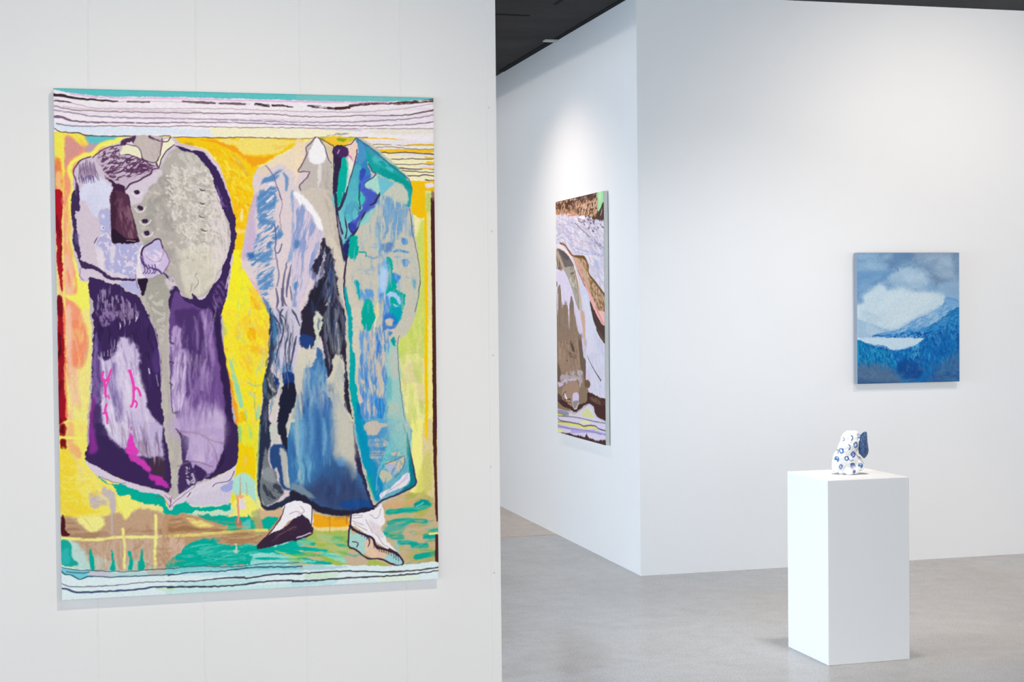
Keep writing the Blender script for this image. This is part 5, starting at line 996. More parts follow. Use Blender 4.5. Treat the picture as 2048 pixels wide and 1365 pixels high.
('p',(120,140,160),0.7,10,2,None,[547.9,738,572.8,750,583.5,783.7,555.6,782.6]),
('p',(56,70,110),1,44,6,None,[472.3,798.7,522.3,775.8,547.5,762.9,575.2,780.6,602.8,806.8,617.7,847.9,560.1,853.6,510.2,841.7,480.2,821.1]),
('p',(50,84,134),0.6,26,2,None,[511.6,753.3,548,735.2,567.2,755.3,561.2,782.9,524.9,787]),
('p',(90,150,200),0.8,8,2,None,[545.1,737.9,559,739.7,558.8,755,547.7,754.6]),
('p',(130,150,160),0.8,6,2,None,[450.5,786.8,472.4,793.2,496.8,819,472,815.2,450.3,803.3]),
('p',(22,72,142),0.9,7,2,None,[543.7,832.1,588.5,824.3,615,838,610.7,846.1,571.4,845.8]),
('p',(38,36,56),1,4,2,None,[450.3,801.9,483,817.9,510.3,836.7,565.8,847.5,619.2,840.9,612,853.2,560,858.4,510.1,851.4,477.3,829.8,449.9,823.9]),
('p',(50,40,72),1,4,2,None,[581.1,669.7,587.2,728.2,604.6,779,622.2,829.9,614.9,844.9,600.1,801.1,582.6,753.1,578.6,700.1]),
('s',(190,185,175),2,0.6,2,0,[449.9,825.8,477.3,832,510.1,852.8,560,860.6]),
('p',(196,193,178),1,1.2,2,None,[594.5,85.5,615,94.2,661.2,129.2,697.3,164.7,705.4,185.2,703.7,231.6,716.2,314.1,720.5,376.1,711,448.5,692.6,484.4,673.3,510,675.4,582.2,689.9,665.3,696.4,727.6,706.2,779.8,703.7,805.6,645.6,829.1,614.2,832.9,570.9,620.9,563.7,416.3,565.6,293.9,541.2,212.6,545.8,110.8]),
('p',(52,132,184),1,2,2,None,[590.7,86.5,603.3,92.5,619.5,103,628.4,115.4,613.5,137.2,620.4,160.5,609.2,182.2,594.1,222,561.5,222.2,572.9,182.7,580.5,161.1,591.9,125,594.3,107]),
('p',(22,160,160),1,3,3,None,[608.4,115.8,628.5,111.8,651.9,131.2,682.8,154.2,701,172.1,705.4,190.1,702.1,221,689.2,221.1,689.7,184.9,667.8,172.5,638.7,162.1,618.9,142.5]),
('p',(70,150,180),0.8,4,2,None,[619.5,104.8,653.8,131.2,646.4,133.1,613.8,115.7]),
('p',(90,195,200),0.7,6,2,(24,10,35,0.5,0.18),[619.2,119.2,646.5,127.7,673.6,154.3,655.3,154.6,624.4,137.1]),
('p',(0,150,140),0.7,5,2,None,[637.1,142.3,664.4,156.3,700.9,177.5,702.6,190.2,673.3,172.4,642.4,160.2]),
('p',(112,190,206),1,4,2,None,[633.2,163.9,660.5,172.6,675.1,181.4,647.2,205.2,638.2,192.7]),
('p',(196,200,184),1,4,3,None,[643.5,207.1,656.6,188.9,671.5,176.1,691.5,188.5,692.9,221.1,639.6,221.5]),
('p',(80,180,190),0.8,5,2,None,[573.2,161.2,588.1,139.4,602.5,146.4,590.9,191.5,572.3,222.1,561.5,222.2]),
('p',(80,150,200),0.8,6,2,None,[596,90.9,610.3,106.7,611.8,128.3,595.3,139.3,592,119.6]),
('p',(54,74,184),1,3,2,None,[602.4,147.3,610.6,149.9,604.8,169.7,598.4,173.4,597.7,160.8]),
('p',(70,100,200),1,4,2,None,[598.4,173.4,620.4,160.5,609.2,182.2,614.5,193,627.1,200,631.4,218,601.4,218.3]),
('p',(50,70,190),1,4,2,None,[605.4,189.5,614.5,191.2,618,201.9,607.1,200.3]),
('p',(168,216,202),1,2.5,2,None,[610.2,173.2,632.3,163,638.6,190.9,637.1,208.9,623.5,196.5,609.2,184]),
('p',(80,200,185),1,3,2,None,[594.4,196.8,605.2,203.9,603.2,218.3,594.1,218.4]),
('s',(54,90,130),2.5,1,1,0,[615.3,139,624.2,153.3,630.5,160.4,613,173.2,607.4,178.7]),
('s',(60,90,120),2,0.8,1,0,[590.7,86.5,619.5,104.8,651.9,133,682.8,156,701,172.1,705.3,191.9]),
('p',(240,194,48),1,1.5,2,None,[516.5,86.2,590.7,85.2,577.8,99.3,556.1,104.5,538.1,100.1,522.1,92.7]),
('p',(122,164,34),0.9,3,2,None,[552.7,87.3,573.5,87.4,567.1,93.2,556.2,92.6]),
('p',(165,190,50),1,4,2,None,[516.8,86.2,527.6,87.8,525.7,94.1]),
('p',(190,200,60),0.8,4,2,None,[576.2,86.8,590.7,85.6,581.5,94.7]),
('p',(234,206,192),1,2,2,None,[570.5,104.8,588.8,91,594.9,108.8,590.4,125.1,584.4,141.3,575.6,123.5]),
('s',(200,110,190),(3,4,2),0.8,2,0,[573.9,120,579.2,125.2,582.7,134.2]),
('p',(240,228,220),1,2,2,None,[573.8,123.6,584.4,139.5,575.1,161.2,573.6,139.7]),
('p',(50,38,70),1,1.5,1.5,None,[544.9,105.3,571.4,104.8,574.8,120,562.9,127.3,559.5,139.9,555.9,174,550.7,222.3,542,222.4,544.6,147.3]),
('p',(74,42,98),1,2.5,2,None,[547,107.9,570.5,105.3,574.6,120,562.9,126.4,550.4,122.2]),
('s',(200,180,190),3,0.8,2,0,[553.2,116.8,556,111.3]),
('p',(0,172,156),1,1.5,1.5,None,[562.9,127.3,570.5,127.2,573.5,146.8,568.3,191.7,561.5,222.2,548.9,222.4,553.2,174,559.5,139.9]),
('p',(130,212,200),0.9,2.5,2,None,[570.5,129,576,155.8,571,191.7,559.7,222.3,565.1,222.2,573.2,164.8]),
('s',(66,48,76),2.4,0.8,1,0,[556.1,105.1,577.8,99.3,590.7,85.6]),
('s',(66,50,78),2.6,0.85,1,0,[593,110.7,590,128.6,580.5,161.1,571,191.7,563.3,218.6]),
('s',(240,225,215),3,0.8,1,0,[583.5,143.1,573.1,173.7,565.3,206.1]),
('s',(60,44,66),2,0.8,1,0,[515,87.2,538.1,100.1,545.2,106.2,544.1,147.3,542.2,212.6]),
('p',(108,192,200),1,2,2,None,[543.8,198.8,633.6,197.8,617.7,223.2,602.8,246.7,590.5,273.7,580.2,295.3,571.8,316.9,566.9,338.4,558.2,316.9,553.5,273.9,548.6,238.1]),
('p',(0,168,152),1,3,2,None,[548.3,198.7,561.8,198.6,556,223.7,550.7,222]),
('p',(66,196,178),1,4,2,None,[589,198.3,608.9,198.1,601.4,217.9,590.6,212.6]),
('p',(72,84,186),1,2.5,2,None,[608.9,198.1,633.5,199.6,617.7,223.2,602.8,244,593.5,255.7,587.8,277.3,578.6,281.9,573.1,264.8,579.1,254,572.9,241.5,564.8,238.9,574.2,220,581.5,214.5,590.4,225.2,598.4,234.1,614.2,212.4]),
('p',(150,215,210),1,3,2,None,[581.1,237.9,586.7,228.8,593.9,232.4,590,246.8,582.7,252.2]),
('p',(36,40,110),1,4,2,None,[563.9,302.5,580.4,284.5,574.5,316.9,565.1,338.4,562.6,324.1]),
('p',(50,60,160),0.8,4,2,None,[573.5,263,586.2,261.2,587.8,273.7,578.7,281]),
('s',(48,38,68),6,0.9,1,0,[546.5,198.8,548.7,229.2,551.9,261.4,558.4,302.5,563.4,331.2]),
('s',(48,38,68),4,0.9,1,0,[565.4,198.6,557.8,223.7,550.5,234.5,553.7,256,560.6,281]),
('s',(48,38,68),3,0.9,1,0,[570.5,223.6,566.5,248.7,569.7,273.8,565.8,291.8]),
('s',(48,38,68),4,0.9,1,0,[635.3,201.4,617.7,223.2,600.9,248.5,589.6,273.7,578.5,288.1,572.8,311.5,567.9,334.8]),
('s',(48,38,68),3,0.9,1,0,[594.4,198.2,596,216.2,597.6,230.5,590.4,221.6]),
('s',(48,38,68),2.5,0.9,1,0,[586.7,225.2,593.8,236,592.9,241.4]),
('s',(48,38,68),2.5,0.9,1,0,[581.2,234.3,585,221.7,588.7,216.3]),
('s',(48,38,68),4,0.9,1,0,[567.9,334.8,564.8,356.3,562.5,390.4,564,413.8,570.7,447.1]),
('s',(48,38,68),2,0.9,1,0,[573.5,261.2,575.1,273.8,585.9,279.1]),
('p',(196,180,200),0.8,3,2,None,[550.3,243.5,557,277.5,560.4,295.4,553.4,277.5]),
('p',(98,152,200),0.9,9,2,(45,7,90,0.45,0.15),[627,212.3,663.6,211.9,662.1,309.6,629,316.8,631.8,255.5]),
('p',(98,152,200),0.85,9,2,(55,6,92,0.47,0.16),[656.1,219.2,698.3,227.9,706.7,287.7,681,276.9,665.8,309.5,656.9,291.5]),
('p',(110,200,200),1,4,2,None,[602.6,255.7,626.7,226.7,641.8,199.5,627,212.3,612,234,597.1,259.3]),
('p',(120,200,205),0.7,6,2,None,[593.4,266.5,619.3,237.6,632.3,223,622.8,248.3,606.2,262.9]),
('p',(70,120,185),0.8,6,2,None,[640.2,302.4,660.4,298.7,660.2,316.8,641.8,316.8]),
('p',(170,190,190),0.6,7,2,None,[626,273.6,637,273.5,636.3,316.8,625.4,313.2]),
('p',(0,166,150),1,3,4,None,[578.6,286.3,591.6,289.9,591,325.8,585.1,335.7,574.3,327.6,576.4,309.7]),
('s',(0,160,150),3,1,1,0,[595.3,319.5,607.1,318.6,608.5,326.7]),
('s',(100,150,190),4,0.7,3,0,[608.8,325.8,625.2,331.2,636.2,327.6]),
('p',(126,176,224),1,4,3,None,[633.2,342.1,652.6,334.9,654.1,381.9,646,403.5,633.1,414.3,635.5,372.8]),
('p',(64,128,200),0.7,5,2,(16,8,80,0.42,0.18),[632.3,342.1,643.5,327.6,643.1,356.5,633.8,363.7]),
('p',(185,212,240),0.8,7,2,None,[637.6,352.9,650.4,356.6,647.9,398.1,637,392.6]),
('p',(0,166,156),1,2,3,None,[648.9,331.3,660.3,329.4,663.6,360.2,675.9,371.1,670,396.4,688.3,405.6,684.6,434.6,676.5,454.5,656.3,454.3,653,427.1,646,403.5,653.6,385.5,656.2,363.8]),
('p',(50,134,210),1,3,2,None,[663.2,362,678.7,369.3,672.1,382,664.8,376.5]),
('s',(168,200,236),(6,11,9,6),1,3,0,[645.9,414.4,658.8,405.4,671.6,410.9,677,423.7]),
('s',(168,200,236),(6,9,7),1,3,0,[653.3,410.8,653,428.9,645.5,441.5]),
('p',(180,205,236),1,3,2,None,[664.1,426.3,675,430.9,671.2,438.1]),
('p',(84,144,206),1,4,2,None,[682.7,289.6,693.7,291.4,692.6,305,684.3,302.3]),
('p',(84,144,206),1,4,2,None,[683.8,334.9,695.8,334.9,695.6,346.7,685.5,346.7]),
('s',(70,140,200),(3,6,4),1,3,0,[665.7,317.7,680.4,315.9,696.1,318.6]),
('p',(60,150,190),0.7,5,2,None,[705.4,376.7,712.8,376.7,710.7,393,706.1,391.2]),
('p',(150,170,195),0.7,6,2,(20,8,0,0.45,0.2),[588.4,352.8,624.9,349.3,622.9,363.7,595.6,361.8]),
('p',(0,160,175),1,4,2,None,[582.6,377.1,591.7,378,596,396,595.6,417.6,587.8,397.8]),
('p',(90,150,212),0.95,5,2,(18,9,90,0.35,0.2),[595,397.8,622.3,398,620.2,421.4,601.9,424.9]),
('p',(0,172,150),1,3,3,None,[603.7,422.2,621.1,417.8,620.6,453.9,601.4,453.7]),
('p',(70,134,205),0.9,4,2,(30,7,90,0.4,0.2),[633.1,408.9,653.3,409,656.3,454.3,639.8,454.1]),
('p',(240,214,150),0.6,5,2,None,[629.2,425.1,640.2,425.2,638,447.8,627.1,447.6]),
('s',(0,162,168),(4,7,9),1,2,0,[564.7,390.4,567.5,417.4,576,453.4]),
('p',(205,196,180),0.8,4,2,None,[568.6,345.6,577.7,342,577.1,381.5,584,408.5,597.9,447.3,585.2,447.2,569.7,395.9]),
('s',(90,84,86),1.6,0.85,1,0,[700.1,229.7,707.6,287.7,716.3,327.6,721.1,378.6,717.1,400.4]),
('s',(80,120,120),2.5,0.7,1,0,[720.2,378.6,715.9,414.9,709,442.1]),
('p',(0,162,166),1,2,2,None,[569.1,433.2,576.1,447.7,579.4,490.9,577.8,517.8,584.3,530.5,583.5,580.9,588.4,617.1,595.1,653.4,602.4,689.7,587.3,689.2,577.7,638.5,570.7,589.7,571.7,526.7,570.7,472.8]),
('p',(0,110,180),0.7,6,2,None,[584.2,631.4,591.5,631.6,601.6,686,590.7,685.7]),
('p',(206,200,182),1,4,2,None,[578.1,435.1,598.1,435.3,597.5,473.1,593.1,527.1,596.1,563.2,585.1,573.8,583.9,530.5,577.8,516,581,481.9]),
('p',(78,138,206),0.95,6,2,(34,8,90,0.46,0.14),[595.6,478.5,643.1,473.7,666.9,481.2,649.8,517.2,650.4,600.5,642.1,665.5,601.7,675.2,588.3,599.1,592.8,545.1]),
('p',(120,176,226),0.7,5,2,(20,6,90,0.4,0.2),[597.2,491.1,615.6,484.1,611.1,538.2,600.2,538]),
('p',(200,184,172),0.8,5,2,(30,8,90,0.52,0.12),[604.7,480.4,633.9,480.8,640.2,546,621.4,578.2,599.8,563.3]),
('p',(0,164,150),1,3,3,None,[601.8,433.5,620.9,433.7,624.2,459,616.5,479.7,597.6,470.4]),
('p',(0,158,176),1,4,2,None,[658.4,434,680.5,434.2,676.4,459.6,665.3,466.7,656.3,452.1]),
('p',(40,110,200),0.8,5,2,None,[643.5,448.4,660.1,444.9,672.7,461.3,665.1,477.6,643,480.9]),
('p',(205,188,176),1,4,3,None,[647,459.2,661.7,457.6,662.4,472.1,648.7,470.1]),
('p',(205,190,176),1,3,3,None,[648.6,479.2,667,477.6,664.9,493.9,650.1,499.1]),
('p',(70,140,190),1,3,2,None,[653.1,481,661.4,483,657.5,493.8]),
('p',(60,120,205),1,3,2,None,[628.3,489.7,638,513.4,636.8,531.4,627.7,529.5]),
('p',(206,190,176),1,3,2,None,[622.9,480.6,639.4,480.9,645.3,513.5,642.9,549.7,637.6,538.7,638.9,513.4,630.1,489.8,622.3,520.4]),
('p',(150,200,194),0.9,6,2,None,[648.1,509.9,672.4,508.5,677.4,583,684.6,655.8,690.5,692.4,647.2,691.1,647,582.3]),
('p',(188,194,184),0.8,7,2,None,[655.2,524.5,671.8,521.2,672.9,575.6,656.3,575.3]),
('p',(190,192,176),0.7,8,2,None,[649.9,633.1,672,633.7,675.2,666.5,653.1,665.9]),
('p',(80,170,190),0.6,6,2,(40,6,92,0.45,0.2),[647,582.3,659.8,586.2,649.5,663.9,642.1,665.5]),
('p',(0,150,150),1,4,2,None,[657.4,499.2,666.7,493.9,667.4,512,661,508.3]),
('p',(203,187,172),1,3,2,None,[626.5,545.7,638.3,553.2,637.1,574.9,632.4,580.2,639.7,582.2,634.6,618.2,627.3,617.2,629.7,578.3]),
('p',(30,130,208),1,4,3,None,[623.5,621.6,642.7,623.9,640.3,661.9,627.4,666.9,625.9,645.2]),
('p',(204,188,176),0.9,3,2,(20,7,80,0.4,0.14),[608.1,617.6,615.2,632.2,627.8,639.8,625.8,654.2,611.2,653.8,606,632]),
('p',(204,188,168),1,3,4,None,[601.8,669.8,625.6,666.9,649.3,673,638.2,679.9,625.2,690.4,603.3,689.7]),
('p',(214,190,190),1,3,2,None,[591.8,608.2,600.7,621,595.2,628.1,589.8,618.9]),
('p',(80,190,200),0.6,7,2,(26,8,60,0.45,0.2),[653,673.1,684.4,670.4,687.8,692.3,656.4,691.3]),
('s',(230,236,180),2.5,0.8,1,0,[628.8,451.8,625,466.2,623.8,480.6]),
('s',(226,234,190),2.5,0.8,1,0,[618,563.6,616.1,572.6]),
('s',(90,90,80),1.4,0.8,1,0,[675.1,490.4,671.1,510.3,673.2,555.7,677.9,610.2,684.6,659.5,690.6,686]),
('p',(104,176,196),1,2,2,None,[583.9,667,691.2,670.1,695.2,731.9,705.2,785.7,702.2,799.6,662,820.4,633.5,831.8,622.2,831.3,611.5,793.2,595.4,742.4]),
('p',(0,146,182),1,3,2,None,[582.5,666.9,604.9,667.6,612.4,729.1,635.6,785.8,635.1,813.7,623.6,831.4,608.8,784.7,592.7,734]),
('p',(40,130,190),0.5,14,2,None,[612.2,743,634.8,741,636.5,813.7,622.2,829.9]),
('p',(188,192,176),0.8,12,2,(30,10,90,0.4,0.22),[664.2,666.5,691.5,667.3,693.5,726.3,680.3,731.4,663.7,700.1]),
('p',(120,196,186),0.7,10,2,None,[669.5,691.8,692.4,686.9,696.2,737.6,680.2,742.6]),
('b',[(90,200,206),(170,214,206),(0,150,160),(200,196,180)],46,18,3,-40,50,0.75,1.5,[638,702,678,692,689,737,669,748,640,766]),
('p',(0,160,150),0.8,5,2,None,[603.2,778.9,614.4,784.9,623.6,830,614,812.8]),
('p',(70,130,190),0.8,6,2,(24,6,0,0.42,0.2),[613.1,687.3,658.4,674.7,652.3,708.1,634.8,743.8,612.2,745.8]),
('p',(190,200,190),0.8,6,2,None,[669.8,672.3,692.6,672.9,691.9,720.6,680.8,703.4]),
('p',(80,200,205),0.8,5,2,(14,5,-40,0.45,0.16),[652.4,702.5,680.9,692.2,677.5,731.3,651.7,744.4,634.4,768.9]),
('p',(204,186,166),1,2.5,3,None,[606.2,676,621.8,670.8,627.7,690.5,613,694.3]),
('p',(204,186,166),1,2.5,3,None,[611.4,704.5,646.7,704.5,643.6,717.6,614,718]),
('p',(204,186,166),1,2.5,3,None,[610.5,727.6,638.4,727.2,634.8,741.6,612.3,740.8]),
('s',(80,120,190),2,0.7,1,0,[612.7,709.6,640.9,709.4]),
('s',(80,120,190),2,0.7,1,0,[612.4,732.4,640.6,732.3]),
('s',(80,120,190),2,0.7,1,0,[612.3,736.9,640.5,736.8]),
('p',(196,192,166),1,3,3,None,[632.1,771.7,651.3,771,657.4,785.2,636.9,792.8]),
('p',(206,186,160),1,2,2,None,[646,749.3,666.4,749.1,663.5,756.6,646.5,754.9]),
('p',(214,188,166),1,2,2,None,[669.2,750.6,683.6,739.4,681.4,756.7,666.1,773.5]),
('p',(206,188,160),1,2,2,None,[657.6,730.6,674.7,729.8,671.7,738.1,657.5,737.6]),
('p',(190,186,206),0.8,4,2,None,[640.3,755.2,662.9,756,665.5,775.7,654.1,775.3]),
('s',(84,110,120),2,0.8,1,0,[643.1,755.3,668.8,745,683.1,739.9,679.8,765,662.5,784]),
('s',(120,200,215),2,0.7,1,0,[634.6,757.8,625.8,779.8,623.9,807.6]),
('p',(0,124,136),1,3,2,None,[690,692.5,696.8,737.6,705.8,785.7,702.7,801,660.5,821.7,686.4,801.8,694.3,788.1,688.8,737.3]),
('p',(231,223,231),1,2.5,2,None,[633.7,815,656.6,800.6,688.3,773.2,693.1,790.8,679.3,802.9,650.7,814.3,633.5,828.2]),
('s',(160,150,170),1.5,0.7,1,0,[645,814.1,673.7,795.7,691.1,776.7]),
('s',(205,190,225),5,0.7,4,0,[676.6,793,689.5,785.1]),
('s',(66,58,92),(1.5,3,4,4,3),1,1,0,[690.7,703.7,696.8,737.6,704.7,780,703.6,801.1,667.7,818.4,633.5,830.9,622,841.1]),
('s',(60,90,90),1.6,0.6,1,0,[681.2,675.4,692.1,709.4]),
('b',[(50,100,160),(104,158,202),(150,188,202),(200,200,188),(40,72,132),(80,140,190)],110,64,6,90,5,0.5,4,[470,571,519,551,536,625,536,742,446,738,462,650]),
('b',[(206,202,186),(180,184,180),(150,164,172)],50,50,6,88,6,0.5,4,[540,548,558,544,559,631,576,683,539,724,537,634]),
('b',[(45,52,78),(90,100,130),(200,196,206),(60,110,165),(28,32,50),(150,156,166)],90,40,4,96,10,0.5,2,[415,446,457,446,456,560,434,596,418,673,394,672,399,577]),
('b',[(200,196,180),(150,178,200),(110,160,205),(186,190,182),(160,188,200),(206,200,184)],150,34,5,90,6,0.5,2,[627,212,689,212,705,288,717,364,708,437,584,436,578,346,600,277]),
('b',[(200,196,180),(150,178,200),(110,160,205)],50,16,4,0,12,0.4,2,[627,212,689,212,705,288,715,364,698,400,625,328,600,277]),
('b',[(204,188,174),(70,135,205),(124,178,226),(165,190,200),(30,120,205),(204,190,176)],150,30,4,90,6,0.65,2,[594,477,660,481,650,528,648,673,602,679,585,581]),
('b',[(0,150,180),(120,200,210),(200,188,168),(60,120,190),(190,192,182),(30,160,190)],80,22,4,96,40,0.5,2,[613,673,690,676,697,760,656,803,628,819,618,757]),
('b',[(38,58,104),(60,100,150),(30,48,90)],40,40,8,90,8,0.35,8,[489,791,572,778,611,841,538,843]),
('p',(198,195,180),0.8,22,2,None,[536.9,648.1,558.7,639.7,572.7,670.7,583.1,703.5,573.4,746.5,541.2,723.7]),
('p',(60,112,170),0.7,30,2,None,[485,641.3,529.8,639,536.3,687.6,531.9,741.4,478.2,730.5]),
('s',(110,168,206),(5,12,5),0.75,9,0,[468.9,646.3,473.5,689.3,469.3,735.6]),
('s',(96,150,196),(4,10,4),0.75,9,0,[488.6,636.1,493.3,682.7,489,729.1]),
('s',(50,96,154),(4,10,4),0.75,9,0,[504.7,641.9,505.8,686.7,510.3,740.6]),
('s',(120,176,208),(3,9,4),0.75,9,0,[517,658.3,520,696.1,515.9,730]),
('s',(160,190,200),(3,8,3),0.75,9,0,[461.7,646.1,462.9,688.9,464,728.2]),
('p',(150,196,192),0.75,26,2,None,[647.8,651.2,679.1,655.7,691.2,707,687.1,736,665.1,727.9,648.8,709.2]),
('p',(74,146,200),0.65,26,2,(34,9,90,0.4,0.22),[594.7,657,645.8,665.6,648.9,705.6,633.7,737.7,604.6,725.9]),
('p',(204,188,170),0.9,3,4,None,[601.8,671.6,623.8,667.7,647.5,672.9,638.2,681.7,621.5,693.9,605.1,693.4]),
('s',(0,140,180),(9,12,12),0.85,6,0,[583.9,653,594.2,693,606.3,733.2]),
('p',(186,166,204),0.6,24,2,None,[242.4,646.2,316.8,648.3,317.3,697.2,297,718.3,246.6,716.6]),
('p',(84,178,194),0.85,9,2,None,[573,179.1,591.2,169.9,596.8,218.3,590,247.1,571.8,254.4,562.7,236.6]),
('p',(72,88,190),0.9,6,2,None,[603.7,187.7,627.2,196.4,633.9,214.4,621.2,230.7,608.4,236.2,600.5,218.3]),
('p',(70,200,184),0.9,5,2,None,[593.7,196.8,607,204.7,602.2,221.9,591.4,218.4]),
('s',(48,38,68),(2,4,4,3),0.85,1,0,[638.1,198.1,635.3,205.4,626.9,218.1,617.7,223.5]),
('s',(48,38,68),(3,4,4),0.85,1,0,[572.9,186.3,562.4,218.7,554.1,233.1]),
('s',(54,60,110),(2,3.5,2),0.8,1,0,[597.4,178.8,596.1,205.8,596.8,221.9]),
('p',(238,234,239),1,1.2,2,None,[435.5,830.7,471.3,824.9,470.7,862.1,448.7,862.4,418.3,885.7,406,885.1,428.3,857.4]),
('p',(238,234,239),1,1.2,2,None,[449.9,825.3,477.3,828.7,491.4,840.9,489.8,876.7,471.4,853.8,449.4,858.3]),
('p',(56,38,62),1,1.5,1.5,None,[405.2,887.8,434.8,876.9,454.2,858.5,473.5,858.1,472.9,898,448.1,903.7,409.7,912.8,380.3,917.6,384,904.6]),
('p',(56,38,62),1,1.5,2,None,[449.3,862.4,463.1,858.9,472,849.7,490.9,874.5,490.7,890.6,476.2,898.7,448.7,901.7]),
('p',(104,72,76),0.8,4,2,(26,4,-25,0.5,0.14),[415.5,887,456.8,872.4,456.5,889,409.8,905.9]),
('s',(72,50,60),2,1,1,0,[436,833,428.3,854.6,406,885.1,382.6,907.3,380.3,917.6]),
('s',(160,130,140),1.5,0.8,1,0,[446.2,849.9,457.2,844.9,465.1,846.6]),
('s',(72,50,60),2,1,1,0,[490.4,838.1,489.8,873.9,490.7,890.6,476.2,898.7]),
('s',(150,110,120),1.5,0.6,1,0,[469,834.4,474.3,845.6,463.2,850.6]),
('s',(230,220,230),3,0.8,1,0,[459.7,898.7,487.4,890.4]),
('p',(238,234,239),1,1.2,2,None,[569.8,855.5,610.6,851.7,633.4,838.2,639,875.4,633.2,886.3,646.4,914.9,670.1,942.8,648.9,933.3,615.4,907.8,587.6,886.9,570.4,873.6]),
('s',(150,120,125),1.3,0.7,1,0,[572.6,858.4,593.6,857.9]),
('s',(150,120,125),1.3,0.7,1,0,[572.5,863.9,593.6,862.1]),
('s',(150,120,125),1.3,0.7,1,0,[573.8,870.1,596.1,877.6]),
('s',(150,120,125),1.3,0.7,1,0,[601.9,868.1,615.5,896.6]),
('s',(150,120,125),1.3,0.7,1,0,[610.5,857.3,624.5,866.3,633.2,847.1]),
('s',(150,120,125),1.3,0.7,1,0,[621.2,896.9,637.8,920.1,660.2,935.2]),
('s',(150,120,125),1.3,0.7,1,0,[576.5,875.2,604.4,890.5]),
('p',(214,200,206),0.6,6,2,None,[610.3,868.5,632.6,886.3,638,908.9,615.5,896.6]),
('p',(168,212,204),1,2,2,None,[568.1,880.4,573.4,894.6,598.6,898.6,609.7,907.5,603.7,937.9,578.5,928.2,566.1,919.3]),
('p',(228,196,170),1,3,2,None,[604.2,904.4,618.1,910.7,626.3,930.7,645.9,944.3,645.8,955.5,620.4,950.5,603.6,940.7,598.2,923.7]),
('p',(240,200,160),0.7,3,2,None,[609.4,932.6,623.4,936.1,620.4,947.2]),
('p',(160,208,208),1,2,2,None,[645.9,943.5,668.7,941.3,677.5,964.2,659.8,965,640.1,953.8]),
('p',(150,205,210),0.6,4,2,None,[660.6,912.8,669,918.9,670.1,941.4,660.4,926.8]),
('s',(58,40,62),3.5,1,1,0,[570.6,856.9,568.7,877.7,564.7,919.2,581.3,929.8,603.5,947.7,631.7,950.6,659.8,964.7,677.5,963.1,669.2,944.1,649,931.3]),
('s',(58,40,62),5,1,1,0,[568.6,879,579.1,889.3,604.2,901.7,615.4,907.8,623.6,925,634.8,929.7,654.5,936.4,668.6,945.5]),
('s',(58,40,62),2,1,1,0,[573.2,911.3,584.3,916,581.4,922.8]),
('s',(58,40,62),2,1,1,0,[604.2,904.4,608.2,915.8,605.3,924]),
('s',(58,40,62),1.6,0.85,1,0,[616.7,916.2,618.5,927.8]),
('s',(58,40,62),1.6,0.85,1,0,[621.7,919,623.5,930.4]),
('s',(58,40,62),1.6,0.85,1,0,[626.7,921.8,628.5,934.3]),
('s',(58,40,62),1.6,0.85,1,0,[631.8,924.5,633.6,936.7]),
('s',(58,40,62),1.6,0.85,1,0,[636.8,927.3,638.7,937]),
('s',(58,40,62),1.6,0.85,1,0,[641.9,930.1,643.7,939.6]),
('s',(58,40,62),1.6,0.85,1,0,[646.9,932.9,648.8,942.7]),
('s',(58,40,62),1.6,0.85,1,0,[652,935.7,653.9,945.2]),
('s',(58,40,62),1.6,0.85,1,0,[657.1,938.4,658.9,950]),
('s',(58,40,62),1.6,0.85,1,0,[662.1,941.2,664,953.4]),
('s',(58,40,62),1.6,0.85,1,0,[667.2,944,669,956.4]),
('s',(58,40,62),1.6,0.8,1,0,[587.5,889.7,588.5,897.5]),
('s',(58,40,62),1.6,0.8,1,0,[592.5,893.3,593.5,901.1]),
('s',(58,40,62),1.6,0.8,1,0,[597.5,896.9,598.5,904.7]),
('s',(58,40,62),1.6,0.8,1,0,[602.5,900.5,603.5,908.3]),
('s',(58,40,62),1.6,0.8,1,0,[607.5,904.1,608.5,911.9]),
('p',(222,237,239),1,1.5,1.5,None,[-21.9,933.1,52.9,942.1,167.2,949.4,215.5,950.1,313.4,950.4,423.1,952.4,504.2,956.8,565.7,960.1,669.7,966.8,765,966.7,763.7,1058.6,-23.2,1010.1]),
('p',(116,203,214),1,3,2,None,[-2.2,935.5,24.4,939.6,54.9,945.3,56.1,953.3,34.3,959.3,16.6,951.9,-1,943.5]),
('p',(185,213,214),1,3,2,None,[56.2,944,121.7,950.3,215.5,949.6,215.3,959.6,147.5,960.3,56,954.1]),
('p',(205,196,212),0.8,3,2,None,[56.2,946.7,90.8,949.9,90.7,956.6,54.8,954.6]),
('p',(190,180,170),0.7,3,2,None,[166,948.7,202.6,949.4,202.5,957.5,168.4,958.3]),
('p',(128,206,206),1,3,2,None,[205.9,946.4,338.7,950.1,447.3,953.2,463.4,955.5,463.3,965.1,311.8,958.1,205.7,957.7]),
('p',(176,224,230),0.7,4,2,None,[245.3,954.5,463.4,961,463.2,970.7,365.4,970.7,231.9,961.9]),
('p',(160,218,212),0.5,5,2,None,[244.9,976.1,338.3,974.6,392.3,981.8,311.3,988.1,205.2,983.3]),
('p',(190,230,226),0.6,4,2,None,[205.2,986,338.1,991,462.9,990,462.7,1001,337.9,999.2,205,999.5]),
('p',(196,228,190),0.7,4,2,None,[181.1,981.9,214.9,985.2,214.8,992,183.6,990.1]),
('p',(200,226,190),0.6,5,2,None,[480.6,972.9,535.9,974.6,535.8,984.3,480.4,984]),
('p',(180,222,228),0.7,5,2,None,[452.8,987.9,535.7,987.1,535.6,996.8,452.7,997.6]),
('p',(226,238,210),0.6,5,2,None,[634,985.7,705.1,988.3,699.2,999.2,633.8,998.3]),
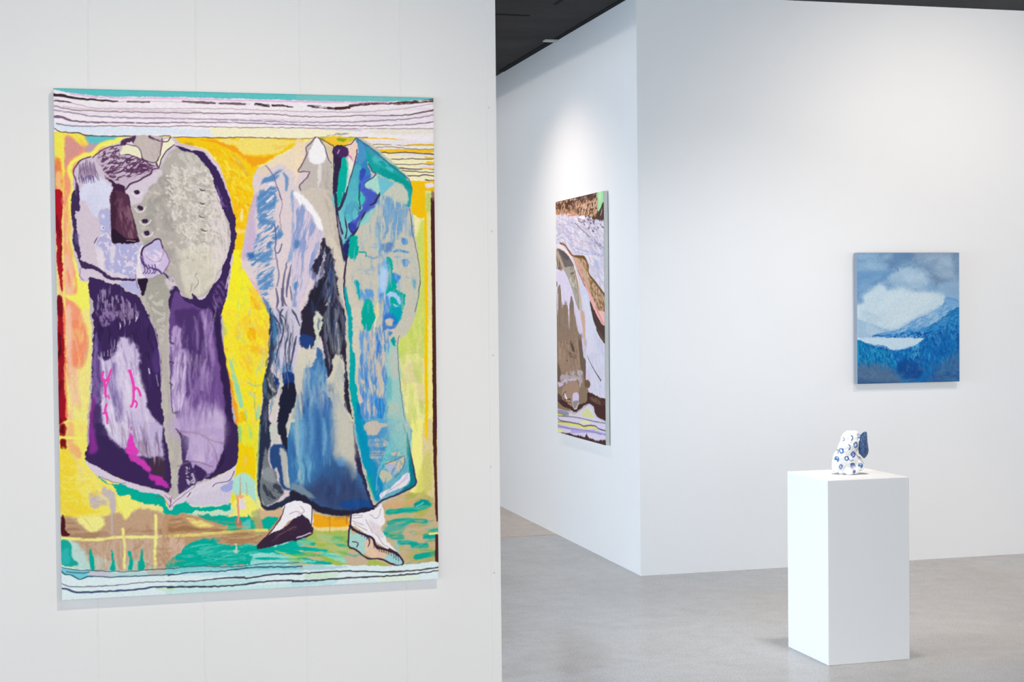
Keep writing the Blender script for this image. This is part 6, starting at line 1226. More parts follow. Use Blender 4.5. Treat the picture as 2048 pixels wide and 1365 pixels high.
('p',(165,205,210),0.8,4,2,None,[453.4,954.9,508.5,956.5,564,963.7,480.7,966]),
('s',(40,84,104),(3,2,2.5,2,2),0.95,1,0,[-1.5,940.8,6.5,947.9,19.1,950.5,33,959.2,52.2,955,95.8,958.5,147.5,959.3,215.3,959.3]),
('s',(60,96,110),1.8,0.95,1,0,[-.9,934.3,21.9,939.5,65.2,944.5,121.8,949,173.8,947.8,215.5,948]),
('s',(60,100,120),2,0.95,1,0,[9.1,942.8,29.4,947.3,52.3,947]),
('s',(104,104,124),1.8,0.95,1,0,[-1.9,964.7,8.6,970,28.9,973.6,90.3,975.3,152.5,972.4,215.1,973.3]),
('s',(54,70,108),(3,4,3.5,3.5,2.5),0.95,1,0,[-2.1,974.7,13.5,979.3,28.7,984.5,95.3,986.3,147.1,985.3,181.1,982.7,214.9,984.7]),
('s',(60,120,136),2,0.95,1,0,[205.8,947.4,258.7,945.7,333.3,951.2,392.8,947.5,447.3,949.1,463.5,949.4]),
('s',(50,74,104),2.4,0.95,1,0,[203,960.8,253.2,957.6,311.8,958.1,365.6,954.3,447.2,956.8,469.2,957.5]),
('s',(48,52,72),(2,2,3,3,3.5),0.95,1,0,[202.8,973.7,258.2,975.5,319.6,972.2,365.3,974.8,408.8,970.4,468.9,972.4]),
('s',(52,58,78),(3.5,3,3,3.5),0.95,1,0,[202.6,984.5,284.6,987.9,338.1,988.3,378.7,985.1,424.9,983.7,468.7,987.8]),
('s',(80,80,96),2,0.95,1,0,[319.6,971.7,354.5,972]),
('s',(48,52,58),(2,3,3,3,2.5,2),0.95,1,0,[450.3,971.8,494.4,971.5,563.9,972,631.3,977.4,676.7,978.2,716.7,977.6,753,974.5]),
('s',(58,58,66),(3.5,3.5,3,3,2.2),0.95,1,0,[450.1,987.2,508,987.2,563.7,985.9,648.1,986.5,705.2,984.9,752.9,980.8]),
('s',(90,90,80),1.6,0.95,1,0,[648.2,979.5,705.3,977.6,753.1,973.4])]
ART2 = [
('p',(205,199,211),1,0,0,None,[-72.3,-71.7,741.5,-11.1,734,1041.4,-93.1,1105.9]),
('p',(190,186,206),1,8,2,(60,16,25,0.5,0.2),[-1.2,47.1,654,110.1,651.7,398.8,423.3,254.3,-3.4,178.2]),
('p',(222,214,222),1,8,2,(50,12,30,0.58,0.1),[-1.2,47.1,654,110.1,651.7,398.8,423.3,254.3,-3.4,178.2]),
('s',(190,160,175),4.4,0.6,3,0,[335.8,190.5,416.2,202.5,532.1,199.8]),
('s',(168,168,202),3.9,0.6,3,0,[250.1,215,330.2,212.3,394.7,228.8]),
('s',(168,168,202),2.0,0.6,3,0,[293.4,165.3,334.1,165.2,490.9,199.5]),
('s',(190,160,175),2.4,0.6,3,0,[78.5,187.4,145.6,184.6,168,221]),
('s',(168,168,202),4.9,0.6,3,0,[108.3,105.8,189.7,108.3,321.5,135.1]),
('s',(168,168,202),4.8,0.6,3,0,[366,117.9,431.8,135.1,557,137.7]),
('s',(190,160,175),2.4,0.6,3,0,[193.9,103.3,226.9,103.6,357.6,112.2]),
('s',(168,168,202),2.9,0.6,3,0,[365.8,136.2,438.8,142.5,487.2,158.1]),
('s',(168,168,202),4.9,0.6,3,0,[380.4,98.4,409.3,108.8,565,109.3]),
('s',(190,160,175),3.7,0.6,3,0,[423.6,142.9,451.6,137.2,526.8,179.2]),
('s',(168,168,202),4.8,0.6,3,0,[99.8,182.4,185.5,185.5,235.3,205.9]),
('s',(168,168,202),4.2,0.6,3,0,[417.7,107.4,488.4,122.5,503.6,143]),
('s',(190,160,175),3.8,0.6,3,0,[40.1,120.2,125.7,123.9,252.3,149.3]),
('s',(168,168,202),2.5,0.6,3,0,[166.3,123.1,200.4,119.8,341.8,165.4]),
('s',(168,168,202),5.0,0.6,3,0,[81.3,80.5,143.2,85,201.9,107.5]),
('s',(190,160,175),3.3,0.6,3,0,[443.6,156.1,473.8,170,528.6,176.3]),
('s',(168,168,202),4.2,0.6,3,0,[450.4,112.3,528.7,122.5,624.8,125.2]),
('s',(168,168,202),4.5,0.6,3,0,[234.5,103.2,280.3,107.7,445.2,142.6]),
('s',(190,160,175),3.5,0.6,3,0,[520.7,159.5,585.9,165.2,634.2,178]),
('s',(168,168,202),5.0,0.6,3,0,[72,127,159.2,137.5,227.4,146.2]),
('s',(168,168,202),4.3,0.6,3,0,[39.1,110.3,121.6,114.5,233.2,146.6]),
('s',(190,160,175),4.3,0.6,3,0,[374.1,181.4,421.9,191.3,491.1,202.5]),
('s',(168,168,202),2.9,0.6,3,0,[413.7,186.8,492.6,196.7,565.5,193.8]),
('s',(168,168,202),4.0,0.6,3,0,[295.7,120.5,350.1,133.8,460.2,155.3]),
('s',(190,160,175),4.2,0.6,3,0,[185.5,170.3,262.7,173.4,379.5,207.9]),
('s',(168,168,202),4.9,0.6,3,0,[370.3,224.2,426.7,230.1,473.3,255.7]),
('s',(164,166,206),4,0.7,3,0,[-2.9,152,63.2,137.6,138.3,141.3,211.6,170.3,283.4,207.3,396,224.3,652.9,254.2]),
('s',(164,166,206),4,0.7,3,0,[-3.1,165.1,93.1,156.4,167.4,176.9,268.9,219.4,368,235.7,558.6,246.8]),
('s',(164,166,206),4,0.7,3,0,[-2.3,117,63.9,94.3,123.9,106.1,108.6,131.2]),
('p',(170,178,214),0.7,8,2,None,[531.8,266.2,584.9,272,597.9,288.6,558.2,291.5]),
('s',(110,88,98),7.5,0.75,1,0,[631.8,137.9,644.7,141.7]),
('s',(110,88,98),4.9,0.75,1,0,[563.2,144.3,576.4,148.2]),
('s',(110,88,98),7.3,0.75,1,0,[582.5,138.1,595.6,142]),
('s',(110,88,98),7.9,0.75,1,0,[467.2,123.8,480.7,127.8]),
('s',(110,88,98),4.1,0.75,1,0,[536.9,139.4,550.1,143.3]),
('s',(110,88,98),7.3,0.75,1,0,[381.2,105.1,395.1,109.2]),
('s',(110,88,98),7.2,0.75,1,0,[400.8,116.3,414.6,120.3]),
('s',(110,88,98),5.1,0.75,1,0,[341.6,101.2,355.6,105.3]),
('s',(110,88,98),5.6,0.75,1,0,[345.8,92.3,359.8,96.4]),
('s',(110,88,98),4.2,0.75,1,0,[388.5,97.6,402.3,101.7]),
('s',(110,88,98),7.1,0.75,1,0,[481.8,114.4,495.3,118.4]),
('s',(110,88,98),8.5,0.75,1,0,[522.2,111.3,535.5,115.3]),
('s',(110,88,98),5.4,0.75,1,0,[327.7,97.8,341.7,101.9]),
('s',(110,88,98),8.2,0.75,1,0,[463.9,100.5,477.4,104.5]),
('s',(110,88,98),7.1,0.75,1,0,[452.1,96.2,465.7,100.3]),
('s',(110,88,98),5.7,0.75,1,0,[359.4,105.6,373.3,109.7]),
('s',(110,88,98),8.1,0.75,1,0,[518.8,149.1,532.1,153]),
('s',(110,88,98),7.2,0.75,1,0,[466.5,132.3,480.1,136.3]),
('s',(110,88,98),7.0,0.75,1,0,[450.6,100.7,464.2,104.7]),
('s',(110,88,98),8.8,0.75,1,0,[513.3,148,526.7,151.9]),
('s',(110,88,98),8.5,0.75,1,0,[528,118,541.3,121.9]),
('s',(110,88,98),6.8,0.75,1,0,[327.9,90.3,341.9,94.4]),
('s',(110,88,98),7.1,0.75,1,0,[530.2,106.7,543.5,110.7]),
('s',(110,88,98),6.2,0.75,1,0,[617.5,129.2,630.4,133.1]),
('s',(110,88,98),8.9,0.75,1,0,[403.4,102.4,417.1,106.5]),
('s',(110,88,98),8.6,0.75,1,0,[453.6,136.5,467.2,140.4]),
('s',(110,88,98),8.9,0.75,1,0,[524,112.6,537.3,116.6]),
('s',(110,88,98),5.6,0.75,1,0,[491.8,117.2,505.2,121.2]),
('s',(110,88,98),5.4,0.75,1,0,[646.3,140.7,659.2,144.6]),
('s',(110,88,98),7.1,0.75,1,0,[485.7,102.4,499.1,106.4]),
('s',(130,120,150),5,0.7,1,0,[561.2,196,579.6,202.5]),
('s',(130,120,150),5,0.7,1,0,[607.7,222.4,625.9,228.8]),
('s',(130,120,150),5,0.7,1,0,[500.9,184.5,519.7,191.1]),
('s',(130,120,150),5,0.7,1,0,[537.4,204.9,556,211.4]),
('s',(130,120,150),5,0.7,1,0,[607.9,208.4,626.1,214.8]),
('s',(130,120,150),5,0.7,1,0,[536.7,185.6,555.3,192.1]),
('s',(130,120,150),5,0.7,1,0,[636.1,217.7,654.2,224]),
('s',(130,120,150),5,0.7,1,0,[583.9,207,602.3,213.5]),
('s',(130,120,150),5,0.7,1,0,[589,211.6,607.3,218]),
('s',(130,120,150),5,0.7,1,0,[602.6,203.8,620.9,210.2]),
('s',(130,120,150),5,0.7,1,0,[604.9,208.9,623.1,215.3]),
('s',(130,120,150),5,0.7,1,0,[573.7,200.7,592,207.1]),
('s',(130,120,150),5,0.7,1,0,[540.7,195.9,559.3,202.4]),
('s',(130,120,150),5,0.7,1,0,[564.1,198.5,582.5,205]),
('s',(150,100,115),5,0.8,1,0,[423.7,223.3,429.1,225.6]),
('s',(150,100,115),5,0.8,1,0,[464.7,229.8,470.1,232.1]),
('s',(150,100,115),5,0.8,1,0,[505.3,236.3,510.6,238.5]),
('s',(150,100,115),5,0.8,1,0,[545.4,242.6,550.7,244.9]),
('s',(150,100,115),5,0.8,1,0,[585.1,249,590.3,251.2]),
('s',(150,100,115),5,0.8,1,0,[624.3,255.2,629.5,257.4]),
('s',(110,80,90),5,0.6,1,0,[284.7,106.2,383,140.6,478.9,174.1]),
('s',(150,70,80),6,1,1,0,[57.7,98.3,66.8,101.4]),
('b',[(170,172,205),(224,216,226),(196,180,196),(180,186,214),(232,222,226)],150,70,7,14,28,0.5,3,[-1,56,654,114,652,359,451,255,254,223,-3,170]),
('p',(88,62,52),1,3,6,None,[-73.5,-5.7,580.8,-2.9,741.5,-3.2,740.6,116.9,533.4,101.3,425.2,84.9,285.2,70.4,139.6,56.3,-74.4,48]),
('p',(196,152,118),1,3,4,(26,14,-15,0.55,0.09),[-73.5,-5.7,580.8,0.3,579.9,89.8,425.2,82.8,-74.4,47.1]),
('p',(215,178,150),1,3,2,(16,9,-20,0.62,0.08),[213.9,0.5,574.1,4.7,560.1,88.6,327.8,66.7]),
('p',(204,152,112),0.85,6,2,(40,12,5,0.4,0.2),[-74.1,27.3,139.8,42.6,285.3,59.9,425.2,82.8,213,66.2,-74.3,43.6]),
('p',(68,48,44),0.8,5,2,(40,22,-20,0.42,0.15),[328.6,4.1,560.9,3.7,534.1,30.2,384.3,32.7,328.4,20.7]),
('p',(70,50,46),0.8,5,2,(40,22,-20,0.4,0.15),[140.2,12.6,271.6,12.8,256.7,49.8,169.5,35.9]),
('s',(60,44,44),5,1,1,0,[-73.6,-.5,-.4,-.1,328.7,-.1,580.8,0.3]),
('p',(162,220,160),1,3,2,None,[580.8,-2.1,741.4,-1.3,741.1,44,654.6,44.2,619.4,66,589.3,78.2,587,41.8]),
('p',(195,232,190),0.6,5,2,None,[600.4,2.5,639.4,3.3,626.2,32.4,600.2,26.6]),
('s',(190,160,130),5,1,1,0,[580.8,0.3,587,41.8,573.4,81.3]),
('p',(82,62,58),1,4,2,None,[589.2,82.3,619.4,66,658.4,44.5,741.1,44,740.7,107.1,560,100.8]),
('s',(200,200,190),6,0.8,1,0,[638.8,73.2,623.1,92.3]),
('p',(235,225,232),1,4,2,None,[341.8,80,411.5,82,411.3,96.5,355.7,91.3]),
('s',(205,120,120),5,0.8,1,0,[183.7,70.9,285.1,72.5]),
('p',(196,164,136),1,2,2,None,[247,239.8,395.7,251.3,416.1,279,457.3,284.4,466.4,321.8,544.3,352.3,636.1,402.6,738.5,416,737.6,539.5,609.1,495.5,476.4,408.6,394.4,361.6,310.7,301]),
('p',(140,104,66),1,5,2,(16,9,50,0.52,0.1),[463.7,321.7,649,402.8,738.3,439.9,737.6,539.5,609.1,495.5,490,408.8]),
('p',(150,112,70),1,4,2,(22,12,50,0.42,0.14),[325.6,246.8,416.4,254.1,464.1,284.6,450.1,313.1,381.4,282.1]),
('s',(108,78,44),(5,8,6,10,14,10,9,12,10),0.95,1,0,[56.4,178.6,137.5,192.8,239.7,237.4,311.4,245.4,402.6,253.6,447.7,284.1,463.7,321.7,544.3,356.4,661.9,407]),
('s',(170,90,66),(5,8,8),1,1,0,[62.5,181,122.5,200.8,239.7,239.5]),
('s',(226,150,150),(6,16,14,10),0.8,5,0,[268.5,249,332.1,293.2,380.7,336.3,462.9,400.2]),
('s',(218,88,84),(2,5,4,6),0.7,3,0,[324.8,309.8,387.5,357.3,462.9,400.2,583,475.1]),
('s',(110,70,60),4,0.8,1,0,[310.7,301,394.4,361.6,476.4,404.5,530,446.2]),
('p',(230,172,170),1,4,2,None,[401.2,370.1,476.5,400.4,569.9,462.8,635.1,519.8,556,528.2,489.7,437.6]),
('s',(220,90,90),5,0.7,1,0,[516.7,442,582.8,491.4,622,519.8]),
('s',(232,216,220),(14,20,16,14,14),1,3,0,[-3.5,187,92.5,199.6,196,238,260.8,286.9,310.3,334.7,337.9,394.2]),
('p',(112,102,100),1,3,2,None,[13.2,204.3,107.3,214.1,203.2,246.8,260.7,291.1,143.5,292.9,76.6,246.7]),
('p',(80,70,72),0.6,5,2,None,[46.8,210.9,107.2,217.5,195.8,250.8,136.6,253.1]),
('p',(166,160,146),1,3,2,None,[106.1,291.9,260.7,291.1,303,351.4,330.3,436.2,343.3,529,266,435.6,194.4,349.2]),
('s',(86,72,64),7,0.8,1,0,[216.9,315.5,267.7,308.3,239,290.5]),
('p',(214,206,186),0.8,5,2,(20,10,60,0.45,0.15),[194.7,332,267.4,333.7,295.5,376.6,238,367.1]),
('p',(120,112,98),0.7,5,2,(18,8,60,0.5,0.14),[195.2,293.5,253.5,290.9,295.3,393.5,266.7,384.6]),
('p',(216,206,226),1,3,2,None,[-78.7,290.3,91.1,290.6,194.4,349.2,280.4,435.7,336.3,529,-82.9,530.5]),
('p',(176,158,140),1,3,2,None,[-77.1,201.7,13.2,205.2,76.6,246.7,121.1,291.5,-5.2,287.9,-78.6,285.8]),
('p',(110,84,70),1,5,2,(22,8,80,0.48,0.12),[-4.2,230.8,61.2,259.3,90.9,299.3,45.5,293.7,-5.1,279.1]),
('s',(240,230,228),5,1,1,0,[3,257.4,22.3,301.8]),
('p',(142,122,106),1,2.5,3,None,[-6.6,371.5,36.7,363.4,59.6,363.9,103.7,447.2,151.9,428.1,169.6,538.2,-83.1,539.4,-80.1,370.2]),
('p',(128,114,100),1,2.5,3,None,[177,538.2,211.2,409.4,268.6,456.9,314.8,537.5]),
('p',(120,96,82),1,2.5,3,None,[-79.6,343.5,10.8,345.4,20.2,433.4,-.2,450.8,-81.5,450.3]),
('s',(226,214,232),6,0.8,1,0,[28.4,398.4,19.5,477.3]),
('s',(202,172,150),(10,16,18,16),1,3,0,[242,286.3,303.1,343,344.7,419.5,371.5,528.9]),
('s',(110,76,62),4,0.9,1,0,[227.8,264.6,281.9,321.3,307.2,355.7,316.7,393.9,323,457.2]),
('s',(120,84,66),3,0.8,1,0,[331.6,335.2,373,403.1,393,478.6]),
('p',(202,206,226),1,3,2,None,[331.7,324.7,401.2,370.1,465.4,416.7,495.5,528.4,399.4,528.8,365.8,415.5]),
('p',(218,216,222),0.8,6,2,(36,10,80,0.45,0.2),[379.8,415.7,449,416.5,475.2,520.2,413.4,520.4]),
('p',(76,62,60),1,3,2,None,[473.4,431.3,523.2,462.6,582.8,499.6,608.7,540.2,505,528.4]),
('p',(144,120,100),1,3,2,None,[-82,475.3,329.8,476.8,342.8,569.6,370,653.5,411.7,673.6,410.8,753.3,417,820.2,317.8,867.2,-89.3,887.5]),
('p',(168,138,116),0.8,10,2,(50,22,85,0.4,0.22),[33.7,550.4,321.7,557.1,348.4,696.2,53.8,730.4]),
('p',(120,98,82),0.7,6,2,(40,8,3,0.42,0.2),[-82.9,528.8,321.9,544.4,321.6,565.5,-83.3,551.2]),
('p',(165,150,132),0.7,8,2,(26,12,40,0.45,0.2),[57.5,493.3,308.3,493.6,293.4,540.3,102.4,536.9]),
('s',(230,216,222),(10,5),1,2,0,[174.9,476.2,174.3,519.3]),
('s',(98,76,62),3.2,0.7,1,0,[204.5,590.2,204.5,594.7]),
('s',(98,76,62),5.7,0.7,1,0,[244.4,603.7,238.9,610.2]),
('s',(98,76,62),6.5,0.7,1,0,[129.3,590.4,138.3,594.9]),
('s',(98,76,62),5.0,0.7,1,0,[243.6,580.1,257.6,582.8]),
('s',(98,76,62),3.3,0.7,1,0,[97.5,602.9,111.5,608.7]),
('s',(98,76,62),6.9,0.7,1,0,[130.7,576.5,146.4,579]),
('s',(98,76,62),5.5,0.7,1,0,[141.4,588.9,143.3,591.6]),
('s',(98,76,62),3.3,0.7,1,0,[166.8,601.1,166.2,607.8]),
('s',(98,76,62),3.1,0.7,1,0,[215.5,593.5,226.4,601]),
('s',(98,76,62),3.2,0.7,1,0,[263.5,594.7,277.1,597.5]),
('s',(98,76,62),6.6,0.7,1,0,[180.9,607.6,178.1,611.2]),
('s',(98,76,62),6.1,0.7,1,0,[245.2,569,249,571.6]),
('s',(98,76,62),3.5,0.7,1,0,[176,564.5,179,566.7]),
('s',(98,76,62),6.7,0.7,1,0,[39.5,591.4,54.8,593.8]),
('s',(98,76,62),6.0,0.7,1,0,[130.4,577.9,136,585.2]),
('s',(98,76,62),6.5,0.7,1,0,[116.8,565.6,114.3,571.2]),
('s',(98,76,62),5.8,0.7,1,0,[147.7,606.1,156.5,609.3]),
('s',(98,76,62),6.8,0.7,1,0,[159.1,574.7,165.4,577.2]),
('s',(98,76,62),6.7,0.7,1,0,[82.8,581.1,81,587.2]),
('s',(98,76,62),6.3,0.7,1,0,[183.7,566.5,179.9,569]),
('s',(98,76,62),7.4,0.7,1,0,[169.1,573.9,174.5,577.5]),
('s',(98,76,62),6.6,0.7,1,0,[217,563.5,212.3,566.2]),
('s',(98,76,62),4.1,0.7,1,0,[252.8,593.9,249.6,601.4]),
('s',(98,76,62),3.7,0.7,1,0,[185.6,601.3,194.3,605.1]),
('s',(98,76,62),6.1,0.7,1,0,[83,579.2,85.3,583.3]),
('s',(98,76,62),6.2,0.7,1,0,[58.6,603.5,72,607.7]),
('p',(92,74,62),1,4,4,None,[198.3,596.7,256.3,625.9,256,645.2,212.5,630.9]),
('p',(92,74,62),0.7,4,2,(12,6,60,0.45,0.12),[182.9,644.4,277.5,655.4,277.3,672.5,197.3,665.7]),
('s',(220,190,165),5,0.8,1,0,[47.7,633.8,39.3,678]),
('s',(100,70,50),6,1,1,0,[145.2,682,157.1,681.8]),
('p',(104,84,72),0.8,6,2,None,[-85.9,698.8,31.2,704.6,45.4,774.8,-87.3,779.5]),
('p',(110,92,78),1,4,2,None,[307.4,561.4,342.9,561.1,383.9,661.6,418.6,677.6,411.1,719.7,396.8,753.8,362.2,721.2,334.3,688.1]),
('p',(206,192,212),1,2.5,2,None,[279.9,476.6,413.9,477.1,422.3,593.9,411.8,665.2,370.4,624,343.2,540]),
('p',(206,166,138),1,3,2,None,[344,476.8,393.1,477,408.8,560.6,398.8,585.8,371.4,535.7]),
('s',(110,70,50),3,0.8,1,0,[400,477,417.2,548,424.3,660.7]),
('p',(216,211,223),1,2.5,2,None,[413.9,477.1,505.5,477.4,545.2,534.9,608.4,575.3,673.2,606.8,737,617.9,735.6,814.2,658.6,814.5,579.9,813,437.9,800.5,417.7,753,411.8,665.2,426.5,589.7]),
('p',(188,188,208),0.6,8,2,(40,9,55,0.45,0.2),[515.6,547.4,673.2,614.9,659.9,655.5,555.1,620.9]),
('p',(200,198,212),0.6,10,2,(60,14,70,0.5,0.2),[446.5,651.9,646.9,655.8,645.7,802,458.8,785]),
('p',(214,190,212),0.7,6,2,None,[411.2,711.3,473,734.5,458.7,793.3,431.1,794.4]),
('p',(76,58,50),1,3,2,None,[496,477.4,556.2,506.2,628.5,526.4,667.4,528.3,737.7,526,737.1,605.9,673.3,602.8,595.3,573.4,535.9,530.8]),
('p',(104,84,64),0.7,6,2,None,[555.9,534.8,647.9,538.5,653.9,595]),
('p',(233,184,178),1,3,2,None,[516.3,473.3,661.4,473.9,667.5,510.2,628.5,525.6,556.2,502.1]),
('s',(215,90,80),5,0.7,1,0,[556.4,481.7,622.1,514.3]),
('s',(130,90,80),4,0.8,1,0,[529.7,481.6,582.6,514.3,628.5,525.6]),
('b',[(204,200,216),(226,222,232),(190,188,208),(214,200,216)],90,60,7,70,16,0.45,4,[428,494,502,527,660,619,659,806,459,789,419,652]),
('b',[(160,132,110),(128,104,86),(176,148,126),(110,90,76)],110,46,8,86,14,0.4,4,[8,493,308,494,349,662,320,722,7,758]),
('s',(70,58,60),(3,4,7),1,1,0,[429.9,652.2,500.6,696.3,606.9,746.5]),
('p',(190,178,180),0.85,6,2,(34,12,10,0.38,0.22),[53.5,748.1,348.2,713.1,368.8,754.7,318.8,790.5,304.9,756.9,83.4,786.6]),
('p',(208,188,212),1,4,2,None,[14.5,780.3,98.5,786,52.7,796.6,21.9,797.7]),
('s',(208,188,212),9,1,3,0.3,[52.9,787.7,129,767.4,276.2,757.9]),
('p',(110,90,64),1,5,2,None,[396.8,753.8,459.1,755.8,465.7,776.4,403.4,787.2]),
('p',(168,138,116),1,5,2,None,[83.2,799.8,261.7,762.7,318.8,790.5,332.6,823.9,303.5,867.9,157.3,870.8,74.7,857.3]),
('p',(140,118,96),1,5,2,None,[318.7,799,431.2,786.1,444.6,819,416.6,853.9,318,858.7]),
('p',(74,46,42),1,3,3,None,[-88.9,865,13.1,864.6,81.9,881.1,186.8,886.7,267.2,894.6,430.5,848.1,512.5,857.5,532.5,885.5,605.6,897.9,735,902.7,735.6,813.4,658.6,814.5,579.9,813,437.9,800.5,416.7,841.2,317.9,860.8,274.6,882.2,201.8,873,74.8,850.7,-88.7,856]),
('p',(120,96,78),0.8,6,2,(30,9,12,0.42,0.2),[458.4,818.4,645.6,822.4,651.9,842.4,499.2,837.4]),
('p',(90,70,66),1,5,2,None,[-88.3,833.5,36.8,832.5,67.1,853.2,-88.9,865]),
('s',(70,44,46),4,1,1,0,[128.2,815.5,82.6,834.9,112.7,851.1,187.4,843.3,202.1,851.3]),
('s',(236,226,242),(8,15,9),1,2,0,[113.1,824.8,120.4,835.5,142.8,845.4]),
('p',(214,196,218),1,3,2,None,[231.9,817.6,307.1,812.3,306.7,846.4,231.4,854.2]),
('p',(142,142,144),1,2.5,2,None,[228.5,852.2,306.7,846.4,271.7,880.2,245.6,879.4]),
('s',(214,200,180),5,1,2,0,[219.7,850.5,252.8,883.3,310.9,850.5]),
('s',(90,60,54),3,0.8,1,0,[127.6,859.2,202,860,201.8,873]),
('p',(144,122,104),0.8,30,6,None,[-82.2,490.4,42.6,473,118.1,490.7,224.9,473.7,294,495.2,329,541.7,342.6,588,-84.1,593]),
('s',(222,212,232),(16,11.2,2),1,3,0,[10.4,371.7,12.5,431.1,14.6,490.5]),
('s',(222,212,232),(22,15.4,2),1,3,0,[81.9,390.4,84.4,425.3,86.9,460.1]),
('s',(222,212,232),(18,12.6,2),1,3,0,[181.9,400.5,183.8,475.7,185.7,551.1]),
('s',(222,212,232),(24,16.8,2),1,3,0,[142.3,374,144.7,410.7,147.2,447.5]),
('s',(222,212,232),(14,9.8,2),1,3,0,[258.8,435.5,261.3,463.2,263.8,490.9]),
('s',(134,114,98),(2,20,24.0),1,3,0,[44.2,372.3,46,451.1,46.3,530]),
('s',(134,114,98),(2,16,19.2),1,3,0,[126.6,421.4,128.9,471.2,129.6,521.1]),
('s',(134,114,98),(2,16,19.2),1,3,0,[225.6,418.1,227.8,473.7,228.5,529.4]),
('p',(216,206,226),0.9,8,2,None,[258.6,448.3,322.8,469.9,357.5,520.5,364.1,562.5,307.5,554.5]),
('s',(204,172,148),(14,18,16),1,3,0,[330.6,415.1,367.8,486.9,389.3,562.3,402.7,604.1]),
('p',(214,212,224),0.9,9,2,None,[393.6,428.4,476,445.8,516,503.6,555.7,552.8,419.6,587.1,409.3,512]),
('p',(231,176,172),1,5,2,None,[496.5,437.7,569.9,462.8,641.6,511.7,674,503.6,673.9,519.7,635,532,582.6,519.9,529.7,479]),
('s',(214,90,86),5,0.7,2,0,[543.3,454.5,609.1,495.5,635.1,519.8]),
('p',(78,60,54),1,3,2,None,[476.1,433.4,529.8,466.7,595.9,507.7,648,527.9,686.7,527.7,686.3,584,634.7,568.4,542.6,528.2,505.4,491.3]),
('p',(216,207,224),1,2,2,None,[-89.5,901,1.7,898.5,171.8,898.4,262.7,902.2,430.4,855.3,498.8,870.6,532.3,897.9,670.8,910.5,734.9,906.7,734.2,1007.5,657.1,1000.9,-91.4,1007]),
('p',(150,146,158),1,6,2,None,[-89.6,905.5,127,898.6,186.5,908.5,96.5,922.2,-89.9,925.8]),
('p',(218,214,150),1,4,2,None,[345.9,901.9,430.3,866.6,471.4,880.4,525.6,898.3,471.2,903.4]),
('p',(232,226,165),1,5,2,None,[331.4,926.1,443.5,919.6,471,926.4,345.5,935.9]),
('s',(216,208,200),9,1,2,0,[171.7,909.3,274.3,905.8,430.3,863.7]),
('s',(140,130,120),3,0.6,1,0,[-89.5,901,171.9,896.2,259.9,900.2,430.5,853.2]),
('s',(236,226,70),9,0.9,2,0,[-89.9,925.8,1.3,923,73.6,923.4]),
('s',(232,222,80),9,0.9,2,0,[-90.6,961.8,0.7,958.6,244.7,947.5,401.6,949.5,484.5,937.3,552,946.4]),
('s',(236,236,120),13,0.9,2,0,[-91.1,993.4,0.2,989.9,65,991]),
('s',(164,150,212),9,0.9,2,0,[-90.7,970.9,0.6,968.5,273.4,969,525,957.2,670.4,957.3]),
('s',(180,168,214),12,0.9,2,0,[200.3,981.4,525.1,952.2]),
('s',(86,74,90),5,0.9,2,0,[-90.2,939.3,1.1,937.3,50.4,944.6,302.6,940.6,373.6,944.8,457.1,935.6,532,933.1,578.7,940.6,670.5,942.2]),
('s',(120,108,120),4,0.9,2,0,[1.2,927.5,274.1,915.7,525.4,914.9,670.8,911.3]),
('s',(120,120,110),3,0.9,2,0,[-90.5,959.6,200.8,942.4,316.9,941.9]),
('s',(140,128,150),3,0.9,2,0,[0.4,976.5,273.5,963.8,484.3,959,605,961.5]),
('p',(82,52,52),1,3,4,None,[49.5,996.9,125.6,992.8,316.3,988.9,394.2,985.9,418,970.8,442.8,986.8,551.6,989.8,631.2,980.3,734.4,981.3,734.2,1007.5,344.6,1004.1]),
('s',(150,140,170),3.2,0.6,1,0,[552.3,175.8,566.7,178.8]),
('s',(150,140,170),2.1,0.6,1,0,[276.2,102.8,285.4,101]),
('s',(150,140,170),3.5,0.6,1,0,[574.3,171.8,579.5,172.6]),
('s',(150,140,170),2.9,0.6,1,0,[574.4,190.9,587,189.6]),
('s',(150,140,170),2.7,0.6,1,0,[121,103.4,133.9,107.6]),
('s',(150,140,170),2.6,0.6,1,0,[119.2,117.2,128,117.1]),
('s',(150,140,170),2.1,0.6,1,0,[172.9,153.1,195.1,154.1]),
('s',(150,140,170),3.3,0.6,1,0,[602.2,201.4,614.8,205.7]),
('s',(150,140,170),2.6,0.6,1,0,[95.7,177,113.8,180.2]),
('s',(150,140,170),2.0,0.6,1,0,[126.6,109.9,136.7,108.3]),
('s',(150,140,170),2.7,0.6,1,0,[278,228.6,289.1,229.7]),
('s',(150,140,170),3.4,0.6,1,0,[203.4,190.9,212.1,190.3]),
('s',(150,140,170),3.3,0.6,1,0,[445.2,230.2,457.7,234.6]),
('s',(150,140,170),3.6,0.6,1,0,[22.5,83.6,36.2,82.1]),
('s',(150,140,170),3.0,0.6,1,0,[369.8,234.3,381.3,232.9]),
('s',(150,140,170),3.0,0.6,1,0,[64.1,209.6,87.1,208.3]),
('s',(150,140,170),2.8,0.6,1,0,[179.2,90.7,186.1,90.3]),
('s',(150,140,170),2.1,0.6,1,0,[283.3,133.1,289.6,137.4]),
('s',(150,140,170),2.8,0.6,1,0,[136.5,155.3,151.9,154.1]),
('s',(150,140,170),3.1,0.6,1,0,[224.3,101.5,246.1,104.2]),
('s',(150,140,170),2.0,0.6,1,0,[555.7,134.1,569.6,135.6]),
('s',(150,140,170),3.3,0.6,1,0,[384.9,148.2,402.5,152.6]),
('s',(150,140,170),3.7,0.6,1,0,[219.6,150.6,229.4,149.3]),
('s',(150,140,170),3.5,0.6,1,0,[223,98.5,243.1,99.2]),
('s',(150,140,170),2.5,0.6,1,0,[104.8,91.3,112.3,92]),
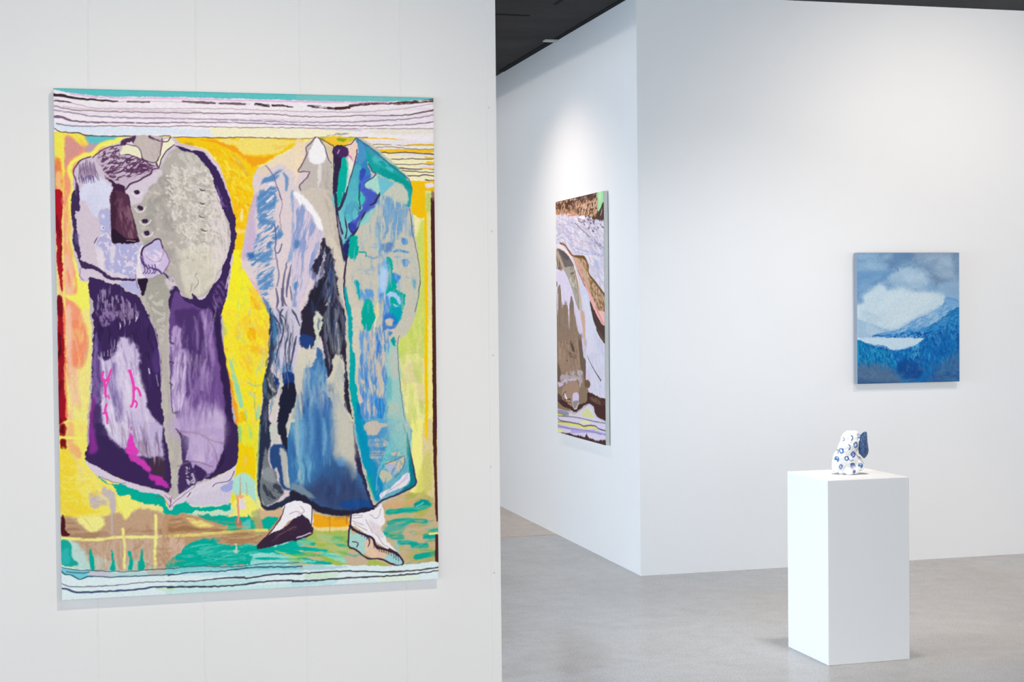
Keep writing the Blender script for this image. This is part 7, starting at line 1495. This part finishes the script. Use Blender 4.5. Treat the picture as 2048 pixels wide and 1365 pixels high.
('s',(150,140,170),2.1,0.6,1,0,[388.6,129.8,405.8,128.5]),
('s',(150,140,170),2.7,0.6,1,0,[150.3,123.5,158,124.2]),
('s',(150,140,170),3.1,0.6,1,0,[223.1,194.6,244.5,197.4]),
('s',(150,140,170),2.9,0.6,1,0,[498.1,181.3,516.7,183.9]),
('s',(150,140,170),3.4,0.6,1,0,[611.8,207.4,621.2,210.6]),
('s',(150,140,170),2.1,0.6,1,0,[267.8,107.1,276.5,106.8]),
('s',(150,140,170),2.1,0.6,1,0,[448.5,138.5,466.4,140.6]),
('s',(150,140,170),2.3,0.6,1,0,[36.8,82.9,49.3,87]),
('s',(150,140,170),2.5,0.6,1,0,[608.8,191.4,620.7,191.8]),
('s',(150,140,170),3.2,0.6,1,0,[235.1,88.4,255.1,91.9]),
('s',(150,140,170),2.3,0.6,1,0,[81,156,99.8,157.3]),
('s',(150,140,170),2.2,0.6,1,0,[602.4,216.1,612.6,220]),
('s',(150,140,170),2.9,0.6,1,0,[316.6,153,335.2,157.7]),
('s',(150,140,170),3.2,0.6,1,0,[360.1,231.1,367.4,234.3]),
('s',(150,140,170),4.0,0.6,1,0,[291.3,97.2,297.6,98.9]),
('b',[(90,62,50),(60,44,42),(214,176,146),(186,140,106),(120,84,62)],110,20,9,-10,80,0.7,2,[0,6,574,5,573,87,285,66,-1,45]),
('b',[(120,84,48),(214,184,156),(176,140,104),(90,64,44)],60,16,7,60,60,0.6,2,[283,250,410,258,464,326,636,411,648,492,490,405,367,336])]
ART3 = [
('p',(128,162,198),1,0,0,None,[-37,-26.4,735.8,-27,735.2,847.1,-40.7,827.5]),
('p',(104,148,192),1,50,15,None,[-37.5,85.7,137.9,53,226,119.7,137.4,192.4,49.4,231.6,-38.7,363.3]),
('p',(98,132,172),0.9,50,15,None,[138.2,-19.9,389.5,-20.1,479,87.1,389.3,93.5,226,113]),
('p',(142,160,186),1,60,15,None,[374.7,-20.1,735.8,-20.3,735.6,236.5,584,221.9,478.9,154.1]),
('p',(108,134,168),0.8,40,15,None,[389.4,53.4,508.9,107.3,659.7,175.2,553.9,194.8,478.9,120.6]),
('p',(110,140,176),0.7,40,2,None,[644.8,-6.8,735.8,-6.8,735.7,175.6,659.8,141.5]),
('p',(168,190,212),0.6,50,2,(120,50,20,0.42,0.25),[464.1,20,629.6,26.9,644.7,87.5,509,100.6]),
('p',(160,186,210),0.5,50,2,(120,50,30,0.42,0.25),[64.9,6.6,226.4,13.2,196.6,106.3,79.1,92.6]),
('p',(166,190,212),1,40,14,None,[211.2,152.9,329.8,83.3,449,120.5,478.8,184.3,403.9,227.4,270.1,213.2]),
('p',(186,204,220),0.7,40,10,None,[300,106.6,389.2,113.6,448.9,154,389,207.2,329.6,173.5]),
('p',(150,178,205),0.6,25,2,None,[285,173.2,374.1,200.5,329.4,233.6,270.1,219.8]),
('p',(150,180,208),0.8,40,2,None,[553.9,194.8,735.7,182.4,735.6,277.1,583.9,289.3]),
('p',(202,216,226),1,44,8,None,[-38.6,350,5.4,284.3,108,212.1,159.5,185.9,210.9,226.1,299.8,210,374,240.6,478.7,238,568.9,248.7,587.7,289.3,568.8,329.6,358.7,421.3,269.4,470.3,173.3,465.6,63.2,425.5,-38.8,403]),
('p',(180,198,212),0.7,24,2,None,[34.3,350.8,136.8,378.5,158.7,418.7,63.3,410.9]),
('p',(120,150,190),0.8,26,2,None,[-38.2,264.1,27.3,271.2,41.8,304.5,-38.4,310.4]),
('p',(212,222,228),0.8,40,2,None,[210.8,252.7,508.7,255,433.5,355.1,269.5,433.5,210.4,379.4]),
('b',[(150,178,206),(176,198,216),(120,152,188),(196,212,224)],90,130,34,-10,30,0.3,40,[3,13,692,13,692,236,479,235,138,172,2,271]),
('b',[(214,224,230),(190,206,220),(204,216,226)],60,140,30,-12,25,0.3,40,[12,351,159,219,554,255,359,415,255,460,100,418]),
('p',(166,190,212),1,8,2,None,[-38.8,389.7,92.5,441.2,195.4,479.2,195.2,519.3,-39.3,515.6]),
('p',(186,204,220),0.6,16,2,None,[63.2,430.8,151.2,471.9,136.3,511.7,63,484]),
('p',(106,158,206),1,4,4,None,[735.6,304.1,691.5,300.3,659.6,281.8,599.1,274.6,580.1,316.2,497.2,369.2,388.6,408.2,314,447.5,254.5,472.1,165.8,485.5,106.9,507.9,433.2,519.6,735.5,493.8]),
('p',(160,190,218),1,18,2,(36,16,-30,0.48,0.18),[568.8,329.6,667.1,330.5,644.3,391.1,478.3,443,313.9,480.9,261.9,480.2,358.7,434.7]),
('p',(136,176,212),0.6,12,2,None,[591.5,282.6,691.5,310.5,691.4,351.1,606.6,316.4]),
('p',(24,112,176),1,8,5,None,[106.9,505.9,239.6,496.6,328.7,481.2,433.3,479.3,478.3,449.7,553.6,417,583.8,390.4,735.6,351.5,735.2,847.1,-40.7,827.5,-39.4,528.8,106.7,571.1,165.5,572.2,232,593.4,358.3,582.2,395.7,556,440.6,533.2,433.2,520.3,328.7,513.3]),
('p',(60,140,200),1,14,2,(24,12,-30,0.45,0.18),[284.2,467.1,508.3,450.1,691.4,384.9,691.3,493.2,478.1,557.4,448.2,509.8]),
('p',(110,165,212),1,8,2,(24,8,-20,0.5,0.14),[239.7,486.6,433.2,482.7,478.2,490.1,433.2,516.3,239.6,511.9]),
('p',(10,132,172),1,40,2,None,[-39.4,535.5,106.7,571.1,224.5,606.6,239,700.6,-40.1,688]),
('p',(20,110,180),1,40,2,None,[239.4,593.5,388.2,576,478.1,537.2,629.1,492.3,628.9,627.6,432.8,677.7,253.9,674.1]),
('p',(80,165,205),1,20,2,(26,12,90,0.48,0.16),[358.3,568.8,418.1,556.4,402.9,677.1,373,663.1]),
('p',(50,150,200),1,18,2,(22,9,80,0.6,0.12),[0.5,575.9,478,597.8,447.8,678,0.1,668.9]),
('p',(20,86,160),1,18,2,(26,12,75,0.6,0.12),[33.5,549.9,691.3,479.6,691.1,750.9,135.7,685]),
('p',(84,112,146),1,50,2,None,[-40.1,681.4,157.8,675.5,209.4,693.3,283.4,761.9,283.2,835.7,-40.7,827.5]),
('p',(50,84,130),0.7,30,2,None,[-40.4,761.1,135.4,778.5,283.3,795.4,283.2,835.7,-40.7,827.5]),
('p',(20,72,142),1,36,2,None,[268.7,687.8,328.3,648.8,425.3,684.3,432.7,745.1,372.7,777.4,283.4,748.5]),
('p',(66,108,152),1,60,2,None,[553.2,693.7,628.9,641.1,735.4,602.4,735.2,847.1,462.5,840.2]),
('p',(36,92,160),1,40,2,(40,18,20,0.5,0.2),[545.6,713.8,691.1,730.5,691,793.7,432.6,787.5]),
('b',[(20,92,160),(60,146,200),(10,120,172),(30,110,185),(110,170,215),(16,72,142)],420,40,11,80,35,0.4,8,[1,549,232,600,388,583,478,530,691,412,691,730,0,696]),
('b',[(130,175,214),(90,150,202),(165,195,220)],110,44,10,-35,25,0.4,8,[329,474,576,330,691,331,691,385,478,463]),
('b',[(84,112,146),(60,96,140),(110,132,158),(40,84,140)],110,60,18,10,60,0.3,14,[0,689,269,694,691,683,691,792,0,789]),
('p',(200,216,228),1,8,4,None,[-39.3,512.3,136.3,516.3,328.7,518.7,433.2,524.4,439.1,533.9,388.2,563.9,328.5,580.4,239.4,590.8,165.6,564.2,92.1,554.9,4.3,526.9,-39.4,519.6]),
('p',(176,204,224),0.6,10,2,None,[92.1,554.3,239.4,586.8,358.3,575.5,328.5,585,239.4,595.5,158.2,568.7]),
('s',(40,90,160),6,0.7,4,0,[99.6,507.8,129,501.6,165.8,508.8]),
('s',(90,140,195),8,0.7,6,0,[158.4,510.7,239.6,503.3,328.7,512])]
canvas_painting('large colourful painting of two headless coated figures on yellow, on the near white partition',
    (-.1368, WY, .6885), 0, 1.2013, 1.5956, .04, 753, 1000, 1.15, ART1, M_PRIMED, (1.06, 1.06, 1.06), (.035, 3, 3))
canvas_painting('tall brown and lilac marbled painting with raw linen edge on the side wall',
    (CX, 10.0668, .7215), -math.pi/2, 1.0318, 1.5719, .0339, 656, 1000, 2, ART2, M_LINEN, (1.03, 1.03, 1.03), (.05, 5, 5))
canvas_painting('small blue misty mountain lake painting on the right white wall',
    (4.4058, CY, 1.0977), 0, .6917, .7935, .0465, 691, 794, 1.7, ART3, M_BLUEEDGE, (0.88, 0.94, 0.94), (.07, 5, 5))

# ------------------------------------------------------------------ pedestal
PX, PY, PW, PD, PR, PH = 3.0519, 6.1358, .4005, .396, .0185, .8157
bm = bmesh.new(); box(bm, 0, PW, 0, PD, 0, PH, .0025)
pe = link('pedestal', bm, M_PED); pe.location = (PX, PY, 0); pe.rotation_euler = (0, 0, PR)
tag(pe, 'plain white box pedestal standing on the concrete floor under the small sculpture', 'pedestal')

# ------------------------------------------------------------------ ceramic sculpture
U = 1.716e-4    # one drawing unit in metres; a = right, b = away from the viewer, c = up
def P3(a, b, Y): return np.array([a-620., b, 1285.-Y])
BLOBS = [(P3(740, 40, 450), (200, 230, 310), 14), (P3(600, 20, 600), (240, 240, 330), 24), (P3(620, 30, 380), (190, 200, 230), 20), (P3(440, 0, 860), (215, 230, 260), 20), (P3(330, 0, 1010), (130, 190, 190), 0), (P3(640, -20, 880), (230, 220, 190), 0),
         (P3(600, -170, 1205), (125, 110, 88), 0), (P3(880, -70, 1050), (140, 140, 140), 0), (P3(735, -150, 1170), (105, 120, 110), 0), (P3(890, 20, 930), (90, 110, 110), 0),
         (P3(425, -60, 1215), (75, 90, 72), 0), (P3(330, 60, 1130), (120, 140, 130), 0), (P3(600, 160, 1195), (170, 120, 100), 0)]
def sdf(p):
    d = None
    for c, r, ang in BLOBS:
        q = p-c; a = math.radians(ang)
        q = np.stack([q[:, 0]*math.cos(a)-q[:, 2]*math.sin(a), q[:, 1], q[:, 0]*math.sin(a)+q[:, 2]*math.cos(a)], -1)/np.array(r)
        k = np.linalg.norm(q, axis=1)+1e-6; k2 = np.linalg.norm(q/np.array(r), axis=1)+1e-9
        e = k*(k-1)/k2
        if d is None: d = e
        else:
            h = np.clip(.5+.5*(e-d)/42, 0, 1); d = e*(1-h)+d*h-42*h*(1-h)
    return d
sc = thing('sculpture', 'white lumpy ceramic sculpture with blue ring dots and dark blue opening, on the pedestal', 'sculpture')
sc.matrix_world = Matrix.Translation((3.255, 6.335, PH)) @ Matrix.Rotation(YAW, 4, 'Z')
bm = bmesh.new(); bmesh.ops.create_icosphere(bm, subdivisions=7, radius=1)
dirs = np.array([v.co[:] for v in bm.verts]); dirs /= np.linalg.norm(dirs, axis=1)[:, None]
org = P3(620, 0, 780)
t = np.full(len(dirs), 1500.)
for _ in range(70): t = np.maximum(t-np.clip(-(-sdf(org+dirs*t[:, None])), -60, 400)*.55, 5)
pts = org+dirs*t[:, None]
lump = fbm(pts[:, 0]/70+3*pts[:, 1]/90, pts[:, 2]/70+pts[:, 1]/80)-.5
t = t*(1+.07*lump+.05*(fbm(pts[:, 0]/38+9, pts[:, 2]/38+pts[:, 1]/44)-.5)); pts = org+dirs*t[:, None]; pts[:, 2] = np.maximum(pts[:, 2], 0)
for v, q in zip(bm.verts, pts): v.co = Vector(q*U)
white = np.array([.86, .85, .82]); colr = np.tile(white, (len(pts), 1))
wob = .10*(fbm(pts[:, 0]/25, pts[:, 2]/25)-.5)
DOTS = [(285, 870, 52, 78, 2), (405, 655, 56, 76, 1), (460, 355, 40, 52, 3), (660, 312, 54, 72, 3), (580, 552, 54, 78, 3), (772, 500, 60, 86, 1), (703, 748, 68, 84, 4), (527, 845, 60, 66, 1),
        (385, 1075, 54, 72, 1), (685, 1000, 66, 36, 5), (895, 1042, 70, 70, 2), (714, 1195, 42, 50, 5), (880, 262, 66, 66, 6), (310, 670, 30, 60, 3), (650, 885, 60, 36, 7)]
for a0, Y0, ra, rc, kind in DOTS:
    c0 = P3(a0, 0, Y0)
    for side in (-1, 1):
        u = (pts[:, 0]-c0[0])/ra; w = (pts[:, 2]-c0[2])/rc
        d = np.hypot(u, w)+wob*2; m = (d < 1) & (pts[:, 1]*side > -20) if side > 0 else (d < 1) & (pts[:, 1] < 20)
        ring = m & (d > .56); inn = m & (d <= .56)
        dark = np.array([.03, .07, .22]); mid = np.array([.13, .24, .54]); pale = np.array([.50, .62, .86])
        if kind == 1: colr[ring] = mid*.7; colr[inn] = pale; colr[m & (u > .25) & (d > .4)] = dark*1.6; colr[m & (d < .3)] = white
        if kind == 2: colr[m] = np.array([.03, .14, .34]); colr[m & (u*.8-w < -.1+0*u) & (d < .75) & (u > -.2) & (w > .1)] = pale; colr[m & (w < -.4) & (u < 0)] = white
        if kind == 3: colr[m & (d > .55) & (u > -.1)] = np.array([.08, .12, .26])
        if kind == 4: colr[m] = mid*.75; colr[inn & (vnoise(pts[:, 0]/14, pts[:, 2]/14) > .5)] = pale; colr[ring] = dark*1.7
        if kind == 5: colr[m] = np.array([.09, .14, .34]); colr[m & (d > .8)] = np.array([.14, .2, .42])
        if kind == 6: colr[m] = np.array([.42, .56, .75]); colr[inn] = np.array([.7, .78, .86]); colr[ring & (w < -.2)] = np.array([.18, .32, .5])
        if kind == 7: colr[m & (d > .6) & (w < .1)] = np.array([.12, .12, .14])
me = bpy.data.meshes.new('ceramic_body'); bm.to_mesh(me); bm.free()
at = me.color_attributes.new('glaze', 'FLOAT_COLOR', 'POINT'); at.data.foreach_set('color', np.concatenate([colr, np.ones((len(colr), 1))], 1).astype(np.float32).ravel())
me.polygons.foreach_set('use_smooth', [True]*len(me.polygons))
m, nt, b = nodes('white_glaze'); a = nt.nodes.new('ShaderNodeAttribute'); a.attribute_name = 'glaze'
nt.links.new(a.outputs['Color'], b.inputs['Base Color']); b.inputs['Roughness'].default_value = .35
n = new(nt, 'ShaderNodeTexNoise', Scale=90, Detail=3); nt.links.new(coords(nt), n.inputs['Vector'])
bp = new(nt, 'ShaderNodeBump', Strength=.25, Distance=.004); nt.links.new(n.outputs[0], bp.inputs['Height']); nt.links.new(bp.outputs[0], b.inputs['Normal'])
me.materials.append(m); ob = bpy.data.objects.new('ceramic_body', me); COL.objects.link(ob); ob.parent = sc
# dark blue hollow on the right: a leaf-shaped rough pad set into the shell
bm = bmesh.new(); bmesh.ops.create_icosphere(bm, subdivisions=5, radius=1)
OUT = np.array([(165, 1030, 1075), (185, 1000, 1095), (250, 940, 1096), (350, 885, 1100), (450, 868, 1108), (550, 872, 1120), (650, 890, 1132), (720, 888, 1124), (780, 935, 1098), (830, 985, 1066), (865, 1015, 1030)], float)
for v in bm.verts:
    x, y, z = v.co; Y = 515-350*z
    l = np.interp(Y, OUT[:, 0], OUT[:, 1]); r_ = np.interp(Y, OUT[:, 0], OUT[:, 2])
    k = x/max(math.sqrt(max(1-z*z, 1e-4)), .02); kb = y/max(math.sqrt(max(1-z*z, 1e-4)), .02)
    a_ = (l+r_)/2+k*(r_-l)/2; taper = math.sqrt(max(1-z*z, 0))
    p = P3(a_, -40+kb*200*taper, Y); nn = float(vnoise(np.array([p[0]/16]), np.array([p[2]/16+p[1]/13]))[0])-.5
    p[0] += nn*22; p[2] += nn*10
    v.co = Vector(p*U)
m, nt, b = nodes('dark_blue_glaze'); n = new(nt, 'ShaderNodeTexNoise', Scale=160, Detail=5); nt.links.new(coords(nt), n.inputs['Vector'])
r = ramp(nt, n.outputs[0], [(.3, (.012, .03, .09)), (.5, (.03, .075, .20)), (.7, (.12, .22, .33))]); nt.links.new(r.outputs[0], b.inputs['Base Color']); b.inputs['Roughness'].default_value = .6
ho = link('hollow', bm, m, sc, True); ho['label'] = 'dark blue rough hollow'
